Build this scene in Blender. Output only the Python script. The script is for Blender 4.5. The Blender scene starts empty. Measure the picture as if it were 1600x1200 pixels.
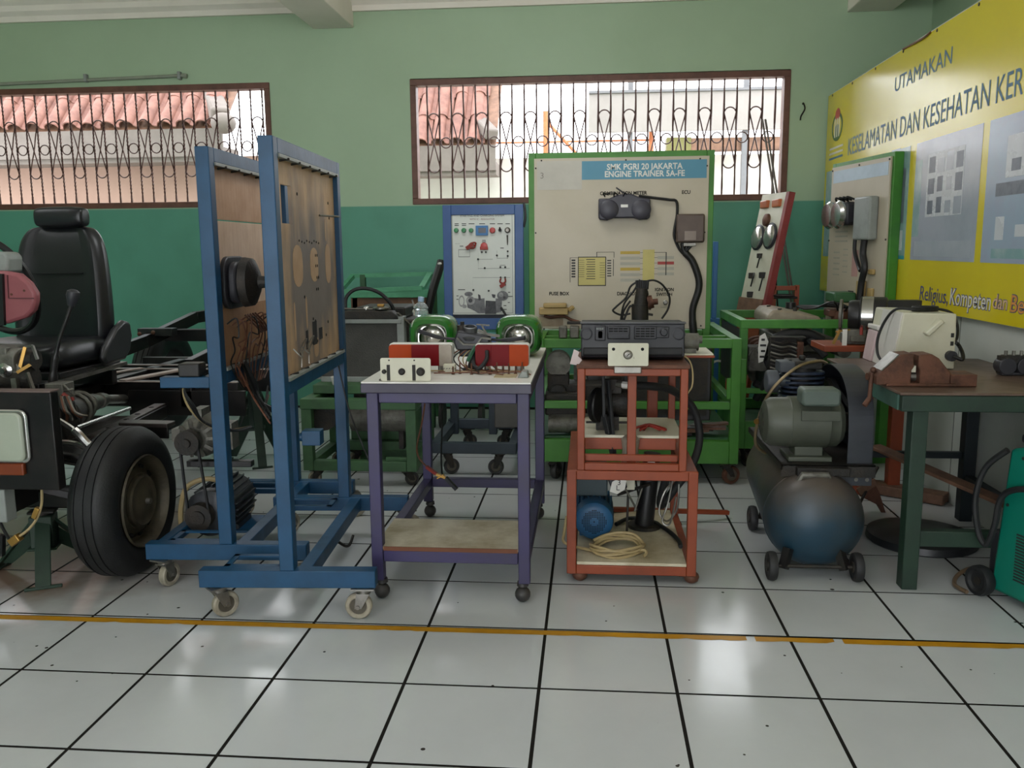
import bpy, bmesh, math, random
from mathutils import Matrix, Vector
random.seed(7)
PI=math.pi
sc=bpy.context.scene
COL=sc.collection
# ---------------------------------------------------------------- camera
CAMLOC=Vector((.1408,-2.3644,1.2751))
Rr=Vector((.99608,.08806,-.0084)); Rd=Vector((.00546,-.15589,-.98776)); Rf=Vector((-.08829,.98384,-.15576))
FPX=1355.56
cd=bpy.data.cameras.new('camera'); cam=bpy.data.objects.new('camera',cd); COL.objects.link(cam)
cam.matrix_world=Matrix(((Rr.x,-Rd.x,-Rf.x,CAMLOC.x),(Rr.y,-Rd.y,-Rf.y,CAMLOC.y),(Rr.z,-Rd.z,-Rf.z,CAMLOC.z),(0,0,0,1)))
cd.sensor_width=36; cd.lens=36*FPX/1600; cd.clip_start=.05; cd.clip_end=200
sc.camera=cam
# ---------------------------------------------------------------- sky, light, exposure
w=bpy.data.worlds.new('overcast_sky'); sc.world=w; w.use_nodes=True
bg=w.node_tree.nodes['Background']; bg.inputs[0].default_value=(.93,.96,1,1); bg.inputs[1].default_value=6.0
def area(name,loc,rot,sx,sy,power,col=(1,1,1)):
    l=bpy.data.lights.new(name,'AREA'); l.shape='RECTANGLE'; l.size=sx; l.size_y=sy; l.energy=power; l.color=col
    o=bpy.data.objects.new(name,l); COL.objects.link(o); o.location=loc; o.rotation_euler=rot; return o
# added point lights, out of view, to brighten ceiling, walls and fronts
def add_fill(loc,power,col=(.93,.97,1)):
    l=bpy.data.lights.new('fill_light','POINT'); l.energy=power; l.color=col; l.shadow_soft_size=.3
    o=bpy.data.objects.new('fill_light',l); COL.objects.link(o); o.location=loc
add_fill((-1.0,-1.8,2.75),28); add_fill((-3.8,.6,2.75),28); add_fill((1.0,-2.2,2.75),20); add_fill((-.5,1.7,2.8),38)
vs=sc.view_settings
sc.display_settings.display_device='sRGB'
vs.view_transform='Standard'; vs.look='None'; vs.gamma=1; vs.use_curve_mapping=False; vs.exposure=-0.08
# ---------------------------------------------------------------- planes under a pixel (for measuring real surfaces)
def ray(x,y): return Rr*((x-800)/FPX)+Rd*((y-600)/FPX)+Rf
def aty(x,y,Y):
    d=ray(x,y); return CAMLOC+d*((Y-CAMLOC.y)/d.y)
def atx(x,y,X):
    d=ray(x,y); return CAMLOC+d*((X-CAMLOC.x)/d.x)
def atz(x,y,Z):
    d=ray(x,y); return CAMLOC+d*((Z-CAMLOC.z)/d.z)
# ---------------------------------------------------------------- materials
def hexc(h):
    h=h.lstrip('#'); v=[int(h[i:i+2],16)/255 for i in (0,2,4)]
    return tuple(c/12.92 if c<=.04045 else ((c+.055)/1.055)**2.4 for c in v)
MATS={}
def mat(name,col,rough=.5,metal=0,col2=None,amt=.35,scale=6,bump=0,bscale=None,detail=6,coords='Object',spec=None,trans=0,ior=1.45,coat=0,lo=.42,hi=.68):
    """paint or metal with a second colour (wear, dirt) spread by noise, and fine relief"""
    if name in MATS: return MATS[name]
    m=bpy.data.materials.new(name); m.use_nodes=True; nt=m.node_tree; N=nt.nodes; L=nt.links
    b=N['Principled BSDF']; c=hexc(col) if isinstance(col,str) else col
    b.inputs['Base Color'].default_value=(*c,1); b.inputs['Roughness'].default_value=rough; b.inputs['Metallic'].default_value=metal
    if spec is not None: b.inputs['Specular IOR Level'].default_value=spec
    if trans: b.inputs['Transmission Weight'].default_value=trans; b.inputs['IOR'].default_value=ior
    if coat: b.inputs['Coat Weight'].default_value=coat; b.inputs['Coat Roughness'].default_value=.15
    if coords=='World':
        tc=N.new('ShaderNodeNewGeometry'); src=tc.outputs['Position']
    else:
        tc=N.new('ShaderNodeTexCoord'); src=tc.outputs[coords]
    nz=N.new('ShaderNodeTexNoise'); nz.inputs['Scale'].default_value=scale; nz.inputs['Detail'].default_value=detail; nz.inputs['Roughness'].default_value=.65
    L.new(src,nz.inputs['Vector'])
    c2=hexc(col2) if isinstance(col2,str) else (col2 or tuple(x*.6 for x in c))
    mr=N.new('ShaderNodeMapRange'); mr.inputs[1].default_value=lo; mr.inputs[2].default_value=hi; mr.inputs[4].default_value=amt
    L.new(nz.outputs['Fac'],mr.inputs[0])
    mx=N.new('ShaderNodeMix'); mx.data_type='RGBA'; mx.inputs['A'].default_value=(*c,1); mx.inputs['B'].default_value=(*c2,1)
    L.new(mr.outputs[0],mx.inputs['Factor']); L.new(mx.outputs['Result'],b.inputs['Base Color'])
    ra=N.new('ShaderNodeMapRange'); ra.inputs[3].default_value=max(.03,rough-.08); ra.inputs[4].default_value=min(1,rough+.12)
    L.new(nz.outputs['Fac'],ra.inputs[0]); L.new(ra.outputs[0],b.inputs['Roughness'])
    if bump:
        n2=N.new('ShaderNodeTexNoise'); n2.inputs['Scale'].default_value=bscale or scale*8; n2.inputs['Detail'].default_value=4; L.new(src,n2.inputs['Vector'])
        bp=N.new('ShaderNodeBump'); bp.inputs['Strength'].default_value=bump; bp.inputs['Distance'].default_value=.01
        L.new(n2.outputs['Fac'],bp.inputs['Height']); L.new(bp.outputs[0],b.inputs['Normal'])
    MATS[name]=m; return m
blue=mat('blue_paint','#06456b',.42,0,'#07334e',.7,5,.05)
purple=mat('purple_paint','#352e58',.42,0,'#3b3748',.8,4,.05)
orange=mat('red_oxide_paint','#8e4022',.45,0,'#70331d',.7,5,.05)
green=mat('bright_green_paint','#3f7d26',.42,0,'#31621f',.6,5,.05)
dgreen=mat('dark_green_paint','#2c5b33',.5,0,'#243d2a',.8,5,.08)
mgreen=mat('mid_green_paint','#40673f',.5,0,'#354f36',.8,6,.08)
bench_green=mat('bench_green_paint','#22382b',.45,0,'#1b2a23',.8,6,.08)
black=mat('black_paint','#141416',.4,0,'#26221f',.7,7,.06)
jackg=mat('jack_dark_green','#22382a',.5,0,'#1b2a22',.7,6,.08)
rubber=mat('black_rubber','#17181b',.6,0,'#2a2a2b',.6,12,.1)
plast=mat('dark_plastic','#2a2a30',.45,0,'#212126',.5,8,.05)
steel=mat('worn_steel','#8d8a84',.35,.85,'#5d574f',.7,10,.08)
chrome=mat('bright_steel','#c9c9c6',.18,.95,'#a09c95',.5,8)
alu=mat('cast_aluminium','#75736b',.5,.5,'#48453e',.8,16,.2)
iron=mat('oily_cast_iron','#2b2a28',.55,.4,'#403830',.8,14,.25)
rust=mat('rusty_brown_steel','#6b4636',.6,.35,'#3f2b22',.8,14,.2)
white=mat('white_laminate','#dedcd6',.36,0,'#cbc7bb',.5,4,spec=.7)
dirtywhite=mat('stained_white_board','#cfc6ae',.4,0,'#94825a',.8,5,0,None,8)
grey=mat('grey_paint','#8e938f',.45,0,'#6f736e',.6,8,.05)
boardw=mat('printed_board','#b6ac98',.38,0,'#a89e88',.6,2)
ply=mat('plywood_tan','#b78f66',.55,0,'#9a7450',.6,6,.05)
plyl=mat('plywood_pale','#d3b193',.55,0,'#b48f72',.6,5,.05)
teal=mat('teal_plastic','#067562',.4,0,'#076555',.4,3)
wood=mat('old_wood','#7d5b47',.65,0,'#4d382d',.7,9,.15)
wirec=mat('copper_brown_wire','#6e4430',.5); wireb=mat('black_wire','#121212',.5); wirer=mat('red_wire','#8c2a20',.5); wirey=mat('beige_hose','#a8946a',.5)
leather=mat('black_leatherette','#141519',.33,0,'#1d1e22',.5,5,.05,60)
maroon=mat('maroon_plastic','#96555a',.45,0,'#83484d',.5,5)
ink=mat('black_print','#2a2a2a',.6); inkb=mat('banner_blue_print','#49708a',.5)
cream=mat('cream_metal','#cfccb8',.4,0,'#b9b49c',.5,5)
rpl=mat('red_lens','#70060d',.35,0,'#5c050a',.4,5,spec=.12); opl=mat('amber_lens','#a83c06',.35,0,'#8e3205',.4,5,spec=.12); cpl=mat('clear_ribbed_lens','#a79c90',.3,0,'#8c8074',.5,20,spec=.3)
glassy=mat('lamp_reflector','#c6c3bb',.16,.8,'#8f8b84',.6,6)
clear=mat('clear_plastic','#e9f0f4',.08,0,'#dde8ee',.3,5,trans=.85)
# ---------------------------------------------------------------- geometry helpers
CM=Matrix()                       # current frame of the thing being built
def frame(loc=(0,0,0),rz=0):
    global CM
    CM=Matrix.Translation(loc)@Matrix.Rotation(rz,4,'Z')
def noframe():
    global CM
    CM=Matrix()
def V(*a): return Vector(a)
class MB:
    def __init__(s): s.bm=bmesh.new()
    def box(s,x0,x1,y0,y1,z0,z1,M=None):
        r=bmesh.ops.create_cube(s.bm,size=1)
        T=Matrix.Translation(((x0+x1)/2,(y0+y1)/2,(z0+z1)/2))@Matrix.Diagonal((abs(x1-x0),abs(y1-y0),abs(z1-z0),1))
        bmesh.ops.transform(s.bm,matrix=(M@T if M else T),verts=r['verts']); return s
    def bar(s,p0,p1,w=.04,h=None,up=(0,0,1)):
        """rectangular bar from p0 to p1: w across, h along up"""
        h=h or w; p0=Vector(p0); p1=Vector(p1); d=p1-p0; z=d.normalized(); u=Vector(up)
        if abs(z.dot(u))>.98: u=Vector((0,1,0))
        x=u.cross(z).normalized(); y=z.cross(x)
        R=Matrix((x,y,z)).transposed().to_4x4()
        r=bmesh.ops.create_cube(s.bm,size=1)
        bmesh.ops.transform(s.bm,matrix=Matrix.Translation((p0+p1)/2)@R@Matrix.Diagonal((w,h,d.length,1)),verts=r['verts']); return s
    def cyl(s,p0,p1,r,r2=None,n=20,cap=True):
        p0=Vector(p0); p1=Vector(p1); d=p1-p0
        q=bmesh.ops.create_cone(s.bm,cap_ends=cap,segments=n,radius1=r,radius2=r if r2 is None else r2,depth=d.length)
        bmesh.ops.transform(s.bm,matrix=Matrix.Translation((p0+p1)/2)@d.to_track_quat('Z','Y').to_matrix().to_4x4(),verts=q['verts']); return s
    def sph(s,c,r,n=16,M=None):
        r=(r,r,r) if not hasattr(r,'__len__') else r
        q=bmesh.ops.create_uvsphere(s.bm,u_segments=n,v_segments=max(6,n//2),radius=1)
        T=Matrix.Translation(c)@(M or Matrix())@Matrix.Diagonal((*r,1))
        bmesh.ops.transform(s.bm,matrix=T,verts=q['verts']); return s
    def tube(s,pts,r,n=8,closed=False,smooth=0):
        P=[Vector(p) for p in pts]
        if smooth: P=spline(P,smooth,closed)
        m=len(P); rings=[]; prev=None
        for i,p in enumerate(P):
            if closed: t=P[(i+1)%m]-P[i-1]
            else: t=P[min(i+1,m-1)]-P[max(i-1,0)]
            t.normalize()
            if prev is None:
                a=Vector((0,0,1)) if abs(t.z)<.9 else Vector((0,1,0)); u=a.cross(t).normalized()
            else:
                u=(prev-t*prev.dot(t)); u=u.normalized() if u.length>1e-6 else Vector((1,0,0))
            prev=u; v=t.cross(u); rr=r[i] if hasattr(r,'__len__') else r
            rings.append([s.bm.verts.new(p+(u*math.cos(2*PI*k/n)+v*math.sin(2*PI*k/n))*rr) for k in range(n)])
        for i in range(m if closed else m-1):
            a=rings[i]; b=rings[(i+1)%m]
            for k in range(n): s.bm.faces.new((a[k],a[(k+1)%n],b[(k+1)%n],b[k]))
        if not closed: s.bm.faces.new(rings[0][::-1]); s.bm.faces.new(rings[-1])
        return s
    def lathe(s,o,ax,prof,n=32,closed=False):
        """revolve (radius, distance along ax) about the axis through o"""
        o=Vector(o); a=Vector(ax).normalized(); u=a.orthogonal().normalized(); v=a.cross(u); rings=[]
        for r,t in prof:
            if r<1e-6: rings.append([s.bm.verts.new(o+a*t)])
            else: rings.append([s.bm.verts.new(o+a*t+(u*math.cos(2*PI*k/n)+v*math.sin(2*PI*k/n))*r) for k in range(n)])
        R=range(len(rings)) if closed else range(len(rings)-1)
        for i in R:
            A=rings[i]; B=rings[(i+1)%len(rings)]
            for k in range(n):
                k2=(k+1)%n
                if len(A)==1 and len(B)==1: continue
                if len(A)==1: s.bm.faces.new((A[0],B[k2],B[k]))
                elif len(B)==1: s.bm.faces.new((A[k],A[k2],B[0]))
                else: s.bm.faces.new((A[k],A[k2],B[k2],B[k]))
        return s
    def prism(s,poly,plane,d0,d1,holes=None):
        """polygon in 'xz','xy' or 'yz' pushed from d0 to d1 along the third axis"""
        f={'xz':lambda a,b,d:(a,d,b),'xy':lambda a,b,d:(a,b,d),'yz':lambda a,b,d:(d,a,b)}[plane]
        A=[s.bm.verts.new(f(a,b,d0)) for a,b in poly]; B=[s.bm.verts.new(f(a,b,d1)) for a,b in poly]
        n=len(poly)
        for i in range(n): s.bm.faces.new((A[i],A[(i+1)%n],B[(i+1)%n],B[i]))
        for q in (A[::-1],B):
            fc=s.bm.faces.new(q)
        return s
    def quad(s,a,b,c,d):
        s.bm.faces.new([s.bm.verts.new(p) for p in (a,b,c,d)]); return s
    def build(s,name,m,root=None,bev=0,smooth=True,label=None,seg=2,sub=0,solid=0):
        bm=s.bm
        bmesh.ops.recalc_face_normals(bm,faces=bm.faces[:])
        bm.transform(CM)
        if root is not None: bm.transform(ROOTM[top(root).name].inverted())
        me=bpy.data.meshes.new(name); bm.to_mesh(me); bm.free()
        me.materials.append(m)
        if smooth:
            me.shade_smooth(); me.set_sharp_from_angle(angle=math.radians(38))
        o=bpy.data.objects.new(name,me); COL.objects.link(o)
        if root is not None: o.parent=root
        if bev:
            b=o.modifiers.new('bevel','BEVEL'); b.width=bev; b.segments=seg; b.limit_method='ANGLE'; b.angle_limit=math.radians(40)
        if sub:
            q=o.modifiers.new('sub','SUBSURF'); q.levels=sub; q.render_levels=sub
        if label: o['label']=label
        return o
ROOTM={}
def top(o):
    while o.parent is not None: o=o.parent
    return o
def spline(P,k=6,closed=False):
    n=len(P); out=[]
    for i in range(n if closed else n-1):
        g=lambda j:P[j%n] if closed else P[max(0,min(n-1,j))]
        p0,p1,p2,p3=g(i-1),g(i),g(i+1),g(i+2)
        for q in range(k):
            t=q/k; out.append(.5*((2*p1)+(p2-p0)*t+(2*p0-5*p1+4*p2-p3)*t*t+(3*p1-p0-3*p2+p3)*t**3))
    if not closed: out.append(P[-1])
    return out
def thing(name,label,cat,loc,group=None):
    o=bpy.data.objects.new(name,None); COL.objects.link(o); o.empty_display_size=.1
    l=CM@Vector(loc); o.location=l; ROOTM[o.name]=Matrix.Translation(l)
    o['label']=label; o['category']=cat
    if group: o['group']=group
    return o
def tag(o,label,cat,group=None):
    o['label']=label; o['category']=cat
    if group: o['group']=group
    return o
def struct(o): o['kind']='structure'; ROOTM[o.name]=Matrix(); return o
def part(name,m,root,f,**k):
    b=MB(); f(b); return b.build(name,m,root,**k)
def boxp(name,m,root,x0,x1,y0,y1,z0,z1,bev=.003,**k):
    return MB().box(x0,x1,y0,y1,z0,z1).build(name,m,root,bev=bev,**k)
def barp(name,m,root,p0,p1,w=.04,h=None,bev=.003,**k):
    return MB().bar(p0,p1,w,h).build(name,m,root,bev=bev,**k)
def copy_part(o,parent,loc=None):
    c=o.copy(); COL.objects.link(c); c.parent=parent
    if loc is not None: c.location=loc
    for ch in o.children: copy_part(ch,c)
    return c
def rrect(x0,x1,z0,z1,r,n=5):
    out=[]
    for cx,cz,a in ((x1-r,z0+r,-PI/2),(x1-r,z1-r,0),(x0+r,z1-r,PI/2),(x0+r,z0+r,PI)):
        for k in range(n+1):
            t=a+PI/2*k/n; out.append((cx+r*math.cos(t),cz+r*math.sin(t)))
    return out
def txt(s,loc,size,m,root,name='lettering',rot=(PI/2,0,0),align='CENTER',sx=1,ext=.0004,bold=0,label=None):
    """flat printed lettering"""
    c=bpy.data.curves.new(name,'FONT'); c.body=s; c.size=size; c.align_x=align; c.align_y='CENTER'; c.extrude=ext; c.offset=bold; c.resolution_u=3
    c.materials.append(m)
    o=bpy.data.objects.new(name,c); COL.objects.link(o)
    Mw=CM@Matrix.Translation(loc)@Matrix.Rotation(rot[2],4,'Z')@Matrix.Rotation(rot[0],4,'X')@Matrix.Diagonal((sx,1,1,1))
    # to a mesh so that it reads as plain geometry
    dg=bpy.context.evaluated_depsgraph_get(); me=bpy.data.meshes.new_from_object(o.evaluated_get(dg))
    bpy.data.objects.remove(o); me.transform(ROOTM[top(root).name].inverted()@Mw)
    o=bpy.data.objects.new(name,me); COL.objects.link(o); o.parent=root
    if label: o['label']=label
    return o
def caster(root,x,y,ztop,r=.045,ang=0,wm=None,fm=None,w=.028,trail=.02):
    """swivel fork with plate, wheel as its sub-part"""
    fm=fm or steel; wm=wm or MATS.get('caster_wheel')
    Q=Matrix.Translation((x,y,0))@Matrix.Rotation(ang,4,'Z')
    b=MB(); b.box(-.04,.04,-.035,.035,ztop-.006,ztop); b.cyl((0,0,ztop-.006),(0,0,ztop-.02),.026)
    b.box(-.022,.022,-.026,.026,ztop-.026,ztop-.02)
    for s in (-1,1):
        b.prism([(-.024,ztop-.02),(.024,ztop-.02),(trail+.012,r-.006),(trail-.012,r-.006)],'xz',s*(w/2+.004),s*(w/2+.007))
    b.cyl((trail,-w/2-.012,r),(trail,w/2+.012,r),.007,n=10)
    bmesh.ops.transform(b.bm,matrix=Q,verts=b.bm.verts[:])
    f=b.build('caster',fm,root)
    b=MB(); b.lathe((trail,0,r),(0,1,0),[(.0,-w*.3),(r*.6,-w*.3),(r*.68,-w*.5),(r*.9,-w*.5),(r,-w*.3),(r,w*.3),(r*.9,w*.5),(r*.68,w*.5),(r*.6,w*.3),(0,w*.3)],24)
    bmesh.ops.transform(b.bm,matrix=Q,verts=b.bm.verts[:])
    b.build('wheel',wm,f)
    b=MB(); b.lathe((trail,0,r),(0,1,0),[(0,-w*.42),(r*.25,-w*.42),(r*.3,-w*.34),(r*.70,-w*.36),(r*.70,w*.36),(r*.3,w*.34),(r*.25,w*.42),(0,w*.42)],20); bmesh.ops.transform(b.bm,matrix=Q,verts=b.bm.verts[:]); b.build('wheel_disc',MATS['disc_grey'],f)
    return f
mat('caster_wheel','#a49c8a',.45,0,'#6e675a',.7,20)
mat('disc_grey','#5d574b',.5,.2,'#453f36',.7,16)
cw_dark=mat('dark_caster_wheel','#2b2a2a',.45,0,'#4a4440',.6,20)
# ================================================================= SETTING
WB=4.4936
tilem=mat('white_floor_tile','#c4c7c8',.13,0,'#b6b9ba',.5,1.6,0,None,6,'World',spec=.5)
def dirty_tile(m):
    """brown oil and dust trodden in around the jack stand, small specks elsewhere"""
    nt=m.node_tree; N=nt.nodes; L=nt.links; b=N['Principled BSDF']
    old=b.inputs['Base Color'].links[0].from_socket
    g=N.new('ShaderNodeNewGeometry')
    ds=N.new('ShaderNodeVectorMath'); ds.operation='DISTANCE'; ds.inputs[1].default_value=(-2.35,1.05,0); L.new(g.outputs['Position'],ds.inputs[0])
    nz=N.new('ShaderNodeTexNoise'); nz.inputs['Scale'].default_value=3.5; nz.inputs['Detail'].default_value=8; L.new(g.outputs['Position'],nz.inputs['Vector'])
    ad=N.new('ShaderNodeMath'); ad.operation='ADD'; L.new(ds.outputs['Value'],ad.inputs[0]); L.new(nz.outputs['Fac'],ad.inputs[1])
    mr=N.new('ShaderNodeMapRange'); mr.inputs[1].default_value=.95; mr.inputs[2].default_value=1.5; mr.inputs[3].default_value=.88; mr.inputs[4].default_value=0; L.new(ad.outputs[0],mr.inputs[0])
    mx=N.new('ShaderNodeMix'); mx.data_type='RGBA'; mx.inputs['B'].default_value=(*hexc('#75563f'),1); L.new(mr.outputs[0],mx.inputs['Factor']); L.new(old,mx.inputs['A'])
    vo=N.new('ShaderNodeTexVoronoi'); vo.inputs['Scale'].default_value=13; L.new(g.outputs['Position'],vo.inputs['Vector'])
    n3=N.new('ShaderNodeTexNoise'); n3.inputs['Scale'].default_value=9; L.new(g.outputs['Position'],n3.inputs['Vector'])
    th=N.new('ShaderNodeMapRange'); th.inputs[1].default_value=.45; th.inputs[2].default_value=.72; th.inputs[3].default_value=.0; th.inputs[4].default_value=.12; L.new(n3.outputs['Fac'],th.inputs[0])
    lt=N.new('ShaderNodeMath'); lt.operation='LESS_THAN'; L.new(vo.outputs['Distance'],lt.inputs[0]); L.new(th.outputs[0],lt.inputs[1])
    m2=N.new('ShaderNodeMix'); m2.data_type='RGBA'; m2.inputs['B'].default_value=(*hexc('#3a3632'),1); L.new(lt.outputs[0],m2.inputs['Factor']); L.new(mx.outputs['Result'],m2.inputs['A'])
    L.new(m2.outputs['Result'],b.inputs['Base Color'])
dirty_tile(tilem)
grout=mat('dark_grout','#1f1d1a',.8,0,'#151310',.6,20,spec=.1)
floor=struct(MB().box(-5.6,2.75,-6.2,4.6,-.12,-.0007).build('floor',grout))
T=.4; GX=.0105; GY=.0105
proto=None
for i in range(-9,5):
    for j in range(-5,11):
        if proto is None:
            proto=MB().box(GX/2,T-GX/2,GY/2,T-GY/2,-.01,0).build('tile',tilem,floor,bev=0); t=proto
        else:
            t=proto.copy(); COL.objects.link(t); t.parent=floor
        t.location=(i*T,j*T,0)
b=MB()
for i in range(-14,7):
    for j in range(-16,11):
        if -9<=i<5 and -5<=j<11: continue
        b.box(max(i*T+GX/2,-5.6),min((i+1)*T-GX/2,2.74),max(j*T+GY/2,-6.2),(j+1)*T-GY/2,-.01,0)
o=b.build('outer_tile_field',tilem,floor); o['kind']='stuff'
# yellow line painted along the floor, edges flaked
ylw=mat('yellow_line_paint','#c08a14',.4,0,'#a8740f',.6,9,0,None,6,'World')
random.seed(3)
b=MB(); xs=[-5.5+.028*k for k in range(262)]
def yl(x): return .381+.012*(x+1.9)/3.4
top_=[];bot=[]
for k,x in enumerate(xs):
    nib=random.random(); d0=.034+.0015*random.random(); d1=.001*random.random()
    if nib>.9: d0-=.008*random.random()
    if .55<x<.95 and nib>.5: d0-=.012*random.random()
    bot.append((x,yl(x)-d0)); top_.append((x,yl(x)-d1))
for k in range(len(xs)-1):
    if .64<xs[k]<.665 or .94<xs[k]<.96: continue
    b.quad((*bot[k],.0008),(*bot[k+1],.0008),(*top_[k+1],.0008),(*top_[k],.0008))
b.build('painted_line',ylw,floor,smooth=False)
b=MB()
for k in range(len(xs)-1): b.quad((xs[k],top_[k][1]-.0005,.0009),(xs[k+1],top_[k+1][1]-.0005,.0009),(xs[k+1],top_[k+1][1]+.003,.0009),(xs[k],top_[k][1]+.003,.0009))
b.build('line_edge_dirt',grout,floor,smooth=False)
# walls: two-tone paint split at 1.607 m
def wallmat(name,lo,lo2,hi,hi2,split,soft=.004):
    m=mat(name,hi,.5,0,hi2,.55,1.2,.05,40,5,'World'); nt=m.node_tree; N=nt.nodes; L=nt.links; b=N['Principled BSDF']
    g=N.new('ShaderNodeNewGeometry'); sx=N.new('ShaderNodeSeparateXYZ'); L.new(g.outputs['Position'],sx.inputs[0])
    cmp=N.new('ShaderNodeMapRange'); cmp.inputs[1].default_value=split-soft; cmp.inputs[2].default_value=split+soft; L.new(sx.outputs['Z'],cmp.inputs[0])
    old=b.inputs['Base Color'].links[0].from_socket
    nz=N.new('ShaderNodeTexNoise'); nz.inputs['Scale'].default_value=2.2; nz.inputs['Detail'].default_value=7; L.new(g.outputs['Position'],nz.inputs['Vector'])
    mr=N.new('ShaderNodeMapRange'); mr.inputs[1].default_value=.45; mr.inputs[2].default_value=.7; mr.inputs[4].default_value=.7; L.new(nz.outputs['Fac'],mr.inputs[0])
    ml=N.new('ShaderNodeMix'); ml.data_type='RGBA'; ml.inputs['A'].default_value=(*hexc(lo),1); ml.inputs['B'].default_value=(*hexc(lo2),1); L.new(mr.outputs[0],ml.inputs['Factor'])
    mx=N.new('ShaderNodeMix'); mx.data_type='RGBA'; L.new(cmp.outputs[0],mx.inputs['Factor']); L.new(ml.outputs['Result'],mx.inputs['A']); L.new(old,mx.inputs['B'])
    L.new(mx.outputs['Result'],b.inputs['Base Color']); return m
wm=wallmat('two_tone_green_wall','#55967f','#4b8871','#a4bb9c','#9bb192',1.603)
ceilm=mat('off_white_ceiling','#f0e9de',.7,0,'#e2dacd',.6,1.5,.04,30,5,'World')
plaster=mat('white_partition','#c3c7c1',.45,0,'#b2b6ae',.6,2,.03,30)
W1=(-5.25,-2.355,1.612,2.56); W2=(-1.243,1.618,1.612,2.553); CZ=3.26; TH=.16
b=MB()
y0,y1=WB,WB+TH
b.box(-5.8,2.75,y0,y1,0,W1[2]); b.box(-5.8,2.75,y0,y1,W1[3],CZ)
for x0,x1 in ((-5.8,W1[0]),(W1[1],W2[0]),(W2[1],2.75)): b.box(x0,x1,y0,y1,W1[2],W1[3])
struct(b.build('wall_back',wm,smooth=False))
struct(MB().box(2.6,2.75,-6.2,WB,0,CZ).build('wall_right',wm,smooth=False))
struct(MB().box(-5.75,-5.6,-6.2,WB,0,CZ).build('wall_left',wm,smooth=False))
struct(MB().box(-5.75,2.75,-6.2,WB+TH,CZ,CZ+.12).build('ceiling',ceilm,smooth=False))
b=MB(); b.box(-5.75,-3.4,-6.35,-6.2,0,CZ); b.box(1.0,2.75,-6.35,-6.2,0,CZ); b.box(-3.4,1.0,-6.35,-6.2,2.7,CZ); struct(b.build('wall_front',wm,smooth=False))
struct(MB().box(-1.985,-1.668,-6.2,WB,2.945,CZ).build('trim_1',ceilm,bev=.006))
struct(MB().box(2.0,2.32,-6.2,WB,2.945,CZ).build('trim_2',ceilm,bev=.006))
def crown(n,xa,xb):
    pr=[(WB,3.06),(WB-.03,3.06),(WB-.035,3.10),(WB-.07,3.13),(WB-.075,3.17),(WB-.11,3.20),(WB-.115,CZ),(WB,CZ)]
    b=MB(); b.prism(pr,'yz',xa,xb); struct(b.build(n,ceilm))
crown('trim_3',-5.6,-1.985); crown('trim_4',-1.668,2.0)
# white partition that carries the banner
PX=1.93
struct(MB().box(PX,PX+.05,-3.0,WB-.01,0,2.35).build('wall_partition',plaster,bev=.003))
part_seam=mat('panel_joint_grey','#5b5f5a',.7)  # grey for the joint between two partition panels
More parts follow.
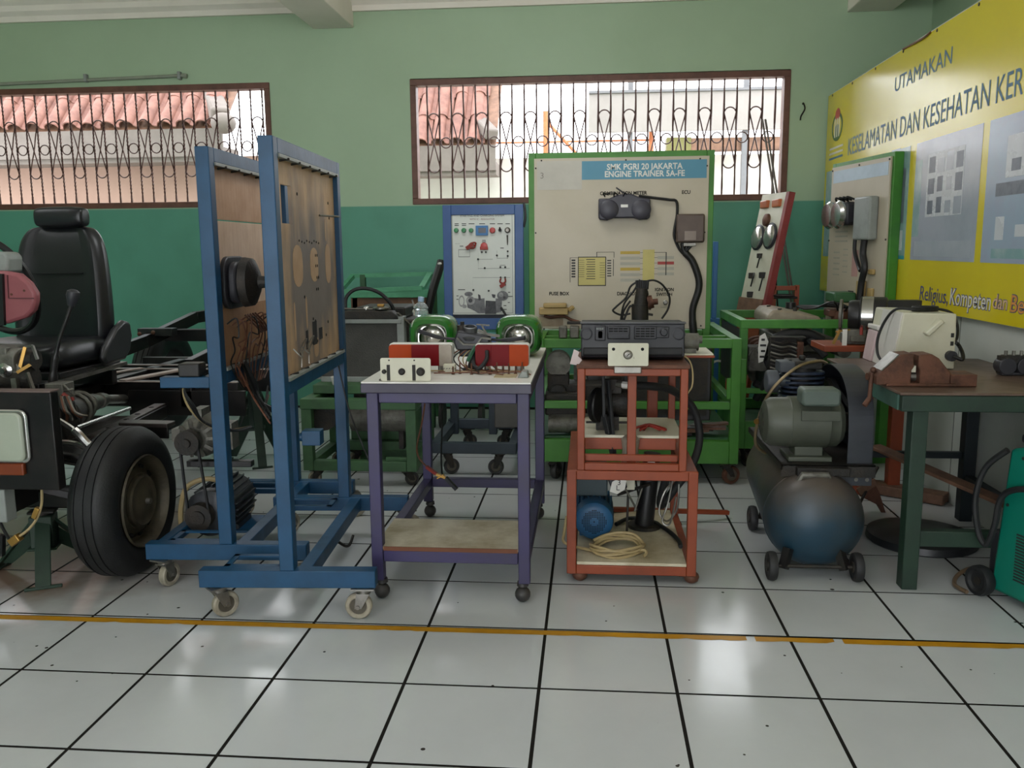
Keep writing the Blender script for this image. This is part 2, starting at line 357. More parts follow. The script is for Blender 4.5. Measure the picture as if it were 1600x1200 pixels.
# ---------------------------------------------------------------- windows with twisted-bar grilles
frm=mat('brown_window_wood','#6b4436',.5,0,'#4d3127',.7,9,.1)
barm=mat('brown_grille_bar','#5a3f38',.45,.3,'#3f2b26',.6,30)
def window(n,W):
    x0,x1,z0,z1=W; fw=.045; ya,yb=WB-.012,WB+.09
    root=struct(bpy.data.objects.new(f'window_{n}',None)); COL.objects.link(root)
    for a in ((x0,x1,z0,z0+fw),(x0,x1,z1-fw,z1)): boxp('window_frame',frm,root,a[0],a[1],ya,yb,a[2],a[3])
    for a in ((x0,x0+fw),(x1-fw,x1)): boxp('window_frame',frm,root,a[0],a[1],ya,yb,z0+fw,z1-fw)
    zi0,zi1=z0+fw,z1-fw; H=zi1-zi0; yg=WB+.04; sp=.0943
    cnt=int((x1-x0-2*fw)/sp); off=(x1-x0-2*fw-(cnt-1)*sp)/2+x0+fw
    if n==1: off=x1-fw-.035-(cnt-1)*sp
    else: off=x0+fw+.078; cnt=int((x1-fw-.02-off)/sp)+1
    def twisted():
        b=MB(); h=.0058; k=30; rings=[]
        for i in range(k+1):
            z=i*H/k; t=z/H; tw=PI*12*max(0,min(1,(t-.06)/.88)); rings.append([b.bm.verts.new((h*math.sqrt(2)*math.cos(tw+PI/4+PI/2*q),h*math.sqrt(2)*math.sin(tw+PI/4+PI/2*q),z)) for q in range(4)])
        for i in range(k):
            for q in range(4): b.bm.faces.new((rings[i][q],rings[i][(q+1)%4],rings[i+1][(q+1)%4],rings[i+1][q]))
        return b.build('grille_bar',barm,root,smooth=False)
    pb=twisted(); loops=None; ring=None
    for i in range(cnt):
        o=pb if i==0 else copy_part(pb,root); o.location=(off+i*sp,yg,zi0)
    par=0 if n==2 else 1
    zt,zm,zb=zi0+.76*H,zi0+.5*H,zi0+.235*H
    for i in range(cnt-1):
        cx=off+(i+.5)*sp
        if i%2==par:
            if loops is None:
                b=MB(); hw=sp/2-.004; pts=[]
                for k in range(9): a=PI*k/8; pts.append((hw*math.cos(a),0,zt-zm-hw+hw*math.sin(a)))
                pts.append((-hw*.55,0,.1)); pts.append((0,0,0)); pts.append((hw*.55,0,-.1))
                for k in range(9): a=-PI*k/8; pts.append((hw*math.cos(a),0,zb-zm+hw+hw*math.sin(a)))
                pts.append((-hw*.55,0,-.1)); pts.append((0,.006,0)); pts.append((hw*.55,0,.1))
                b.tube(pts,.0052,6,True,3); loops=b.build('grille_loop',barm,root); o=loops
            else: o=copy_part(loops,root)
            o.location=(cx,yg,zm)
        else:
            if ring is None:
                b=MB(); r=sp/2-.008; b.tube([(r*math.cos(2*PI*k/16),0,r*math.sin(2*PI*k/16)) for k in range(16)],.005,6,True); ring=b.build('grille_ring',barm,root); o=ring
            else: o=copy_part(ring,root)
            o.location=(cx,yg,zm)
    return root
window(1,W1); window(2,W2)
# ---------------------------------------------------------------- outside: yard, tiled roof, white walls
yard=mat('pale_concrete','#d6cfc5',.8,0,'#c2bab0',.6,1,.05)
struct(MB().box(-14,9,WB+TH,16,-.2,-.1).build('ground_yard',yard)); struct(MB().box(-14,9,-16,-6.2,-.2,-.1).build('ground_front_yard',yard))
stucco=mat('pale_stucco','#94786a',.8,0,'#846a5d',.6,2,.05)
struct(MB().box(-9,-3.35,7.25,7.4,-.1,2.3).build('wall_neighbour',stucco,smooth=False))
struct(MB().box(-3.35,3.6,8.5,8.65,-.1,2.35).build('wall_neighbour',mat('white_stucco','#c8c3bc',.8,0,'#b9b3ab',.5,2),smooth=False))
terra=mat('terracotta_tile','#835a4d',.7,0,'#5f3f37',.8,7,.1,40,6,'World')
fascia=mat('white_fascia','#6d645d',.7,0,'#5c544e',.7,3)
def roof(x0,x1,ye,ze,rows,label,hip=None):
    r=thing('tiled_roof',label,'roof',(x0,ye,ze))
    sp=.21; sl=math.radians(46); L_=.42; first=None
    nx=int((x1-x0)/sp)
    for k in range(rows):
        for i in range(nx):
            if first is None:
                b=MB(); pts=[]
                n=8; prof=[]
                for q in range(n+1):
                    a=PI-PI*q/n*1.0; prof.append((math.cos(a)*.078,math.sin(a)*.062))
                prof+= [(.10,-.014),(.128,-.014)]
                inn=[(a*.9,b_-.014) for a,b_ in prof]
                A=[[b.bm.verts.new((px*s_,yy*1.0,pz*s_)) for px,pz in prof] for yy,s_ in ((0,1),(L_+.05,.9))]
                B=[[b.bm.verts.new((px*s_,yy*1.0,(pz-.014)*s_)) for px,pz in prof] for yy,s_ in ((0,1),(L_+.05,.9))]
                m_=len(prof)
                for q in range(m_-1):
                    b.bm.faces.new((A[0][q],A[0][q+1],A[1][q+1],A[1][q])); b.bm.faces.new((B[0][q],B[1][q],B[1][q+1],B[0][q+1]))
                    b.bm.faces.new((A[0][q],B[0][q],B[0][q+1],A[0][q+1]))
                first=b.build('roof_tile',terra,None); first.parent=r; o=first
            else: o=copy_part(first,r)
            o.location=(i*sp+.1,k*L_*math.cos(sl),.03+k*L_*math.sin(sl)+.0*k+random.uniform(-.006,.006)); o.rotation_euler=(sl,0,random.uniform(-.03,.03))
    # deck, fascia, soffit
    b=MB(); d=rows*L_
    b.prism([(ye+.03,ze-.02),(ye+.03+d*math.cos(sl),ze-.02+d*math.sin(sl)),(ye+.03+d*math.cos(sl),ze-.1+d*math.sin(sl)),(ye+.03,ze-.06)],'yz',x0,x1); b.build('roof_deck',wood,r)
    boxp('fascia_board',fascia,r,x0,x1,ye+.02,ye+.06,ze-.30,ze-.01)
    boxp('soffit_board',fascia,r,x0,x1,ye+.06,ye+.45,ze-.35,ze-.2)
    return r
r=roof(-7.2,-3.75,6.8,2.56,4,'terracotta barrel-tiled roof seen through the grille above the black seat')
b=MB(); b.bar((-3.72,6.75,2.66),(-4.55,8.2,3.42),.2,.16); b.build('hip_ridge',fascia,r,bev=.03)
b=MB(); b.sph((-3.68,6.72,2.58),(.13,.13,.11)); b.build('ridge_end',fascia,r)
r2=roof(-2.35,-.95,7.9,2.46,4,'sunlit tiled roof corner seen through the wide grille left of the tall board')
b=MB(); b.bar((-.98,7.85,2.55),(-1.5,8.9,3.1),.16,.12); b.build('hip_ridge',fascia,r2,bev=.02)
# big pale board and pipes behind the second window
sb=thing('signboard_back','large pale grey sheet panel standing outside behind the wide grille','panel',(1.2,8,2.5))
boxp('sheet_panel',mat('pale_sheet','#8d8681',.6,0,'#7d7671',.5,3),sb,.12,2.6,8.0,8.04,2.57,3.0,bev=.004); boxp('panel_cap',mat('grey_edge','#6b6a6c',.6),sb,.12,2.6,7.97,8.06,3.0,3.03)
for x in (.6,1.9): barp('panel_post',mat('grey_edge','#6b6a6c',.6),sb,(x,8.08,-.1),(x,8.08,3.2),.06)
p=thing('orange_scaffold','rusty orange pipe frame outside behind the wide grille','pipes',(-.2,8.2,0))
opm=mat('orange_pipe','#c2744a',.5,.2,'#9c5636',.6,10)
part('pipe',opm,p,lambda b:b.cyl((-.38,8.2,-.1),(-.38,8.2,2.85),.035,n=10)); part('pipe',opm,p,lambda b:b.cyl((-.36,8.2,2.72),(.55,8.2,1.75),.02,n=8)); part('pipe',opm,p,lambda b:b.cyl((.85,8.2,-.1),(.85,8.2,2.75),.03,n=10))
part('pipe',opm,p,lambda b:b.cyl((-1.1,8.2,2.5),(.9,8.2,2.5),.012,n=8))
p=thing('timber_lintel','dark brown timber beam across the opening outside behind the tall board','beam',(1.7,8.1,2.4))  # brown timber lintel resting on two posts, no scaffold
boxp('timber_beam',wood,p,1.3,2.55,8.1,8.3,2.36,2.5); boxp('olive_end_block',mat('olive_block','#6f6a3c',.7),p,1.02,1.3,8.08,8.32,2.33,2.51)
for x in (1.1,2.45): boxp('timber_post',wood,p,x-.04,x+.04,8.16,8.24,-.1,2.36)
# ================================================================= BLUE BOARD STANDS
def stainply(name,c1,c2,stain):
    """plywood with a dark greasy stain in its own shape (object coordinates: y along the board, z up)"""
    m=mat(name,c1,.55,0,c2,.7,7,.05); nt=m.node_tree; N=nt.nodes; L=nt.links; b=N['Principled BSDF']
    old=b.inputs['Base Color'].links[0].from_socket
    tc=N.new('ShaderNodeTexCoord'); mp=N.new('ShaderNodeMapping'); L.new(tc.outputs['Object'],mp.inputs['Vector'])
    # grain
    mp.inputs['Scale'].default_value=(6,40,3); ng=N.new('ShaderNodeTexNoise'); ng.inputs['Scale'].default_value=1.6; ng.inputs['Detail'].default_value=6; L.new(mp.outputs[0],ng.inputs['Vector'])
    g1=N.new('ShaderNodeMix'); g1.data_type='RGBA'; g1.blend_type='MULTIPLY'; gr=N.new('ShaderNodeMapRange'); gr.inputs[1].default_value=.4; gr.inputs[2].default_value=.75; gr.inputs[4].default_value=.45; L.new(ng.outputs['Fac'],gr.inputs[0])
    g1.inputs['B'].default_value=(.78,.70,.62,1); L.new(gr.outputs[0],g1.inputs['Factor']); L.new(old,g1.inputs['A']); out=g1.outputs['Result']
    if stain:
        cy,cz,ry,rz,col,amt=stain
        m2=N.new('ShaderNodeMapping'); m2.vector_type='POINT'; m2.inputs['Location'].default_value=(0,-cy/ry,-cz/rz); m2.inputs['Scale'].default_value=(0.001,1/ry,1/rz); L.new(tc.outputs['Object'],m2.inputs['Vector'])
        ln=N.new('ShaderNodeVectorMath'); ln.operation='LENGTH'; L.new(m2.outputs[0],ln.inputs[0])
        nz=N.new('ShaderNodeTexNoise'); nz.inputs['Scale'].default_value=5; nz.inputs['Detail'].default_value=7
        m3=N.new('ShaderNodeMapping'); m3.inputs['Scale'].default_value=(1,2.2,.6); L.new(tc.outputs['Object'],m3.inputs['Vector']); L.new(m3.outputs[0],nz.inputs['Vector'])
        ad=N.new('ShaderNodeMath'); ad.operation='MULTIPLY_ADD'; ad.inputs[1].default_value=1.5; L.new(nz.outputs['Fac'],ad.inputs[0]); L.new(ln.outputs['Value'],ad.inputs[2])
        mr=N.new('ShaderNodeMapRange'); mr.inputs[1].default_value=1.3; mr.inputs[2].default_value=2.05; mr.inputs[3].default_value=amt; mr.inputs[4].default_value=0; L.new(ad.outputs[0],mr.inputs[0])
        mx=N.new('ShaderNodeMix'); mx.data_type='RGBA'; mx.inputs['B'].default_value=(*hexc(col),1); L.new(mr.outputs[0],mx.inputs['Factor']); L.new(out,mx.inputs['A']); out=mx.outputs['Result']
    L.new(out,b.inputs['Base Color']); return m
plyA=stainply('stained_plywood','#c9a57f','#b28e68',(.47,1.13,.40,.36,'#625d60',.9))
def stand_frame(root,casters):
    t=.05
    for y in (0,.89): boxp('post',blue,root,-t/2,t/2,y-t/2,y+t/2,.18,1.634)
    boxp('top_rail',blue,root,-t/2,t/2,t/2,.89-t/2,1.584,1.634)
    boxp('bottom_rail',blue,root,-t/2,t/2,t/2,.89-t/2,.785,.832)
    boxp('foot',blue,root,-.31,.305,-t/2,t/2,.118,.18); boxp('foot',blue,root,-.32,.285,.89-t/2,.89+t/2,.118,.18)
    boxp('base_bar',blue,root,.028,.075,t/2,.89-t/2,.125,.178)
    for y,s in ((0,1),(.89,-1)):
        b=MB(); a=y+s*.028; e=y+s*.15; lo,hi=min(a,e),max(a,e)
        b.box(-.24,-.028,lo,lo+.022,.172,.178); b.box(-.24,-.028,hi-.022,hi,.172,.178); b.box(-.24,-.218,lo,hi,.172,.178); b.box(-.05,-.028,lo,hi,.172,.178)
        b.build('bracket_frame',blue,root,bev=.001)
    for z in (1.572,.832): boxp('board_angle',grey,root,.012,.03,t/2,.89-t/2,z,z+.012,bev=.001)
    for k in range(6):
        y=.1+.14*k
        MB().cyl((.0,y,1.566),(.035,y+.02,1.574),.004,n=6).build('screw',iron,root); MB().cyl((-.01,y,.836),(.03,y+.03,.848),.004,n=6).build('screw',iron,root)
    for x,y,a in casters: caster(root,x,y,.118,.047,a)
# --- stand A, in front
frame((-.893,.43,0),.0584)
A=thing('board_stand','tall blue wheeled stand with dark stained plywood full of holes, nearer of two','stand',(0,0,0))
stand_frame(A,((-.25,0,.75),(.26,0,PI),(-.26,.89,1.2),(.27,.89,.5)))
# plywood with a real rectangular hole and lower slots
b=MB(); X0,X1=-.006,.006; ya,yb=.026,.864; za,zb=.832,1.574
hy0,hy1,hz0,hz1=.10,.225,1.362,1.492
b.box(X0,X1,ya,hy0,za,zb); b.box(X0,X1,hy1,yb,za,zb); b.box(X0,X1,hy0,hy1,hz1,zb); b.box(X0,X1,hy0,hy1,za+.19,hz0)
# bottom strip with two slots
b.box(X0,X1,hy0,hy1,za,za+.19)
pl=b.build('plywood_panel',plyA,A)
pale=mat('clean_plywood_patch','#b29070',.5,0,'#9c7a5c',.5,8)
def patch(yc,zc,w,h): MB().prism([(yc+w/2*math.cos(q*PI/8)*(1 if abs(math.cos(q*PI/8))<.9 else 1),zc+h/2*(abs(math.sin(q*PI/8))**.6)*(1 if math.sin(q*PI/8)>=0 else -1)) for q in range(16)],'yz',.006,.0068).build('clean_patch',pale,pl)
for q in ((.27,1.215,.13,.15),(.50,1.215,.12,.13),(.72,1.215,.09,.16),(.70,1.35,.02,.09),(.20,1.02,.02,.14),(.36,1.04,.02,.12),(.48,.9,.07,.08)): patch(*q)
b=MB()
for q in ((.335,.94,.03,.07),(.435,.955,.06,.09),(.53,.945,.05,.045)): b.box(.0062,.0072,q[0],q[0]+q[2],q[1]-q[3]/2,q[1]+q[3]/2)
for q in range(9): b.cyl((.006,.3+.035*q,1.305-.004*(q%3)),(.0076,.3+.035*q,1.305-.004*(q%3)),.004,n=8)
for q in ((.52,1.25),(.545,1.25),(.52,1.21),(.545,1.21),(.53,1.165),(.555,1.165),(.52,1.12),(.545,1.12),(.34,1.1),(.45,1.01),(.48,1.0),(.5,.92),(.43,.92),(.25,.9),(.64,.93),(.68,.98),(.3,1.47),(.76,1.46),(.77,1.4)): b.cyl((.006,*q),(.0076,*q),.006,n=8)
b.build('drill_hole',mat('hole_black','#0c0b0a',.9),pl)
part('steel_pin',steel,A,lambda b:b.cyl((.01,.6,1.405),(.05,.76,1.405),.004,n=6))
b=MB(); b.box(-.02,.0,.098,.108,1.33,1.5); b.build('hole_edge_strip',mat('ochre_strip','#a5741f',.6),A)
def loopwire(root,pts,r=.003,m=None,name='wire'): return part(name,m or wirec,root,lambda b:b.tube(pts,r,5,False,5))
for y in (.17,.27): loopwire(A,[(.012,y-.03,.93),(.04,y-.02,.9),(.03,y,.93),(.045,y+.03,.96),(.02,y+.05,.9),(.03,y,.86)],.0025,steel)
# hanging cable with a red pen-like probe at the back post
part('cable',wireb,A,lambda b:b.tube([(.0,.83,.82),(.05,.80,.6),(.11,.80,.42),(.16,.70,.36),(.20,.62,.25),(.21,.6,.16)],.0035,6,False,6))
part('red_probe',wirer,A,lambda b:b.cyl((.21,.6,.165),(.212,.6,.06),.009,.006,n=10),label='red probe hanging at the cable end')
part('pipe_stub',blue,A,lambda b:(b.box(-.075,-.0,.5,.56,.5,.56),b.cyl((-.09,.53,.53),(-.075,.53,.53),.018,n=10)),bev=.003)
part('hook',iron,A,lambda b:b.tube([(.03,.5,.12),(.09,.46,.1),(.12,.42,.12),(.13,.44,.15)],.006,6,False,4))
noframe()
# --- stand B, behind and to the left
frame((-1.217,.68,0),.05)
B=thing('board_stand','blue wheeled stand with pale plywood, black horn and alternator driven by a motor','stand',(0,0,0))
stand_frame(B,((-.25,0,1.25),(.26,0,.3),(-.26,.89,1.1),(.27,.89,.4)))
MB().box(-.006,.006,.026,.864,1.385,1.574).build('upper_plywood_strip',plyl if False else stainply('plywood_upper','#c79f7c','#b58c68',None),B)
MB().box(-.006,.006,.026,.864,.832,1.38).build('plywood_panel',stainply('plywood_lower','#e2c6ab','#cfae90',None),B)
MB().box(.006,.010,.03,.62,.834,1.06).build('lower_plywood_strip',stainply('plywood_orange','#c2956b','#ad8259',None),B,label='orange plywood strip along the bottom')
# horn: black square plate with domed cone
h=MB()
h.prism([(q[0],q[1]) for q in rrect(.05,.29,1.055,1.25,.06)],'yz',.01,.03); ho=h.build('horn',plast,B,bev=.004)
part('horn_plate',plast,ho,lambda b:b.prism(rrect(.07,.27,1.075,1.23,.05),'yz',.03,.06),bev=.008)
part('horn_cone',iron,ho,lambda b:b.lathe((.06,.175,1.152),(1,0,0),[(.095,0),(.09,.03),(.05,.05),(.025,.055),(.02,.09),(0,.09)],20))
for k in range(14):
    y=.14+.05*k; z0=1.0-.01*(k%3)
    loopwire(B,[(.012,y-.05,z0),(.05,y-.05,z0+.02),(.05,y-.04+.03*math.sin(k*2),z0-.05),(.035,y-.06+.06*math.sin(k*3.1),.95-.03*(k%4)),(.04,.08+.04*k+.03*math.sin(k),.90),(.03,.06+.04*k,.85-.02*(k%3)),(.04,.14+.02*k,.75)],.003,wirec if k%4 else wireb)
for k in range(5): loopwire(B,[(.015,.28+.03*k,1.02),(.045,.30+.03*k,.98),(.05,.36+.02*k,.945),(.03,.42,.94+.01*k)],.004,rust,'wire_lug')
part('wire_bundle',wireb,B,lambda b:b.tube([(.03,.2,.84),(.05,.25,.74),(.03,.34,.66),(.08,.45,.6),(.05,.6,.64)],.012,8,False,5))
for k in range(3): loopwire(B,[(.03,.12+.05*k,.84),(.06,.2+.03*k,.7),(.12,.2,.6+.02*k),(.06,.32,.62),(.02,.5,.66+.02*k)],.004,wireb if k else wirec)
# arm with a black box to the left of the front post, wires down to the alternator
boxp('arm',blue,B,-.21,-.025,-.02,.03,.775,.815); boxp('relay_box',black,B,-.14,-.06,-.02,.05,.815,.865,bev=.006)
for k in range(3): loopwire(B,[(-.10+.01*k,.0,.82),(-.13,.0,.77),(-.125+.01*k,.02,.7),(-.10,.1,.62),(-.06+.02*k,.2,.57),(0.0,.32,.56)],.006,wirey if k==0 else wireb,'wire')
# alternator on a bracket
al=MB(); c=(-.225,.36,.515)
al.lathe((c[0],.30,c[2]),(0,1,0),[(0,0),(.05,.0),(.075,.02),(.088,.05),(.09,.1),(.088,.14),(.07,.16),(.04,.165),(0,.165)],24)
for k in range(10):
    a=2*PI*k/10; al.bar((c[0]+.045*math.cos(a),.298,c[2]+.045*math.sin(a)),(c[0]+.08*math.cos(a),.31,c[2]+.08*math.sin(a)),.012,.014)
al.box(c[0]-.02,c[0]+.02,.33,.42,c[2]+.08,c[2]+.115); al.box(c[0]-.115,c[0]-.05,.34,.4,c[2]-.02,c[2]+.03); al.box(c[0]+.05,c[0]+.13,.36,.44,c[2]-.06,c[2]+.05)
alt=al.build('alternator',alu,B,label='grey cast alternator')
part('pulley',iron,alt,lambda b:b.lathe((c[0]-.01,.22,c[2]-.005),(0,1,0),[(0,0),(.018,0),(.018,.012),(.05,.012),(.036,.025),(.036,.032),(.05,.045),(.02,.05),(0,.08)],24))
boxp('alternator_bracket',black,B,-.27,.0,.3,.34,.395,.42)
# motor with cooling ribs on its base bars
mo=MB(); mc=(-.195,.45,.195)
mo.cyl((mc[0],.33,mc[2]),(mc[0],.62,mc[2]),.092,n=28); 
for k in range(24):
    a=2*PI*k/24; mo.bar((mc[0]+.098*math.cos(a),.36,mc[2]+.098*math.sin(a)),(mc[0]+.098*math.cos(a),.60,mc[2]+.098*math.sin(a)),.006,.02,up=(math.cos(a),0,math.sin(a)))
mo.lathe((mc[0],.30,mc[2]),(0,1,0),[(0,0),(.075,0),(.098,.012),(.1,.05),(0,.05)],28)
mo.box(mc[0]-.09,mc[0]+.09,.40,.56,.098,.12); mot=mo.build('electric_motor',mat('motor_grey','#34363a',.45,.2,'#26272a',.6,9),B)
part('pulley',iron,mot,lambda b:b.lathe((mc[0]-.02,.235,mc[2]),(0,1,0),[(0,0),(.03,0),(.03,.01),(.055,.012),(.042,.03),(.042,.036),(.055,.055),(0,.06)],24))
for s in (-1,1): part('drive_belt',rubber,B,lambda b:b.bar((-.235+s*.036,.25,.515),(-.215+s*.044,.262,.195),.008,.012))
boxp('motor_rail',blue,B,-.30,-.26,.025,.865,.125,.165); boxp('motor_rail',blue,B,-.12,-.08,.025,.865,.125,.165) if False else None
part('motor_plate',blue,B,lambda b:b.box(-.30,.03,.38,.60,.088,.098) or b)
part('cable',wirey,B,lambda b:b.tube([(-.12,.4,.28),(-.2,.36,.33),(-.29,.34,.3),(-.32,.33,.2),(-.32,.33,.1)],.011,8,False,5))
noframe()
# ================================================================= PURPLE LIGHTING TABLE
P=thing('lighting_table','purple steel table on ball castors carrying the vehicle lamps','table',(-.36,1.12,0))
px0,px1,py0,py1=-.645,-.065,.60,1.64
pg=mat('purple_grey_edge','#4c4858',.45,0,'#3d3a48',.7,5)
for x in (px0+.022,px1-.022):
    for y in (py0+.022,py1-.022): boxp('leg',purple,P,x-.021,x+.021,y-.021,y+.021,.075,.772)
for y in (py0+.022,py1-.022):
    boxp('apron',purple,P,px0+.045,px1-.045,y-.02,y+.02,.735,.772); boxp('lower_rail',purple,P,px0+.045,px1-.045,y-.02,y+.02,.148,.19)
for x in (px0+.022,px1-.022):
    boxp('apron',purple,P,x-.02,x+.02,py0+.045,py1-.045,.735,.772); boxp('lower_rail',purple,P,x-.02,x+.02,py0+.045,py1-.045,.148,.19)
boxp('tabletop_edge',pg,P,px0-.015,px1+.008,py0-.012,py1+.012,.772,.806); boxp('tabletop',white,P,px0-.013,px1+.006,py0-.01,py1+.01,.806,.812,bev=.001)
boxp('shelf_board',dirtywhite,P,px0+.012,px1-.03,py0+.005,.935,.194,.205,bev=.001); boxp('shelf_edge',mat('brown_board_edge','#6d3f26',.6),P,px0+.045,px1-.045,py0+.002,.006+py0,.19,.205,bev=0)
for x,y in ((px0+.03,py0+.03),(px1-.03,py0+.03),(px0+.03,py1-.03),(px1-.03,py1-.03)):
    b=MB(); b.lathe((x,y,.0),(0,0,1),[(0,.075),(.02,.075),(.022,.06),(.012,.055),(0,.055)],12); b.sph((x,y-.004,.029),(.029,.029,.029),14); b.build('castor_ball',cw_dark,P)
TZ=.812
# switch plate
S=thing('switch_plate','cream upright plate with ignition switches, at the front of the purple table','switch panel',(-.49,.56+.06,TZ))
part('plate',cream,S,lambda b:b.prism(rrect(-.592,-.412,TZ,TZ+.082,.008),'xz',.612,.615),bev=.001)
for x in (-.563,-.472): boxp('slot',iron,S,x-.006,x+.006,.6105,.612,TZ+.002,TZ+.058,bev=.001)
for x,r in ((-.578,.008),(-.515,.012),(-.448,.015)):
    k=MB(); k.lathe((x,.612,TZ+.034),(0,-1,0),[(r,0),(r,.006),(r*.75,.008),(r*.7,.014),(r*.3,.015),(0,.015)],20); k.build('switch_knob',iron,S)
for x in (-.56,-.47): MB().cyl((x,.611,TZ+.074),(x,.612,TZ+.074),.003,n=8).build('rivet',iron,S)
boxp('bracket',steel,S,-.6,-.42,.615,.64,TZ,TZ+.006)
# tail lamps
def tail(x0,x1,z0,order,label):
    t=thing('tail_lamp',label,'tail lamp',((x0+x1)/2,.88,TZ),'tail lamps on the purple table')
    L_=x1-x0; cuts=[0]+list(order[1])+[1]
    part('housing',white,t,lambda b:b.prism(rrect(x0-.002,x1+.002,z0-.002,z0+.084,.01),'xz',.865,.905),bev=.003)
    for i,(mm,nm) in enumerate(order[0]):
        a=x0+L_*cuts[i]; c=x0+L_*cuts[i+1]; b=MB()
        poly=rrect(x0,x1,z0,z0+.08,.01); pl=[(min(max(q,a),c),z) for q,z in poly]
        b.prism([p for k,p in enumerate(pl) if p!=pl[k-1]],'xz',.848,.866); lens=b.build('lens',mm,t,bev=.002,label=nm)
    for k in range(7): part('terminal',steel,t,lambda b:b.cyl((x0+.02+(L_-.04)*k/6,.87,TZ),(x0+.02+(L_-.04)*k/6,.87,z0+.002),.003,n=6))
    boxp('foot_bracket',steel,t,x0+.03,x0+.05,.87,.9,TZ,z0); boxp('foot_bracket',steel,t,x1-.05,x1-.03,.87,.9,TZ,z0)
    return t
tail(-.615,-.375,TZ+.022,([(opl,'amber lens'),(rpl,'red lens'),(rpl,'red lens'),(cpl,'clear ribbed lens')],(.36,.58,.80)),'long tail lamp with amber, red and clear lenses, behind the switch plate')
tail(-.285,-.085,TZ+.022,([(rpl,'red lens'),(rpl,'red lens'),(opl,'amber lens')],(.3,.64)),'tail lamp with red and amber lenses, right of the column switch')
# headlamps in green pods
gp=mat('glossy_green_fibreglass','#1f6a1d',.18,0,'#195718',.5,5,coat=.5)
def head(xc,label):
    t=thing('headlamp',label,'headlamp',(xc,1.35,TZ),'headlamps on the purple table')
    zc=TZ+.0885; hw=.098; n=40
    def ring(s,y,dz=0): return [(xc+s*hw*(abs(math.cos(a))**.62)*(1 if math.cos(a)>=0 else -1),y,zc+dz+s*.085*(abs(math.sin(a))**.62)*(1 if math.sin(a)>=0 else -1)) for a in [2*PI*k/n for k in range(n)]]
    b=MB(); R=[ring(.58,1.36,-.01),ring(.62,1.31,-.01),ring(.72,1.285,-.006),ring(.86,1.28),ring(.98,1.30),ring(1.02,1.36),ring(.98,1.46),ring(.8,1.53),ring(.4,1.56)]
    vs_=[[b.bm.verts.new(p) for p in r] for r in R]
    for i in range(len(R)-1):
        for k in range(n): b.bm.faces.new((vs_[i][k],vs_[i][(k+1)%n],vs_[i+1][(k+1)%n],vs_[i+1][k]))
    b.bm.faces.new(vs_[-1]); b.build('lamp_pod',gp,t)
    b=MB(); b.lathe((xc,1.37,zc-.01),(0,-1,0),[(0,-.05),(.03,-.045),(.05,-.02),(.057,.01),(.055,.02),(.03,.035),(0,.04)],28); b.build('lamp_glass',glassy,t)
    b=MB(); b.lathe((xc,1.33,zc-.01),(0,-1,0),[(.056,.0),(.062,.0),(.062,.016),(.056,.016)],28,True); b.build('chrome_ring',chrome,t)
    boxp('lamp_foot',green,t,xc-.05,xc+.05,1.38,1.48,TZ,TZ+.012)
    return t
head(-.535,'green pod headlamp behind the tail lamp with the clear lens, small bottle above it')
head(-.16,'green pod headlamp behind the red and amber tail lamp, nearer the big white board')
bo=thing('plastic_bottle','small crumpled clear plastic bottle with pale blue cap on a green lamp pod','bottle',(-.6,1.44,TZ+.155))
b=MB(); b.lathe((-.603,1.42,TZ+.166),(.06,0,1),[(0,0),(.03,0),(.036,.012),(.030,.028),(.034,.038),(.026,.05),(.013,.06),(.012,.066)],14); b.build('body',clear,bo)
b=MB(); b.lathe((-.599,1.42,TZ+.23),(.1,0,1),[(0,0),(.014,0),(.014,.02),(0,.022)],14); b.build('cap',mat('pale_blue_cap','#9db7d6',.35),bo)
# steering-column switch
cs=thing('column_switch','grey steering column switch with two stalks standing between the tail lamps','switch',(-.31,.95,TZ))
sg=mat('switch_grey','#4b4c4e',.4,.2,'#36373a',.6,10)
b=MB(); b.prism([(-.365,TZ+.075),(-.255,TZ+.075),(-.235,TZ+.1),(-.24,TZ+.13),(-.30,TZ+.14),(-.36,TZ+.15),(-.375,TZ+.11)],'xz',.90,.97); b.build('switch_body',plast,cs,bev=.006)
b=MB(); b.lathe((-.315,.935,TZ+.12),(.05,-.25,1),[(.0,0),(.04,.0),(.042,.012),(.026,.02),(.026,.045),(.019,.047),(.019,.02),(0,.018)],24); b.build('column_ring',sg,cs)
part('reel_motor',iron,cs,lambda b:(b.cyl((-.352,.98,TZ+.12),(-.352,.98,TZ+.165),.022,n=16),b.cyl((-.352,.98,TZ+.165),(-.352,.98,TZ+.178),.008,n=8)))
part('ring_clamp',alu,cs,lambda b:(b.bar((-.285,.93,TZ+.15),(-.25,.93,TZ+.135),.01,.012),b.bar((-.27,.93,TZ+.17),(-.25,.93,TZ+.135),.006),b.bar((-.29,.93,TZ+.172),(-.24,.93,TZ+.168),.005),b.bar((-.25,.92,TZ+.135),(-.2,.92,TZ+.128),.01)))
part('under_bracket',plast,cs,lambda b:b.box(-.355,-.25,.905,.965,TZ+.05,TZ+.078),bev=.006)
part('side_plate',alu,cs,lambda b:(b.bar((-.36,.893,TZ+.125),(-.335,.893,TZ+.1),.018,.006),b.bar((-.335,.893,TZ+.1),(-.285,.893,TZ+.098),.018,.006),b.bar((-.285,.893,TZ+.098),(-.265,.893,TZ+.125),.018,.006),b.bar((-.265,.893,TZ+.125),(-.23,.893,TZ+.12),.022,.006)))
def stalk(a,c,e):
    part('stalk',plast,cs,lambda b:b.tube([a,c,e],[.005]*6+[.008]*6+[.009],8,False,6))
stalk((-.36,.92,TZ+.115),(-.43,.9,TZ+.125),(-.505,.88,TZ+.152)); stalk((-.24,.92,TZ+.115),(-.18,.9,TZ+.115),(-.10,.88,TZ+.125))
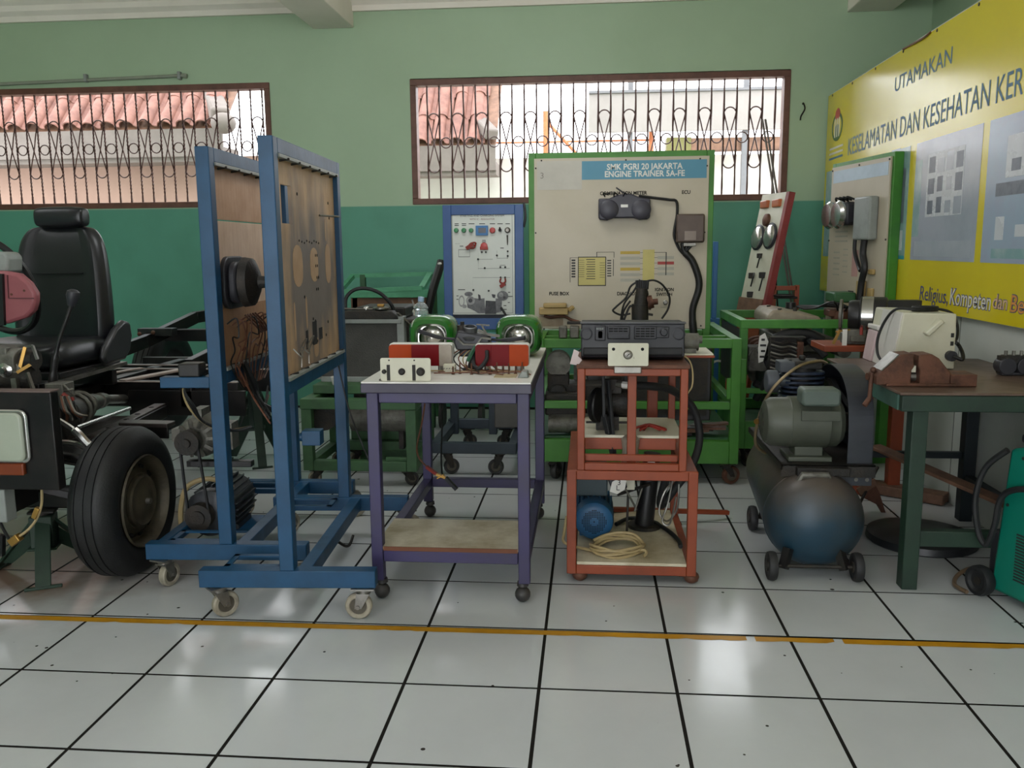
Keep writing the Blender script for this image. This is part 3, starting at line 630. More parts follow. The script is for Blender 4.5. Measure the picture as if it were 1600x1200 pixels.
b=MB(); b.tube([(-.31,.93,TZ+.08),(-.30,.90,TZ+.05),(-.31,.88,TZ+.0)],.014,8,False,5); b.box(-.335,-.285,.86,.91,TZ,TZ+.012); b.build('pedestal',iron,cs)
for k in range(9):
    y=.93-.012*k; a=-.37+.018*k
    part('wire',[wirec,wireb,wirec,wirey][k%4],cs,lambda b:b.tube([(-.33+.012*k,.92,TZ+.09),(a-.02,.88,TZ+.05),(a+.02*math.sin(k),.85,TZ+.012),(a+.07,.80+.02*(k%3),TZ+.006),(a+.16*math.cos(k),.76+.02*(k%4),TZ+.008),(a+.2*math.cos(k),.74+.03*(k%3),TZ+.006)],.0026,5,False,5))
part('clutch_tube',rubber,cs,lambda b:b.tube([(-.30,.9,TZ+.07),(-.29,.83,TZ+.03),(-.265,.80,TZ+.02),(-.24,.82,TZ+.05),(-.24,.84,TZ+.08)],.008,8,False,6))
part('green_wire',mat('green_wire','#2d5c43',.5),cs,lambda b:b.tube([(-.29,.885,TZ+.09),(-.30,.86,TZ+.07),(-.315,.85,TZ+.04)],.008,6,False,5))
# small terminals and connectors standing on the board, one by one
for k in range(12):
    x=-.36+.023*k; y=.78+.02*(k%3); o=MB(); o.cyl((x,y,TZ),(x,y,TZ+.03+.012*(k%2)),.0028,n=6); o.cyl((x,y,TZ),(x,y,TZ+.004),.006,n=8); o.build('terminal_post',rust,P)
cn=thing('connector_block','white connector block with pins amid the wires on the table','connector',(-.37,.86,TZ))
boxp('block',cream,cn,-.40,-.355,.80,.83,TZ,TZ+.035); part('pins',steel,cn,lambda b:[b.cyl((-.395+.01*k,.80,TZ+.02),(-.395+.01*k,.785,TZ+.02),.002,n=6) for k in range(5)])
fc=thing('fuse_cover','small grey wedge cover near the front corner of the table','cover',(-.09,.72,TZ))
part('cover',grey,fc,lambda b:b.prism([(-.115,TZ),(-.075,TZ),(-.08,TZ+.022),(-.098,TZ+.024)],'xz',.70,.76),bev=.003)
b=MB(); b.box(-.2,-.12,.70,.78,TZ,TZ+.003); o=b.build('paper_label',mat('tan_card','#a99a78',.7),None); ROOTM[o.name]=Matrix(); tag(o,'small tan card lying flat between terminal posts and wedge cover','card')
# clip cable hanging under the table
cl=thing('clip_cable','red and black crocodile clip lead hanging under the purple table','clip lead',(-.5,1.3,.4))
part('lead',wirec,cl,lambda b:b.tube([(-.60,1.62,.73),(-.62,1.5,.5),(-.62,1.35,.38),(-.555,1.28,.32)],.004,6,False,6)); part('lead',wireb,cl,lambda b:b.tube([(-.56,1.62,.73),(-.53,1.5,.5),(-.52,1.4,.36),(-.50,1.3,.28)],.004,6,False,6))
part('red_grip',wirer,cl,lambda b:b.bar((-.565,1.28,.33),(-.52,1.27,.30),.016,.012)); part('brass_jaw',mat('brass','#b08a4a',.35,.8),cl,lambda b:(b.bar((-.52,1.27,.30),(-.48,1.27,.285),.02,.01),b.bar((-.515,1.26,.285),(-.485,1.26,.30),.02,.006)))
part('black_grip',plast,cl,lambda b:b.bar((-.48,1.27,.285),(-.43,1.26,.235),.018,.014))
# ================================================================= RED AIR-CONDITIONING TRAINER CART
Rc=thing('air_conditioning_cart','two-tier orange-red steel cart carrying a black dashboard and a blue motor','cart',(.31,1.15,0))
def rframe(x0,x1,y0,y1,z0,z1,t,mid=True):
    for x in (x0+t/2,x1-t/2):
        for y in (y0+t/2,y1-t/2): boxp('post',orange,Rc,x-t/2,x+t/2,y-t/2,y+t/2,z0,z1)
    for z in (z0+t/2,z1-t/2):
        for y in (y0+t/2,y1-t/2): boxp('rail',orange,Rc,x0+t,x1-t,y-t/2+.001,y+t/2-.001,z-t/2,z+t/2-.0005)
        for x in (x0+t/2,x1-t/2): boxp('rail',orange,Rc,x-t/2+.001,x+t/2-.001,y0+t,y1-t,z-t/2,z+t/2-.0005)
rframe(.060,.548,.81,1.52,.038,.445,.036)
rframe(.098,.503,.81,1.30,.446,.832,.028)
boxp('top_plate',rust,Rc,.095,.508,.806,1.22,.832,.845,bev=.001); boxp('rear_shelf',orange,Rc,.30,.64,1.12,1.36,.832,.842); boxp('rear_shelf_top',cream,Rc,.31,.635,1.125,1.355,.842,.848,bev=.001)
boxp('centre_post',orange,Rc,.285,.318,.85,.875,.446,.832); boxp('centre_post',orange,Rc,.40,.445,1.5-.04,1.5,.445,.832)
boxp('tier_plate',orange,Rc,.062,.128,.812,1.5,.440,.4465); boxp('tier_plate',orange,Rc,.48,.546,.812,1.5,.440,.4465)
boxp('middle_shelf',cream,Rc,.102,.5,.93,1.29,.545,.556,bev=.001); boxp('middle_shelf_front',orange,Rc,.127,.474,.925,.945,.50,.545); boxp('middle_shelf_lip',orange,Rc,.127,.474,.842,.86,.474,.5)
boxp('lower_shelf',dirtywhite,Rc,.098,.512,.815,1.5,.074,.086,bev=.001)
for x,y in ((.10,.84),(.515,.84),(.1,1.47),(.515,1.47)):
    b=MB(); b.box(x-.03,x+.03,y-.02,y+.03,.033,.038); b.sph((x+(.02 if x>.3 else .01),y+.005,.0245),(.03,.03,.0245),12); b.build('castor',rust,Rc)
barp('foot_bar',orange,Rc,(.18,1.42,.11),(.80,1.66,.03),.025,.02)
# A/C compressor on the middle shelf
ac=thing('refrigerant_compressor','black belt-driven refrigerant compressor on the middle shelf of the red cart','compressor',(.215,1.05,.556))
part('body',iron,ac,lambda b:(b.cyl((.19,1.08,.66),(.30,1.08,.66),.055,n=24),b.box(.20,.27,1.03,1.12,.70,.76)),bev=.003)
part('pulley',black,ac,lambda b:b.lathe((.165,1.04,.655),(1,-.55,0),[(0,0),(.066,0),(.07,.006),(.058,.014),(.07,.024),(.066,.03),(.02,.032),(0,.04)],32))
part('service_port',alu,ac,lambda b:(b.cyl((.205,1.02,.765),(.205,1.02,.815),.016,n=12),b.cyl((.25,1.0,.745),(.285,.98,.745),.013,n=12)))
part('white_nut',white,ac,lambda b:b.cyl((.27,.975,.745),(.295,.965,.745),.014,n=6))
part('mount',iron,ac,lambda b:(b.box(.17,.26,1.02,1.13,.556,.61),b.box(.13,.30,1.06,1.075,.575,.582)))
belt=thing('drive_belt','black V-belt hanging from the compressor pulley inside the red cart','belt',(.205,.98,.47))
part('belt',rubber,belt,lambda b:(b.bar((.195,.985,.79),(.20,.965,.62),.012,.02),b.bar((.20,.965,.63),(.235,.93,.48),.014,.022),b.bar((.215,.99,.76),(.24,.935,.48),.012,.02)),bev=.002)
b=MB(); b.lathe((.30,.90,.448),(0,0,1),[(0,0),(.034,0),(.036,.02),(.03,.06),(.036,.1),(.02,.115),(0,.118)],14); o=b.build('plastic_wrapped_bottle',mat('cloudy_plastic','#a39a8b',.3,0,'#6f655a',.7,12,trans=.3),None); ROOTM[o.name]=Matrix(); tag(o,'cloudy plastic-wrapped bottle at the foot of the red centre post','bottle')
b=MB()
for k in range(9): b.tube([(.34+.02*math.sin(k),1.0+.01*k,.56),(.38,1.02+.015*math.sin(2*k),.575+.004*(k%3)),(.43+.015*math.cos(k*1.7),1.0+.02*math.sin(3*k),.565)],.004,5,False,4)
o=b.build('red_wire_bunch',wirer,None); ROOTM[o.name]=Matrix(); tag(o,'bunch of red wires lying on the middle shelf of the red cart','wires')
# electric motor in the lower tier
em=thing('electric_motor','blue electric motor with round perforated fan cover inside the red cart','motor',(.17,1.1,.086))
bm_=mat('motor_blue','#20567f',.42,0,'#1a4364',.6,6)
mx,my,mz=.165,1.02,.178
b=MB(); b.lathe((mx,my,mz),(0,1,0),[(0,0),(.05,0),(.066,.004),(.076,.012),(.080,.03),(.080,.085),(.072,.088),(.072,.30),(.06,.32),(0,.32)],36)
for k in range(20):
    a=2*PI*k/20; b.bar((mx+.076*math.cos(a),my+.1,mz+.076*math.sin(a)),(mx+.076*math.cos(a),my+.29,mz+.076*math.sin(a)),.005,.012,up=(math.cos(a),0,math.sin(a)))
b.box(mx-.06,mx+.06,my+.1,my+.28,.086,.11); b.build('housing',bm_,em)
b=MB()
for i in range(-7,8):
    for j in range(-7,8):
        x,z=i*.0068,j*.0068
        r=math.hypot(x,z)
        if .018<r<.049 or (r<=.018 and (i%2==0 and False)): b.box(mx+x-.0022,mx+x+.0022,my-.0006,my+.001,mz+z-.0022,mz+z+.0022)
b.cyl((mx,my-.0006,mz),(mx,my+.001,mz),.003,n=8); b.build('vent_hole',MATS['hole_black'],em)
boxp('terminal_box',mat('terminal_grey','#3b4a50',.5),em,.09,.22,1.12,1.25,.255,.375,bev=.006)
pc=thing('pressure_switch','small black switch box with a white number tag inside the red cart','switch',(.255,1.05,.3))
part('box',plast,pc,lambda b:b.bar((.225,1.03,.34),(.285,1.03,.36),.06,.07),bev=.005); part('number_tag',white,pc,lambda b:b.prism([(.225,.315),(.255,.305),(.285,.325),(.29,.36),(.265,.372),(.235,.355)],'xz',.986,.989))
txt('3',(.262,.985,.352),.03,ink,pc,rot=(PI/2,0,0)); txt('L',(.257,.985,.33),.03,ink,pc)
part('cream_box',cream,pc,lambda b:b.box(.29,.33,1.1,1.16,.29,.37),bev=.004); barp('bracket_arm',iron,pc,(.26,1.1,.27),(.40,1.2,.29),.012); barp('bracket_leg',iron,pc,(.30,1.12,.09),(.305,1.12,.3),.01)
for k,(a,c) in enumerate((((.29,1.1,.3),(.34,1.12,.2)),((.33,1.1,.2),(.36,1.1,.3)))): barp('bracket_leg',alu,pc,a,c,.008)
rd=thing('receiver_dryer','black upright receiver dryer bottle leaning inside the red cart','dryer bottle',(.39,1.25,.086))
part('bottle',black,rd,lambda b:b.cyl((.38,1.25,.10),(.41,1.25,.41),.04,.036,n=18)); part('label',white,rd,lambda b:b.bar((.40,1.209,.36),(.405,1.212,.40),.03,.003)); part('base',iron,rd,lambda b:b.cyl((.38,1.25,.086),(.38,1.25,.10),.07,n=18))
hs=thing('air_hose','thick black hose arching out of the right side of the red cart','hose',(.5,1.2,.4))
part('hose',rubber,hs,lambda b:b.tube([(.31,1.12,.72),(.38,1.14,.715),(.47,1.22,.69),(.555,1.3,.63),(.60,1.32,.55),(.61,1.3,.45),(.575,1.25,.36),(.50,1.22,.26),(.45,1.2,.2),(.44,1.15,.24),(.455,1.1,.34)],.017,10,False,6))
part('thin_tube',steel,hs,lambda b:b.tube([(.48,1.0,.36),(.44,.98,.32),(.42,.98,.24),(.45,.98,.2),(.49,1.0,.24),(.5,1.02,.34)],.004,6,False,6)); part('thin_tube',steel,hs,lambda b:b.tube([(.47,.98,.37),(.45,.95,.28),(.43,.95,.21),(.46,.95,.2),(.485,.98,.3)],.004,6,False,6))
b=MB(); b.tube([(.30,1.3,.1),(.26,1.24,.098),(.32,1.32,.1),(.40,1.3,.1),(.47,1.18,.098),(.505,1.05,.098),(.507,.98,.096)],.009,8,False,6); o=b.build('black_cable',wireb,None); ROOTM[o.name]=Matrix(); tag(o,'black cable lying across the lower white shelf of the red cart','cable')
rp=thing('coiled_cord','beige power cord coiled on the lower shelf of the red cart','cord',(.27,.92,.09))
pts=[(.03,.95,.09),(.04,.9,.13)] 
P_=[(.055,1.02,.2),(.045,.98,.14),(.045,.94,.12),(.085,.93,.105),(.14,.93,.094)]
for k in range(40):
    a=PI+2*PI*k/10+.2; r=.085+.008*math.sin(k*1.3); P_.append((.255+r*1.15*math.cos(a),.925+r*.85*math.sin(a),.094+.009*(k//10)+.005*math.sin(k*2.1)+(.02 if (k%10) in (6,7,8) else 0)))
part('cord',wirey,rp,lambda b:b.tube(P_,.0062,7,False,5))
part('plug_tail',wirey,rp,lambda b:b.tube([(.33,.9,.105),(.36,.89,.11),(.365,.88,.1),(.355,.87,.094)],.006,6,False,5))
# dashboard on top
D=thing('dashboard','black car heater dashboard with louvred vents on top of the red cart','dashboard',(.305,.99,.845))
part('body',plast,D,lambda b:b.prism([(.93,.86),(.945,.985),(.955,.99),(1.12,.985),(1.14,.85),(.97,.847)],'yz',.11,.50),bev=.005)
part('lower_panel',mat('dull_black_plastic','#1c1c1f',.6),D,lambda b:b.prism([(.925,.868),(.928,.895),(.99,.90),(.99,.848),(.95,.85)],'yz',.118,.492),bev=.004)
part('top_lip',mat('grey_lip','#57575a',.5),D,lambda b:b.box(.106,.504,.938,.96,.984,.992),bev=.003)
def dp(x,y): return aty(x,y,.93)
for (x,y) in ((916,522),(1061,522)):
    p=dp(x,y); k=MB(); yv=.928+(p.z-.86)/.125*.015
    k.lathe((p.x,yv+.006,p.z),(0,-1,0),[(.024,0),(.024,.008),(.02,.009),(.019,.003),(.0,.003)],24); k.build('round_vent',plast,D)
for (xa,xb,n) in ((949,984,2),(991,1026,4)):
    a=dp(xa,510); c=dp(xb,530); fr=boxp('vent_frame',plast,D,a.x,c.x,.927,.95,c.z,a.z,bev=.003)
    for r in range(n):
        for q in range(4):
            zz=a.z-.006-r*.0095; xx=a.x+.006+(c.x-a.x-.012)*q/4; boxp('louvre_slot',MATS['hole_black'],fr,xx,xx+(c.x-a.x-.012)/4-.003,.9262,.93,zz-.005,zz,bev=0)
    if n==2: boxp('vent_flap',plast,fr,a.x+.004,c.x-.004,.925,.93,c.z+.004,c.z+.022,bev=.001)
p=dp(1037,519); k=MB(); k.lathe((p.x,.935,p.z),(0,-1,0),[(.015,0),(.014,.016),(.011,.02),(0,.02)],20); k.build('knob',plast,D); boxp('control_block',plast,D,p.x-.028,p.x+.02,.928,.945,p.z-.022,p.z+.02,bev=.003)
p=dp(938,514); b=MB(); [b.box(p.x-.014+.007*q,p.x-.014+.007*q+.004,.925,.93,p.z-.002,p.z+.004) for q in range(4)]; b.build('symbol_marks',grey,D); boxp('lever_slot',MATS['hole_black'],D,p.x-.008,p.x+.008,.928,.935,p.z-.035,p.z-.008,bev=0); boxp('control_block',plast,D,p.x-.02,p.x+.02,.928,.94,p.z-.045,p.z+.012,bev=.003)
part('wire',wirey,D,lambda b:b.tube([(.49,.95,.87),(.515,.90,.85),(.518,.82,.82),(.515,.80,.77),(.50,.83,.73),(.488,.85,.67),(.485,.9,.64)],.003,6,False,6))
kp=thing('key_plate','cream plate with a key switch leaning on the front of the dashboard','switch panel',(.285,.8,.81))
a=aty(950,536,.8); c=aty(1013,572,.8)
part('plate',cream,kp,lambda b:b.prism(rrect(a.x,c.x,c.z,a.z,.006),'xz',.797,.80),bev=.001)
cx=(a.x+c.x)/2-.001; cz=(a.z+c.z)/2
part('key_switch',steel,kp,lambda b:b.lathe((cx,.797,cz),(0,-1,0),[(.017,0),(.017,.004),(.013,.008),(.012,.014),(.008,.015),(.007,.01),(0,.01)],22)); part('key_slot',MATS['hole_black'],kp,lambda b:b.bar((cx-.004,.7825,cz-.004),(cx+.004,.7825,cz+.004),.003,.002))
for s,x in ((0,.055),(1,-.055)): part('bolt_hole',MATS['hole_black'],kp,lambda b:b.cyl((cx+x*.95,.7962,cz+.02),(cx+x*.95,.798,cz+.02),.006,n=12))
txt('1',(cx+.022,.7965,cz-.012),.01,ink,kp); boxp('plate_bracket',steel,kp,cx-.05,cx+.05,.80,.806,.815,.84)
hm=thing('blower_motor','small grey motor lying on the rear shelf beside the dashboard','motor',(.56,1.2,.848))
part('body',alu,hm,lambda b:(b.cyl((.50,1.18,.89),(.58,1.18,.89),.036,n=20),b.cyl((.58,1.18,.90),(.595,1.18,.90),.016,n=12),b.box(.5,.57,1.15,1.21,.848,.866)))
tg=thing('paper_tag','crumpled pale paper tag hanging beside the left end of the dashboard','tag',(.1,.86,.85))
part('paper',mat('pinkish_paper','#d3c2c0',.7),tg,lambda b:b.prism([(.07,.845),(.10,.84),(.115,.86),(.10,.875),(.105,.89),(.085,.90),(.078,.875)],'xz',.835,.838)); barp('tie',wireb,tg,(.09,.837,.88),(.112,.86,.9),.005)
# ================================================================= GREEN ENGINE TRAINER (big white board)
def engine(root,x0,y0,z0,s=1,cover=None):
    """bare inline engine: block, head, sump, runners, pulleys, alternator, hoses (axis along y)"""
    def bx(n,m,a): return boxp(n,m,root,x0+a[0]*s,x0+a[1]*s,y0+a[2]*s,y0+a[3]*s,z0+a[4]*s,z0+a[5]*s,bev=.008)
    bx('engine_block',iron,(-.13,.13,-.25,.25,.12,.36)); bx('cylinder_head',alu,(-.12,.12,-.24,.24,.36,.46)); bx('sump',iron,(-.11,.11,-.2,.22,0,.12)); bx('rocker_cover',cover or alu,(-.09,.09,-.23,.23,.46,.54))
    for k in range(4):
        y=y0+(-.18+.12*k)*s; part('intake_runner',alu,root,lambda b:b.tube([(x0+.1*s,y,z0+.4*s),(x0+.2*s,y,z0+.43*s),(x0+.26*s,y,z0+.38*s)],.02*s,8,False,4)); part('exhaust_runner',rust,root,lambda b:b.tube([(x0-.1*s,y,z0+.4*s),(x0-.19*s,y,z0+.38*s),(x0-.2*s,y,z0+.28*s)],.02*s,8,False,4))
    part('intake_plenum',alu,root,lambda b:b.cyl((x0+.27*s,y0-.25*s,z0+.37*s),(x0+.27*s,y0+.22*s,z0+.37*s),.04*s,n=14))
    for (dx,dz,r) in ((0,.14,.07),(-.13,.3,.045),(.1,.3,.055)): part('pulley',black,root,lambda b:b.lathe((x0+dx*s,y0-.25*s,z0+dz*s),(0,-1,0),[(0,0),(r*s,0),(r*.8*s,.012*s),(r*s,.025*s),(r*.5*s,.027*s),(0,.03*s)],20))
    part('drive_belt',rubber,root,lambda b:b.tube([(x0+.07*s,y0-.265*s,z0+.1*s),(x0+.15*s,y0-.265*s,z0+.3*s),(x0+.06*s,y0-.265*s,z0+.355*s),(x0-.16*s,y0-.265*s,z0+.34*s),(x0-.16*s,y0-.265*s,z0+.27*s),(x0-.06*s,y0-.265*s,z0+.08*s)],.008*s,6,True,4))
    part('alternator',alu,root,lambda b:(b.cyl((x0-.19*s,y0-.24*s,z0+.32*s),(x0-.19*s,y0-.08*s,z0+.32*s),.07*s,n=18),[b.box(x0-.26*s,x0-.12*s,y0+(-.22+.03*k)*s,y0+(-.21+.03*k)*s,z0+.25*s,z0+.39*s) for k in range(5)]))
    part('flywheel_housing',alu,root,lambda b:b.cyl((x0,y0+.25*s,z0+.2*s),(x0,y0+.36*s,z0+.2*s),.17*s,n=22))
    part('hose',rubber,root,lambda b:b.tube([(x0+.05*s,y0-.24*s,z0+.42*s),(x0+.05*s,y0-.36*s,z0+.44*s),(x0+.12*s,y0-.42*s,z0+.36*s)],.022*s,8,False,5)); part('hose',rubber,root,lambda b:b.tube([(x0-.1*s,y0-.24*s,z0+.2*s),(x0-.15*s,y0-.33*s,z0+.15*s),(x0-.25*s,y0-.36*s,z0+.2*s)],.02*s,8,False,5))
E1=thing('engine_trainer','bright green wheeled engine trainer with tall white instrument board at the back','engine trainer',(.37,2.5,0))
t=.05; fx0,fx1,fy0,fy1=-.15,.94,2.25,3.3
for x in (fx0+t/2,fx1-t/2):
    for y in (fy0+t/2,fy1-t/2): boxp('post',green,E1,x-t/2,x+t/2,y-t/2,y+t/2,.115,.79)
for y in (fy0+t/2,fy1-t/2):
    boxp('top_rail',green,E1,fx0+t,fx1-t,y-t/2,y+t/2,.74,.788); boxp('middle_rail',green,E1,fx0+t,fx1-t,y-.018,y+.018,.41,.45); boxp('bottom_plate',green,E1,fx0+t,fx1-t,y-t/2,y+t/2,.115,.24)
for x in (fx0+t/2,fx1-t/2):
    boxp('top_rail',green,E1,x-t/2,x+t/2,fy0+t,fy1-t,.74,.788); boxp('middle_rail',green,E1,x-.018,x+.018,fy0+t,fy1-t,.41,.45); boxp('bottom_plate',green,E1,x-t/2,x+t/2,fy0+t,fy1-t,.115,.24)
boxp('deck',dgreen,E1,fx0+.01,fx1-.01,fy0+.05,fy1-.05,.235,.25); boxp('hinge_plate',green,E1,fx1-.072,fx1-.05,fy0+.0,fy0+.02,.47,.58); boxp('hinge_plate',green,E1,fx1,fx1+.03,fy0+.02,fy0+.04,.55,.68)
for x,y,a in ((fx1-.06,fy0+.02,.4),(fx0+.1,fy0+.06,1.2),(fx1-.1,fy1-.06,.2),(fx0+.1,fy1-.06,2)): caster(E1,x,y,.115,.05,a,rust if a==.4 else cw_dark,iron,.035,.03)
BY=2.75
bx0,bx1,bz0,bz1=-.211,.838,.77,1.805; t=.042
for x in (bx0,bx1-t): boxp('board_frame',green,E1,x,x+t,BY-.025,BY+.025,.70,bz1)
for z in (bz0-.02,bz1-t): boxp('board_frame',green,E1,bx0+t,bx1-t,BY-.025,BY+.025,z,z+t)
PY=BY-.03
def bp(x,y,d=0): return aty(x,y,PY-d)
pnl=MB().box(bx0+.033,bx1-.03,PY,PY+.01,bz0+.03,bz1-.032).build('instrument_board',boardw,E1,bev=.001)
def flat(name,m,x0,y0,x1,y1,par,th=.0008,d=0):
    a=bp(x0,y0); c=bp(x1,y1); return MB().box(a.x,c.x,PY-th-d,PY-d,c.z,a.z).build(name,m,par)
flat('title_strip',mat('title_blue','#4a869e',.4,0,'#427b93',.4,3),908,252,1104,278,pnl); flat('sticker',mat('grey_sticker','#b3aea2',.35,0,'#a29d92',.6,5),839,252,909,296,pnl,.001)
wht=mat('white_print','#dcdcd4',.5)
def bt(s,x,y,px,m=ink,sx=1,par=None,d=.0012,bold=0,al='CENTER'):
    p=bp(x,y); txt(s,(p.x,PY-d,p.z),px*5.2/1355/.72,m,par or E1,sx=sx,bold=bold,align=al)
bt('SMK PGRI 20 JAKARTA',1007,260.5,8.6,wht,.93,bold=.0011); bt('ENGINE TRAINER 5A-FE',1007,271.8,8.6,wht,.93,bold=.0011)
bt('3',847,275,9,mat('grey_print','#7d786e',.5),d=.0014)
BD_=.0007
for s,x,y,h in (('COMBINATION METER',974,302,5.2),('ECU',1072,300.5,5.2),('FUSE BOX',873.5,459,5.2),('DIAGNOSIS',982,459,5.2),('IGNITION',1038,452.6,4.9),('SWITCH',1038,460.2,4.9)): bt(s,x,y,h,MATS['hole_black'],.93,bold=BD_)
yl1=mat('printed_yellow','#bdb06a',.5); yl2=mat('printed_ochre','#b59a3c',.5); gr1=mat('printed_grey','#a5a294',.5); rd1=mat('printed_red','#a33a34',.5)
def Q(x,y): return 820+x*.25,230+y*.25
def qf(n,m,x0,y0,x1,y1,d=0,th=.0006): a=Q(x0,y0); c=Q(x1,y1); return flat(n,m,*a,*c,pnl,th,d)
qf('diagram_box',yl1,332,685,507,867)
for e in ((332,685,507,689),(332,862,507,867),(332,685,336,867),(503,685,507,867)): qf('diagram_line',ink,*e,d=.0005)
for k in range(9): qf('diagram_line',ink,336,705+k*13,372,707+k*13,d=.0005); qf('diagram_line',ink,384+4*(k%2),700+k*15,440,704+k*15,d=.0005) 
for k in range(7): qf('diagram_line',ink,468,722+k*15,500,724+k*15,d=.0005); qf('diagram_mark',ink,292,702+k*17,316,712+k*17); qf('diagram_mark',ink,515,705+k*16,540,712+k*16)
for e in ((282,690,285,845),(282,690,330,692),(448,655,452,686),(448,655,560,657),(556,655,559,690),(552,700,555,805)): qf('diagram_line',ink,*e)
qf('diagram_box',yl1,738,640,808,838)
for k,m_ in enumerate((yl2,gr1,gr1,yl2,gr1,gr1)): qf('diagram_bar',m_,597,650+34.4*k,720,668+34.4*k); qf('diagram_line',ink,720,658+34.4*k,738,660+34.4*k)
for k,m_ in enumerate((gr1,rd1,gr1,gr1)): qf('diagram_bar',m_,830,681+34*k,932,699+34*k); qf('diagram_line',ink,808,689+34*k,830,691+34*k)
for e in ((808,656,884,658),(881,656,884,800)): qf('diagram_line',ink,*e,d=.0006)
for x,y in ((846,251),(978,250),(1094,248),(837,263),(1105,259),(837,364),(1101,363),(838,498),(850,514),(1095,509)):
    p=bp(x,y); part('screw',iron,pnl,lambda b:b.cyl((p.x,PY-.003,p.z),(p.x,PY,p.z),.005,n=8))
# instrument cluster
a=bp(935,311); c=bp(1015,343); cl_=E1
part('instrument_cluster',mat('cluster_plastic','#3a3842',.4,0,'#302e38',.5,6),E1,lambda b:b.prism([(a.x,a.z),(a.x,c.z+.01),(a.x+.01,c.z),(a.x+.05,c.z-.004),(a.x+.085,c.z+.008),(a.x+.2,c.z+.008),(c.x-.06,c.z-.004),(c.x-.015,c.z),(c.x,c.z+.01),(c.x,a.z-.005),(c.x-.06,a.z+.004),(c.x-.1,a.z+.022),(a.x+.16,a.z+.026),(a.x+.10,a.z+.018),(a.x+.06,a.z)],'xz',PY-.055,PY),bev=.008)
ic=bpy.data.objects['instrument_cluster']
for x in (951,1001):
    p=bp(x,328); part('gauge_housing',MATS['cluster_plastic'],ic,lambda b:b.lathe((p.x,PY-.05,p.z),(0,-1,0),[(.056,0),(.054,.012),(.045,.018),(0,.02)],28))
p=bp(975,322.5); boxp('small_sticker',white,ic,p.x-.02,p.x+.02,PY-.0585,PY-.055,p.z-.008,p.z+.008,bev=0); p=bp(975,334); boxp('centre_panel',MATS['cluster_plastic'],ic,p.x-.065,p.x+.065,PY-.06,PY-.05,p.z-.008,p.z+.048,bev=.003) if False else None
for k in range(3): p=bp(945+k*14,303); part('cluster_wire',wireb,ic,lambda b:b.tube([(p.x,PY-.05,a.z+.01),(p.x+.01*(k-1),PY-.08,a.z+.028),(p.x+.02,PY-.05,a.z+.02)],.004,6,False,4))
barp('cluster_clip',plast,ic,(bp(962,298).x,PY-.05,bp(962,294).z),(bp(975,303).x,PY-.05,bp(975,303).z),.012,.008)
# ECU and loom
a=bp(1056,335); c=bp(1099,379); e_=boxp('control_unit',mat('brown_grey_metal','#5a4c45',.45,.2,'#4a3d37',.6,7),E1,a.x,c.x,PY-.05,PY-.001,c.z,a.z,bev=.01)
p=bp(1077,369); boxp('unit_label',mat('worn_label','#8b7d74',.5),e_,p.x-.032,p.x+.032,PY-.0512,PY-.05,p.z-.022,p.z+.028,bev=0); boxp('unit_bracket',steel,e_,p.x-.035,p.x+.035,PY-.03,PY-.02,c.z-.02,c.z,bev=.002)
def lp(pts,d=.02): return [Vector(bp(x,y,d)) for x,y in pts]
part('loom',wireb,E1,lambda b:b.tube(lp([(998,306),(1020,309),(1045,312),(1057,315),(1058,335),(1054,358),(1054,372),(1062,390),(1072,400)]),.008,8,False,5))
part('loom',wireb,E1,lambda b:b.tube(lp([(1066,380),(1069,393),(1080,405),(1087,420),(1092,438),(1091,455),(1083,480),(1082,500),(1084,522)]),[.012]*6+[.02]*30+[.022]*5,10,False,5))
for k in range(3): part('loom_branch',rubber,E1,lambda b:b.tube(lp([(1066+k*8,378),(1068+k*5,386),(1070,394)]),.008,8,False,4))
# fuse box
a=bp(843,480); c=bp(888,491)
part('fuse_box',mat('fusebox_ochre','#a78d58',.5,0,'#8b7340',.6,8),E1,lambda b:(b.box(a.x,c.x,PY-.05,PY,c.z,a.z),b.box(a.x+.025,c.x-.01,PY-.06,PY,a.z,a.z+.025),b.bar((c.x,PY-.03,a.z-.02),(c.x+.03,PY-.02,a.z+.005),.03,.02)),bev=.005)
part('fuse_loom',rust,E1,lambda b:b.tube(lp([(850,493),(860,496),(880,494),(893,500),(905,503)]),.009,8,False,5)); flat('oil_stain',mat('brown_smear','#9c8a74',.6,0,'#7d6a55',.8,9),842,493,880,510,pnl)
# ignition switch
a=bp(1032,464); c=bp(1044,480); boxp('switch_plate',boardw,E1,a.x,c.x,PY-.004,PY,c.z,a.z,bev=.001); p=bp(1039.5,472.5); part('ignition_switch',steel,E1,lambda b:b.lathe((p.x,PY-.004,p.z),(0,-1,0),[(.014,0),(.014,.008),(.009,.012),(0,.012)],16))
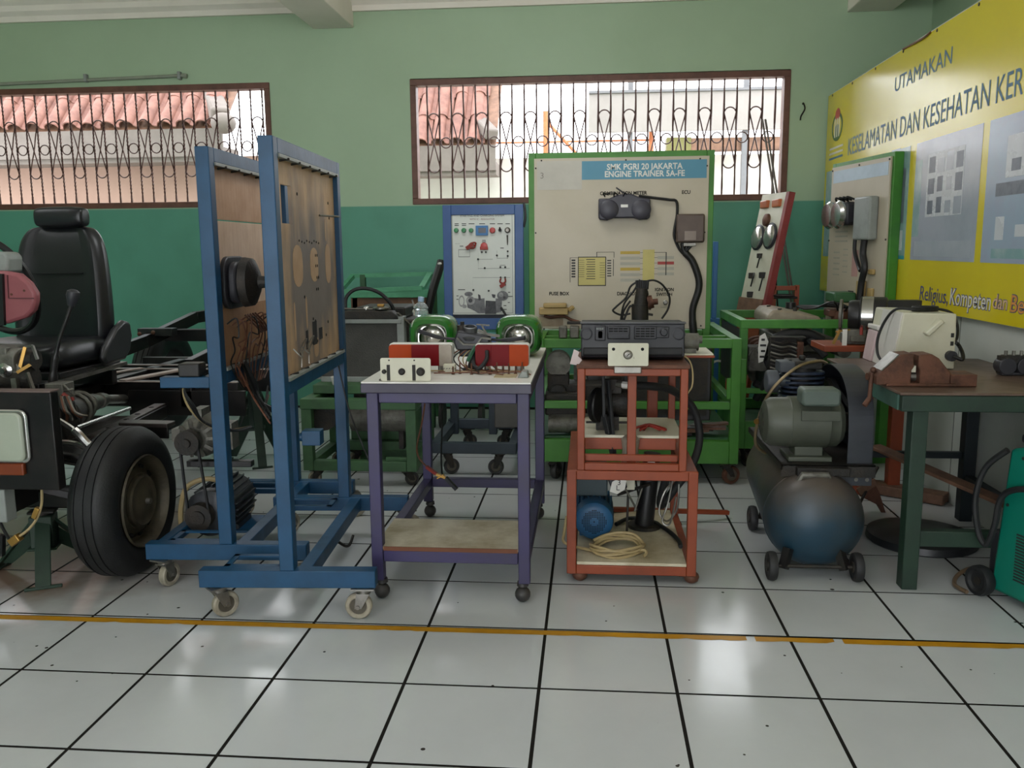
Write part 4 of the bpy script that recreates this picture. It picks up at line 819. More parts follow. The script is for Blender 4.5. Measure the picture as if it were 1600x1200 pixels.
# distributor, coil and leads in front of the board
ds=thing('distributor_leads','black ignition distributor with looping leads standing before the white board','distributor',(.4,2.35,.79))
def dpp(x,y,Y=2.35): return Vector(aty(x,y,Y))
part('distributor',iron,ds,lambda b:(b.cyl(dpp(1000,505),dpp(1000,475),.045,n=16),b.cyl(dpp(1001,478),dpp(1003,450),.038,.03,n=16),b.cyl(dpp(1000,520),dpp(1000,500),.035,n=14)))
for k in range(6): part('plug_terminal',rubber,ds,lambda b:b.cyl(dpp(996+k*3,452),dpp(995+k*3.4,438),.008,n=8))
for pts in ([(996,440),(985,448),(978,465),(962,480),(958,486),(970,492),(985,490)],[(1008,440),(1022,438),(1036,446),(1046,464),(1044,482),(1034,498)],[(1000,437),(990,455),(975,475),(970,500)],[(985,470),(975,485),(972,500)],[(1002,440),(1012,460),(1000,480),(990,500)],[(990,482),(1000,478),(1006,486),(1000,496)],[(975,500),(985,478),(995,490),(1000,502)]):
    part('lead',wireb,ds,lambda b:b.tube([dpp(*q) for q in pts],.006,6,False,5))
part('vacuum_unit',rust,ds,lambda b:(b.cyl(dpp(1012,473),dpp(1020,471),.035,n=16),b.cyl(dpp(1019,472),dpp(1028,471),.016,n=10),[b.cyl(dpp(1012+2*k,473),dpp(1013+2*k,473),.04,n=16) for k in range(3)])); boxp('white_connector',white,ds,dpp(1007,0).x,dpp(1014,0).x,2.32,2.34,dpp(0,480).z,dpp(0,472).z)
part('arm_lever',iron,ds,lambda b:b.bar(dpp(1008,490),dpp(1020,492),.02,.012)); 
# boxes on the trainer's top rail
def railbox(xa,xb,ya,yb,Y,label,m=alu):
    a=aty(xa,ya,Y); c=aty(xb,yb,Y); o=boxp('relay_box',m,None,a.x,c.x,Y,Y+.06,c.z,a.z,bev=.006); ROOTM[o.name]=Matrix(); tag(o,label,'box'); return o
boxp('cross_bar',green,E1,fx0+.05,fx1-.05,2.46,2.5,.745,.785)
o=thing('ignition_coil_boxes','two grey metal ignition boxes side by side on the green top rail','box',(-.05,2.4,.788))
for xa,xb in ((873,886),(890,905)): 
    a=aty(xa,510,2.27); c=aty(xb,529,2.27); boxp('metal_box',alu,o,a.x,c.x,2.27,2.34,.7885,a.z,bev=.008)
boxp('lid_bar',iron,o,aty(887,0,2.3).x,aty(910,0,2.3).x,2.28,2.32,aty(0,507,2.3).z,aty(0,503,2.3).z)
eg=thing('engine','dark dismantled engine bolted inside the bright green cart behind the red cart','engine',(.25,2.75,.25)); engine(eg,.30,2.82,.251,.95)
part('ribbed_housing',alu,eg,lambda b:[b.cyl((-.03,2.42+.02*k,.63),(-.03,2.432+.02*k,.63),.07,n=18) for k in range(6)]); part('carburettor',iron,eg,lambda b:(b.box(-.09,.03,2.42,2.55,.42,.58),b.cyl((-.03,2.41,.47),(-.03,2.38,.47),.05,n=16)),bev=.006)
part('transmission',iron,eg,lambda b:(b.box(.0,.3,2.42,2.6,.30,.52),b.box(-.1,.12,2.32,2.42,.36,.48)),bev=.01)
part('radiator',black,eg,lambda b:b.box(.38,.80,2.36,2.42,.33,.72),bev=.006); rdt=boxp('radiator_core',iron,eg,.40,.78,2.352,2.36,.36,.69,bev=0)
b=MB(); b.box(-.1,.0,2.3,2.55,.45,.56); b.build('battery_tray',grey,eg) if False else b.bm.free()
mf=thing('muffler','dull grey exhaust muffler lying low inside the bright green cart','muffler',(.05,2.42,.27)); part('can',alu,mf,lambda b:b.cyl((-.08,2.34,.315),(.25,2.34,.315),.055,n=18)); part('pipe',rust,mf,lambda b:b.cyl((.25,2.34,.31),(.5,2.34,.3),.018,n=10))
sc_=thing('scrap_parts','heap of dark loose metal offcuts on the deck of the bright green cart','scrap',(.7,2.5,.25))
random.seed(5)
for k in range(8):
    x=.62+.03*k; y=2.34+.05*(k%3); part('offcut',[iron,alu,rust,wood][k%4],sc_,lambda b:b.bar((x-.06,y,.258+.006*k),(x+.08,y+.06*math.sin(k),.262+.006*k),.05,.012))
brd=thing('brown_board','upright brown board behind the right post of the green cart','board',(.98,2.9,.3)); boxp('board',wood,brd,.83,.885,2.95,3.0,.251,.735)
# ---------------------------------------------------------------- blue pillar behind
bpil=thing('blue_pillar_stand','bright blue square pillar on a wider base, between the two green carts','stand',(.95,3.45,0))
lb=mat('light_blue_paint','#2a6aa8',.4,0,'#225a90',.5,5)
boxp('pillar',lb,bpil,.944,.975,3.445,3.475,.80,1.30); boxp('lower_pillar',lb,bpil,.93,1.0,3.425,3.495,.05,.80); boxp('foot',lb,bpil,.80,1.06,3.45,3.56,0,.05)
part('white_cable',white,bpil,lambda b:b.tube([(.93,3.39,.5),(.98,3.36,.53),(1.04,3.36,.51)],.008,6,False,5))
# ---------------------------------------------------------------- blue starting/charging trainer
ST=thing('charging_trainer','blue framed trainer board with a white wiring panel, buttons and a printed alternator','trainer board',(-.51,3.0,0))
navy=mat('navy_frame_paint','#31558c',.4,0,'#2a4a7c',.5,5); dk=mat('dark_stand_paint','#23303a',.5,0,'#1d2529',.6,6)
sx0,sx1,sz0,sz1=-.757,-.262,.80,1.532
for x in (sx0,sx1-.052): boxp('board_frame',navy,ST,x,x+.052,2.98,3.03,.62,sz1)
boxp('board_frame',navy,ST,sx0+.052,sx1-.052,2.98,3.03,sz1-.06,sz1); boxp('board_frame',navy,ST,sx0+.052,sx1-.052,2.98,3.03,sz0-.03,sz0+.04); boxp('lower_shelf_rail',navy,ST,sx0+.052,sx1-.052,2.98,3.03,.68,.72)
SY=3.0
def sp_(x,y,d=0): return aty(x,y,SY-d)
boxp('dark_border',mat('navy_black','#1e2636',.5),ST,sx0+.045,sx1-.045,3.002,3.02,sz0,sz1-.05,bev=0)
a=sp_(704,328.5); c=sp_(805,491)
wp=part('wiring_panel',mat('panel_white','#cfd2cb',.35,0,'#c2c5be',.4,3),ST,lambda b:b.prism(rrect(a.x,c.x,c.z,a.z,.004),'xz',2.988,3.002))
gy=2.9875
def q2(x,y): return 680+x*160/873,300+y*220/1200
def sf(n,m,x0,y0,x1,y1,d=0,th=.0007): A_=aty(*q2(x0,y0),2.988); C_=aty(*q2(x1,y1),2.988); return MB().box(A_.x,C_.x,2.988-th-d,2.988-d,C_.z,A_.z).build(n,m,wp)
thin=mat('thin_grey_print','#8f928d',.5)
for e in ((145,178,660,181),(160,1030,665,1033),(145,178,148,1030),(657,178,660,1030),(198,490,296,493),(198,550,296,553),(198,490,201,553),(293,490,296,553),(365,400,368,660),(360,572,490,575),(365,650,635,652),(320,728,640,730),(525,562,620,565),(615,500,618,565),(524,500,527,562),(640,540,642,728),(320,728,322,840),(170,440,210,442),(550,622,600,625)): sf('wiring_line',ink if e[0] in (198,293,550) else thin,*e)
def st(s,x,y,h,m=ink,sx=1): p=aty(*q2(x,y),2.987); txt(s,(p.x,2.987,p.z),h*.1833*5.45/1355/.72,m,ST,sx=sx)
st('STARTING AND CHARGING SYSTEM',400,203,17,ink,.95); st('WITH IC - REGULATOR',400,232,15,mat('red_print','#8a5a55',.5),.95)
for x,s in ((183,34),(245,38),(310,50),(400,50),(488,46),(553,46),(618,38)): sf('small_caption',ink,x-s/2,268,x+s/2,274)
for x in (183,245): sf('small_caption',ink,x-18,282,x+18,288)
for x,y,w_ in ((225,462,30),(415,412,30),(415,425,34),(570,478,30),(225,833,60),(190,885,18),(190,915,18),(630,855,20),(628,942,18),(595,968,24),(598,1000,24),(640,890,40)): sf('small_caption',ink,x-w_/2,y-3,x+w_/2,y+3)
for x,m_,r in ((180,'#1f7a45',.0185),(245,'#1f7a45',.0185),(307,'#1f7a45',.0175),(489,'#b52a22',.023)):
    p=aty(*q2(x,327),2.988); part('push_button',mat('button_'+('green' if x<400 else 'red'),m_,.3),ST,lambda b:b.lathe((p.x,2.988,p.z),(0,-1,0),[(r*.8,0),(r*.8,.01),(r*.66,.02),(0,.022)],18))
A_=aty(*q2(346,287),2.988); C_=aty(*q2(452,370),2.988); dsp=boxp('display_bezel',mat('display_blue','#3f78b0',.4),ST,A_.x,C_.x,2.976,2.988,C_.z,A_.z,bev=.002); A_=aty(*q2(368,306),2.976); C_=aty(*q2(432,348),2.976); boxp('display_window',mat('display_dark','#2c3440',.2),dsp,A_.x,C_.x,2.9745,2.976,C_.z,A_.z,bev=0); p=aty(*q2(400,327),2.974); txt('12.6',(p.x,2.974,p.z),.018,mat('red_print','#8a5a55'),ST) if False else None
p=aty(*q2(553,325),2.988); part('toggle_switch',black,ST,lambda b:(b.cyl((p.x,2.988,p.z),(p.x,2.978,p.z),.011,n=10),b.cyl((p.x,2.98,p.z),(p.x,2.965,p.z+.015),.005,n=8)))
p=aty(*q2(617,325),2.988); part('key_switch',steel,ST,lambda b:b.lathe((p.x,2.988,p.z),(0,-1,0),[(.018,0),(.017,.01),(.01,.016),(0,.016)],18)); part('hanging_key',iron,ST,lambda b:b.prism([(p.x-.006,p.z-.03),(p.x+.004,p.z-.03),(p.x+.001,p.z-.09),(p.x-.003,p.z-.09)],'xz',2.975,2.979))
for x,y in ((416,460),(398,512),(432,512),(618,505),(618,545),(526,540),(556,640),(597,640),(558,728),(596,728),(325,835),(456,842),(365,572),(422,648),(345,438)):
    p=aty(*q2(x,y),2.988); rr=.022 if (x,y)==(416,460) else .006; part('jack_socket',mat('button_red','#b52a22') if rr>.01 else ink,ST,lambda b:b.lathe((p.x,2.988,p.z),(0,-1,0),[(rr,0),(rr*.9,.008),(0,.01)],12))
p=aty(*q2(416,476),2.988); boxp('rocker_base',rd1,ST,p.x-.025,p.x+.025,2.978,2.988,p.z-.012,p.z+.008)
for pts in ([(275,475),(300,440),(335,430),(345,440),(330,475),(295,480)],[(560,735),(552,765),(575,780)],[(595,735),(598,765),(575,780)]): part('test_lead',wirer,ST,lambda b:b.tube([aty(*q2(*q),2.975) for q in pts],.005,6,False,4))
p=aty(*q2(575,790),2.98); part('lead_clip',wirer,ST,lambda b:b.bar((p.x-.015,2.975,p.z-.012),(p.x+.015,2.975,p.z+.006),.02,.02)); p=aty(*q2(300,460),2.98); part('lead_clip',wirer,ST,lambda b:b.bar((p.x-.025,2.975,p.z-.015),(p.x+.02,2.975,p.z+.012),.02,.022))
# exploded alternator picture: flat grey print
pg1=mat('print_grey_mid','#77777a',.5,0,'#4e4e52',.8,40); pg2=mat('print_grey_dark','#3b3b3f',.5,0,'#56565a',.8,40); pg3=mat('print_grey_light','#a5a5a4',.5,0,'#6d6d70',.8,40)
def pf(m,poly,d): A=[aty(*q2(*q),2.988-d) for q in poly]; b=MB(); b.prism([(v.x,v.z) for v in A],'xz',2.9875-d,2.988-d); b.build('printed_alternator',m,wp)
def circ(x,y,r,n=14,ry=None): return [(x+r*math.cos(2*PI*k/n),y+(ry or r)*math.sin(2*PI*k/n)) for k in range(n)]
pf(pg1,[(270,930),(300,900),(380,910),(420,905),(430,1035),(370,1035),(330,1010),(275,985)],.0006); pf(pg2,[(430,925),(515,930),(520,1040),(425,1040)],.0008); pf(pg1,[(515,905),(570,915),(565,1020),(515,1030)],.0006); pf(pg3,circ(300,925,38),.001); pf(pg2,circ(300,925,18),.0014); pf(pg1,circ(575,885,48,14,42),.0009); pf(pg3,circ(560,875,20),.0013); pf(pg2,circ(590,900,12),.0013); pf(pg1,circ(285,870,36,12,20),.0009); pf(pg3,circ(225,930,26,12,50),.0006); pf(MATS['panel_white'],circ(225,930,18,12,36),.001); pf(pg2,[(365,870),(385,880),(390,920),(370,925)],.001); pf(pg2,[(480,870),(515,875),(510,905),(490,900)],.001); pf(pg3,circ(250,975,20,10,16),.0008)
part('lead',wireb,ST,lambda b:b.tube([aty(*q2(560,985),2.975),aty(*q2(590,1030),2.96),aty(*q2(610,1080),2.95),aty(*q2(612,1100),2.95)],.007,6,False,5)); part('lead',wireb,ST,lambda b:b.tube([aty(*q2(755,90),2.99),aty(*q2(765,150),2.985),aty(*q2(768,230),2.985),aty(*q2(755,300),2.99)],.007,6,False,5))
for x in (sx0+.02,-.49,sx1-.03): boxp('stand_leg',dk,ST,x,x+.05,3.0,3.05,.1,.64 if x==-.49 else .62)
for y in (2.35,3.03): boxp('stand_base_bar',dk,ST,sx0,sx1,y,y+.05,.13,.19)
for x in (sx0,sx1-.05): boxp('stand_base_bar',dk,ST,x,x+.05,2.4,3.03,.13,.18)
boxp('stand_shelf',dk,ST,sx0,sx1,2.95,3.06,.60,.64)
for x,y in ((sx0+.1,2.4),(sx1-.1,2.4),(sx0+.12,3.05),(sx1-.12,3.05)): caster(ST,x,y,.13,.045,x*9,cw_dark,iron)
gb=thing('grey_metal_case','dark grey metal case standing under the blue trainer board','case',(-.34,2.85,.19)); boxp('case',mat('case_grey','#4d4a44',.5,0,'#3a3833',.6,6),gb,-.43,-.27,2.78,2.97,.19,.62,bev=.006); part('case_lock',black,gb,lambda b:b.cyl((-.35,2.78,.5),(-.35,2.772,.5),.012,n=12))
tb=thing('teal_cabinet','pale teal metal box on small wheels far under the trainer boards','cabinet',(-.62,3.75,0)); tl=mat('pale_teal_metal','#4d8f94',.45,0,'#407d82',.5,5); boxp('box',tl,tb,-.80,-.42,3.65,3.95,.24,.66,bev=.01); boxp('plinth',dk,tb,-.95,-.55,3.6,3.9,.19,.24)
for x in (-.62,-.9): part('wheel',cw_dark,tb,lambda b:b.cyl((x-.015,3.66,.095),(x+.015,3.66,.095),.095,n=16))
for k in range(3): part('wire',wireb,tb,lambda b:b.tube([(-.72+.06*k,3.63,.6),(-.68+.06*k,3.62,.46),(-.6+.04*k,3.62,.48),(-.58+.04*k,3.63,.6)],.006,6,False,5))
# ================================================================= SECOND GREEN CART AND ITS BOARD
E2=thing('engine_cart','green engine cart in the corner carrying a dark engine with a pale valve cover','engine cart',(1.36,3.0,0))
g2=mat('cart_green_paint','#43852e',.45,0,'#32642a',.7,5,.05)
t=.042; fx0,fx1,fy0,fy1=.99,1.70,2.6,3.4
for x in (fx0+t/2,fx1-t/2):
    for y in (fy0+t/2,fy1-t/2): boxp('post',g2,E2,x-t/2,x+t/2,y-t/2,y+t/2,.12,.812)
for y in (fy0+t/2,fy1-t/2):
    boxp('top_rail',g2,E2,fx0,fx1,y-t/2,y+t/2,.812,.86); boxp('bottom_plate',g2,E2,fx0+t,fx1-t,y-.02,y+.02,.12,.28); boxp('middle_rail',g2,E2,fx0+t,fx1-t,y-.015,y+.015,.44,.47)
for x in (fx0+t/2,fx1-t/2):
    boxp('top_rail',g2,E2,x-t/2,x+t/2,fy0+t,fy1-t,.812,.86); boxp('bottom_plate',g2,E2,x-t/2,x+t/2,fy0+t,fy1-t,.12,.28)
boxp('deck',dgreen,E2,fx0+.01,fx1-.01,fy0+.03,fy1-.03,.20,.215); boxp('shade_sheet',iron,E2,fx0+.008,fx0+.014,fy0+t,fy1-t,.45,.80,bev=0)  # dark sheet under the side rail stands in for a shaded gap
for x,y in ((fx0+.06,fy0+.08),(fx1-.06,fy0+.08),(fx0+.06,fy1-.06),(fx1-.06,fy1-.06)): caster(E2,x,y,.12,.045,x*5,cw_dark,iron)
vc=mat('valve_cover_beige','#9b8f7d',.45,.2,'#776b5b',.7,8,.1)
g=thing('engine','dark engine with pale grey valve cover, in the corner cart','engine',(1.33,2.95,.215)); engine(g,1.33,2.98,.30,1.0,vc)
part('valve_cover',vc,g,lambda b:b.prism([(1.16,.82),(1.16,.875),(1.19,.905),(1.24,.91),(1.30,.90),(1.45,.87),(1.47,.84),(1.47,.82)],'xz',2.72,3.15),bev=.015)
for x,y in ((1.23,2.74),(1.33,2.80),(1.22,3.0)): part('cap_bolt',iron,g,lambda b:b.cyl((x,y,.895),(x,y,.915),.012,n=10))
part('filler_cap',black,g,lambda b:b.cyl((1.36,3.05,.89),(1.36,3.05,.93),.03,n=14))
part('hose',rubber,g,lambda b:b.tube([(1.12,2.66,.66),(1.17,2.62,.74),(1.26,2.62,.78),(1.36,2.63,.78),(1.45,2.64,.74)],.028,10,False,5)); part('hose',rubber,g,lambda b:b.tube([(1.10,2.66,.40),(1.14,2.60,.52),(1.20,2.58,.60),(1.27,2.6,.7)],.022,10,False,5))
part('distributor_cap',rust,g,lambda b:(b.cyl((1.60,2.85,.80),(1.60,2.85,.89),.05,n=14),b.box(1.53,1.68,2.82,2.95,.86,.90)),bev=.006)
boxp('air_box',dgreen,g,1.60,1.73,3.0,3.2,.93,.99,bev=.01); boxp('carburettor',vc,g,1.58,1.72,2.96,3.1,.80,.93,bev=.008)
for k in range(5): part('lead',wireb,g,lambda b:b.tube([(1.58+.02*k,2.83,.89),(1.54+.03*k,2.78,.95-.01*k),(1.46,2.85+.05*k,.91),(1.40,2.9+.05*k,.90)],.006,6,False,5))
tg=thing('number_tag','white number tag hanging on the front of the corner engine','tag',(1.13,2.58,.68)); part('tag_plate',white,tg,lambda b:b.prism([(1.09,.62),(1.115,.63),(1.14,.74),(1.12,.79),(1.09,.77),(1.085,.70)],'xz',2.575,2.578)); 
for k in range(4): boxp('tag_mark',ink,tg,1.095+.006*(k%2),1.12+.004*(k%3),2.573,2.575,.65+.032*k,.662+.032*k,bev=0)
cd_=thing('finned_cooler','small black finned oil cooler tilted in front of the corner engine','cooler',(1.2,2.45,.45))
a=aty(1205,531,2.45); c=aty(1246,585,2.45); 
for k in range(10):
    z=a.z-.005-.021*k; part('fin',alu if k%2 else iron,cd_,lambda b:b.tube([(a.x+.002*k*0,2.45,z),(a.x+.05,2.43,z-.012),(a.x+.10,2.45,z-.010),(a.x+.135,2.43,z-.02)],.006,6,False,4))
boxp('tank',iron,cd_,a.x-.005,a.x+.14,2.46,2.50,c.z-.03,a.z+.01,bev=.004); part('end_tank',rust,cd_,lambda b:b.bar((a.x+.155,2.47,a.z-.01),(a.x+.155,2.47,c.z-.03),.035,.06),bev=.004); boxp('top_plate',iron,cd_,a.x-.005,a.x+.18,2.43,2.50,a.z+.01,a.z+.018,bev=.001); boxp('support_leg',iron,cd_,a.x+.05,a.x+.08,2.47,2.49,0,c.z-.03)
rp_=thing('red_angle_frame','red steel angle frame with black rubber pads behind the valve cover','frame',(1.5,3.6,.8)); 
for e in (((1.37,3.6,.99),(1.52,3.6,.99)),((1.52,3.6,1.01),(1.52,3.6,.0)),((1.37,3.6,1.01),(1.37,3.6,.0))): barp('angle',orange,rp_,*e,.03)
part('rubber_pad',rubber,rp_,lambda b:b.lathe((1.43,3.58,.93),(0,0,1),[(0,0),(.06,.005),(.075,.012),(.05,.02),(0,.022)],18)) ; boxp('pad_arm',iron,rp_,1.37,1.52,3.57,3.6,.92,.935)
# board 2, nearly edge-on along the partition
bl=Vector((1.70,3.54,0)); br=Vector((1.83,2.77,0)); L2=(br-bl).length; ang=math.atan2(br.y-bl.y,br.x-bl.x)
frame((bl.x,bl.y,0),ang)
B2=thing('trainer_board','white instrument board in a green frame standing edge-on before the yellow banner','trainer board',(L2/2,0,0))
for x in (0,L2-.045): boxp('board_frame',g2,B2,x,x+.045,-.0,.055,.10,1.785)
for z in (1.745,.86): boxp('board_frame',g2,B2,.045,L2-.045,.0,.055,z,z+.04)
boxp('foot',g2,B2,0,.045,-.12,.20,.0,.05); boxp('foot',g2,B2,L2-.045,L2,-.12,.09,0,.05); boxp('foot_post',g2,B2,0,.045,0,.055,.05,.10); boxp('foot_post',g2,B2,L2-.045,L2,0,.055,.05,.10)
p2=boxp('instrument_board',boardw,B2,.02,L2-.02,-.012,-.001,.87,1.76,bev=.001)
def f2(n,m,u0,u1,z0,z1,d=0): return boxp(n,m,p2,u0*L2,u1*L2,-.0135-d,-.012-d,z0,z1,bev=0)
f2('title_strip',mat('faded_blue_strip','#a9bccb',.4),.06,.95,1.66,1.735)
for k in range(5):
    f2('caption',gr1,.13,.24,1.08+.035*k,1.09+.035*k); f2('caption',gr1,.3,.38,1.1+.035*k,1.108+.035*k); f2('caption',gr1,.14,.36,1.29+.03*k,1.3+.03*k)
f2('diagram_bar',mat('faded_red_print','#b58c86',.5),.46,.56,1.08,1.24); f2('caption',ink,.06,.18,.925,.935); f2('caption',ink,.43,.56,.925,.935); f2('symbol',ink,.42,.51,.985,.992); f2('symbol',ink,.495,.51,.95,.99)
for u,z in ((.04,1.74),(.5,1.745),(.96,1.745),(.03,1.3),(.97,1.3)): part('screw',iron,p2,lambda b:b.cyl((u*L2,-.016,z),(u*L2,-.012,z),.006,n=8))
part('gauge_pod',plast,B2,lambda b:b.box(.14,.40,-.09,-.012,1.39,1.53),bev=.02)
for u in (.20,.33): part('gauge_lens',chrome,B2,lambda b:b.lathe((u,-.09,1.455),(0,-1,0),[(.085,0),(.085,.012),(.07,.03),(0,.035)],26))
for k in range(4): part('wire',wireb,B2,lambda b:b.tube([(.2+.05*k,-.05,1.53),(.22+.05*k,-.07,1.56),(.27+.05*k,-.04,1.54)],.006,6,False,4))
boxp('control_unit',grey,B2,.46,.66,-.07,-.012,1.30,1.55,bev=.012); part('loom',wireb,B2,lambda b:b.tube([(.58,-.05,1.30),(.57,-.05,1.22),(.6,-.05,1.14),(.57,-.05,1.05),(.56,-.05,.95),(.55,-.05,.86)],.02,8,False,5)); part('loom',wireb,B2,lambda b:b.tube([(.44,-.03,1.42),(.44,-.04,1.25),(.5,-.04,1.15),(.55,-.05,1.12)],.012,8,False,5)); 
part('fuse_box',MATS['fusebox_ochre'],B2,lambda b:(b.box(.50,.56,-.05,-.012,.94,1.06),b.box(.6,.66,-.03,-.012,.90,1.02)),bev=.006)
for z in (.93,1.1): part('clip',MATS['fusebox_ochre'],B2,lambda b:b.box(.6,.66,-.03,-.012,z,z+.03),bev=.004)
noframe()
# leaning white lamp board
LB=thing('leaning_lamp_board','narrow white board with red edge and two round lamps leaning towards the corner','lamp board',(1.2,3.75,0))
A0=Vector((1.07,3.95,.0)); U=Vector((.09,-.34,0)); W_=Vector((.135,-.02,.80))   # foot, along the width, up the lean
b=MB(); 
def lb(u,v,d=0):
    n=U.cross(W_).normalized(); n=-n if n.y>0 else n
    return A0+U*u+W_*v+n*d
def lpl(name,m,u0,u1,v0,v1,d0,d1,root=LB):
    b=MB(); A=[lb(*q,d0) for q in ((u0,v0),(u1,v0),(u1,v1),(u0,v1))]; C_=[lb(*q,d1) for q in ((u0,v0),(u1,v0),(u1,v1),(u0,v1))]
    a_=[b.bm.verts.new(q) for q in A]; c_=[b.bm.verts.new(q) for q in C_]
    for i in range(4): b.bm.faces.new((a_[i],a_[(i+1)%4],c_[(i+1)%4],c_[i]))
    b.bm.faces.new(a_); b.bm.faces.new(c_[::-1]); return b.build(name,m,root,bev=.001)
lpl('board',cream,0,1,1.05,2.02,0,.012); lpl('red_edge',mat('dull_red_paint','#8e3a38',.5,0,'#6f2c2c',.6,6),1.0,1.12,1.05,2.02,-.03,.014); lpl('backing_post',orange,.0,1.0,0,2.0,-.03,-.001); lpl('wood_base',wood,-.05,1.0,1.02,1.14,.012,.02)
for u,v in ((.24,1.655),(.75,1.665)):
    c=lb(u,v,.012); n=(lb(0,0,1)-lb(0,0,0)); R1=part('lamp_rim',plast,LB,lambda b:b.lathe(c,n,[(.085,0),(.09,.012),(.08,.02)],24)); part('round_lamp',glassy,LB,lambda b:b.lathe(c+n*.012,n,[(.08,0),(.07,.012),(.04,.02),(0,.024)],24))
for u in (.25,.75):
    part('indicator_lamp',mat('orange_clear_lens','#b8653d',.3,0,'#94502f',.5,6),LB,lambda b:b.bar(lb(u-.14,1.93,.02),lb(u+.14,1.935,.02),.03,.05),bev=.006)
c=lb(.45,1.80,.02); part('horn_disc',rust,LB,lambda b:b.lathe(c,n,[(0,-.01),(.045,-.01),(.04,.01),(.02,.02),(0,.02)],18))
for u,v,s in ((.5,1.5,.02),(.35,1.33,.025),(.8,1.34,.025),(.45,1.17,.025)): c=lb(u,v,.02); part('switch',iron,LB,lambda b:b.box(c.x-s,c.x+s,c.y-.015,c.y+.015,c.z-s*.8,c.z+s*.8),bev=.004)
for u,v in ((.5,1.46),(.8,1.27),(.4,1.3)): part('wire',wireb,LB,lambda b:b.tube([lb(u,v+.05,.02),lb(u+.12,v+.02,.04),lb(u+.05,v-.03,.03),lb(u-.02,v-.06,.02)],.005,6,False,4))
part('strut',iron,LB,lambda b:b.cyl((1.43,3.92,1.25),(1.62,4.3,.0),.006,n=6))
# brake-drum stand in red
BD=thing('brake_drum_stand','red stand holding a black brake drum with a silver band behind the bench','stand',(1.55,2.1,0))
for x in (1.545,1.70): boxp('post',orange,BD,x-.03,x+.03,2.1,2.16,0,.83)
boxp('tray',orange,BD,1.29,1.73,1.98,2.25,.755,.785); boxp('cradle',rust,BD,1.46,1.66,2.08,2.18,.83,.86)
part('brake_drum',black,BD,lambda b:b.lathe((1.44,2.13,.925),(1,-.35,0),[(0,0),(.07,0),(.075,.015),(.075,.05),(.092,.055),(.092,.17),(.085,.178),(0,.17)],36)); part('silver_band',chrome,BD,lambda b:b.lathe((1.44,2.13,.925),(1,-.35,0),[(.0935,.062),(.0935,.115)],36)); part('brass_ring',alu,BD,lambda b:b.lathe((1.40,2.145,.925),(1,-.35,0),[(.05,0),(.078,0),(.078,.012),(.05,.014)],30,True))
part('axle_stub',cream,BD,lambda b:b.cyl((1.60,2.075,.935),(1.67,2.05,.935),.012,n=12)); boxp('black_beam',black,BD,1.60,1.80,2.15,2.22,.955,.995); boxp('beam_post',black,BD,1.74,1.78,2.15,2.22,.785,.955)
part('red_tag',wirer,BD,lambda b:b.cyl((1.475,2.03,.87),(1.476,2.03,.835),.008,n=8))
cb=thing('carburettor','brassy carburettor parts lying on the red tray beside the white plate','carburettor',(1.43,2.05,.785))
part('body',alu,cb,lambda b:(b.box(1.41,1.50,2.03,2.12,.785,.86),b.cyl((1.385,2.05,.82),(1.41,2.05,.82),.028,n=14),b.cyl((1.50,2.07,.81),(1.55,2.07,.81),.025,n=12),b.box(1.42,1.49,2.0,2.03,.80,.83)),bev=.005); part('linkage',MATS['brass'],cb,lambda b:(b.bar((1.34,2.02,.79),(1.37,2.02,.86),.012),b.bar((1.35,2.02,.85),(1.42,2.03,.86),.008))); boxp('white_plate',white,cb,1.375,1.398,1.99,1.994,.785,.865,bev=.001)
# ================================================================= WORKBENCH
WBn=thing('workbench','heavy dark green steel workbench with brown metal top against the white partition','workbench',(1.6,1.3,0))
bx0,bx1,by0,by1=1.275,1.92,.82,1.74; bt_=mat('brown_bench_top','#6a564b',.42,.25,'#4c3d36',.8,6,.08)
for x in (1.335,1.885):
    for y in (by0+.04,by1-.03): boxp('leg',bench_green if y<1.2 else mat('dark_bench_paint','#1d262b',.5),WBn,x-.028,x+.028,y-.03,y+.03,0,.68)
boxp('bench_top',bt_,WBn,bx0-.03,bx1,by0-.03,by1+.02,.742,.752,bev=.002)
for y in (by0-.025,by1-.02): boxp('apron',bench_green,WBn,bx0-.02,bx1,y,y+.03,.682,.741)
for x in (bx0-.025,bx1-.035): boxp('apron',mat('teal_grey_apron','#3f6257',.5,0,'#33493f',.7,5),WBn,x,x+.03,by0+.01,by1-.025,.682,.741)
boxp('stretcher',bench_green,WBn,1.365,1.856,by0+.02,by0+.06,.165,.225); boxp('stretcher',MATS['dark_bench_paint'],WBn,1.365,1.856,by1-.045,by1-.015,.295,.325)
for x in (1.885,): boxp('stretcher',MATS['dark_bench_paint'],WBn,x-.02,x+.02,by0+.07,by1-.06,.185,.22)
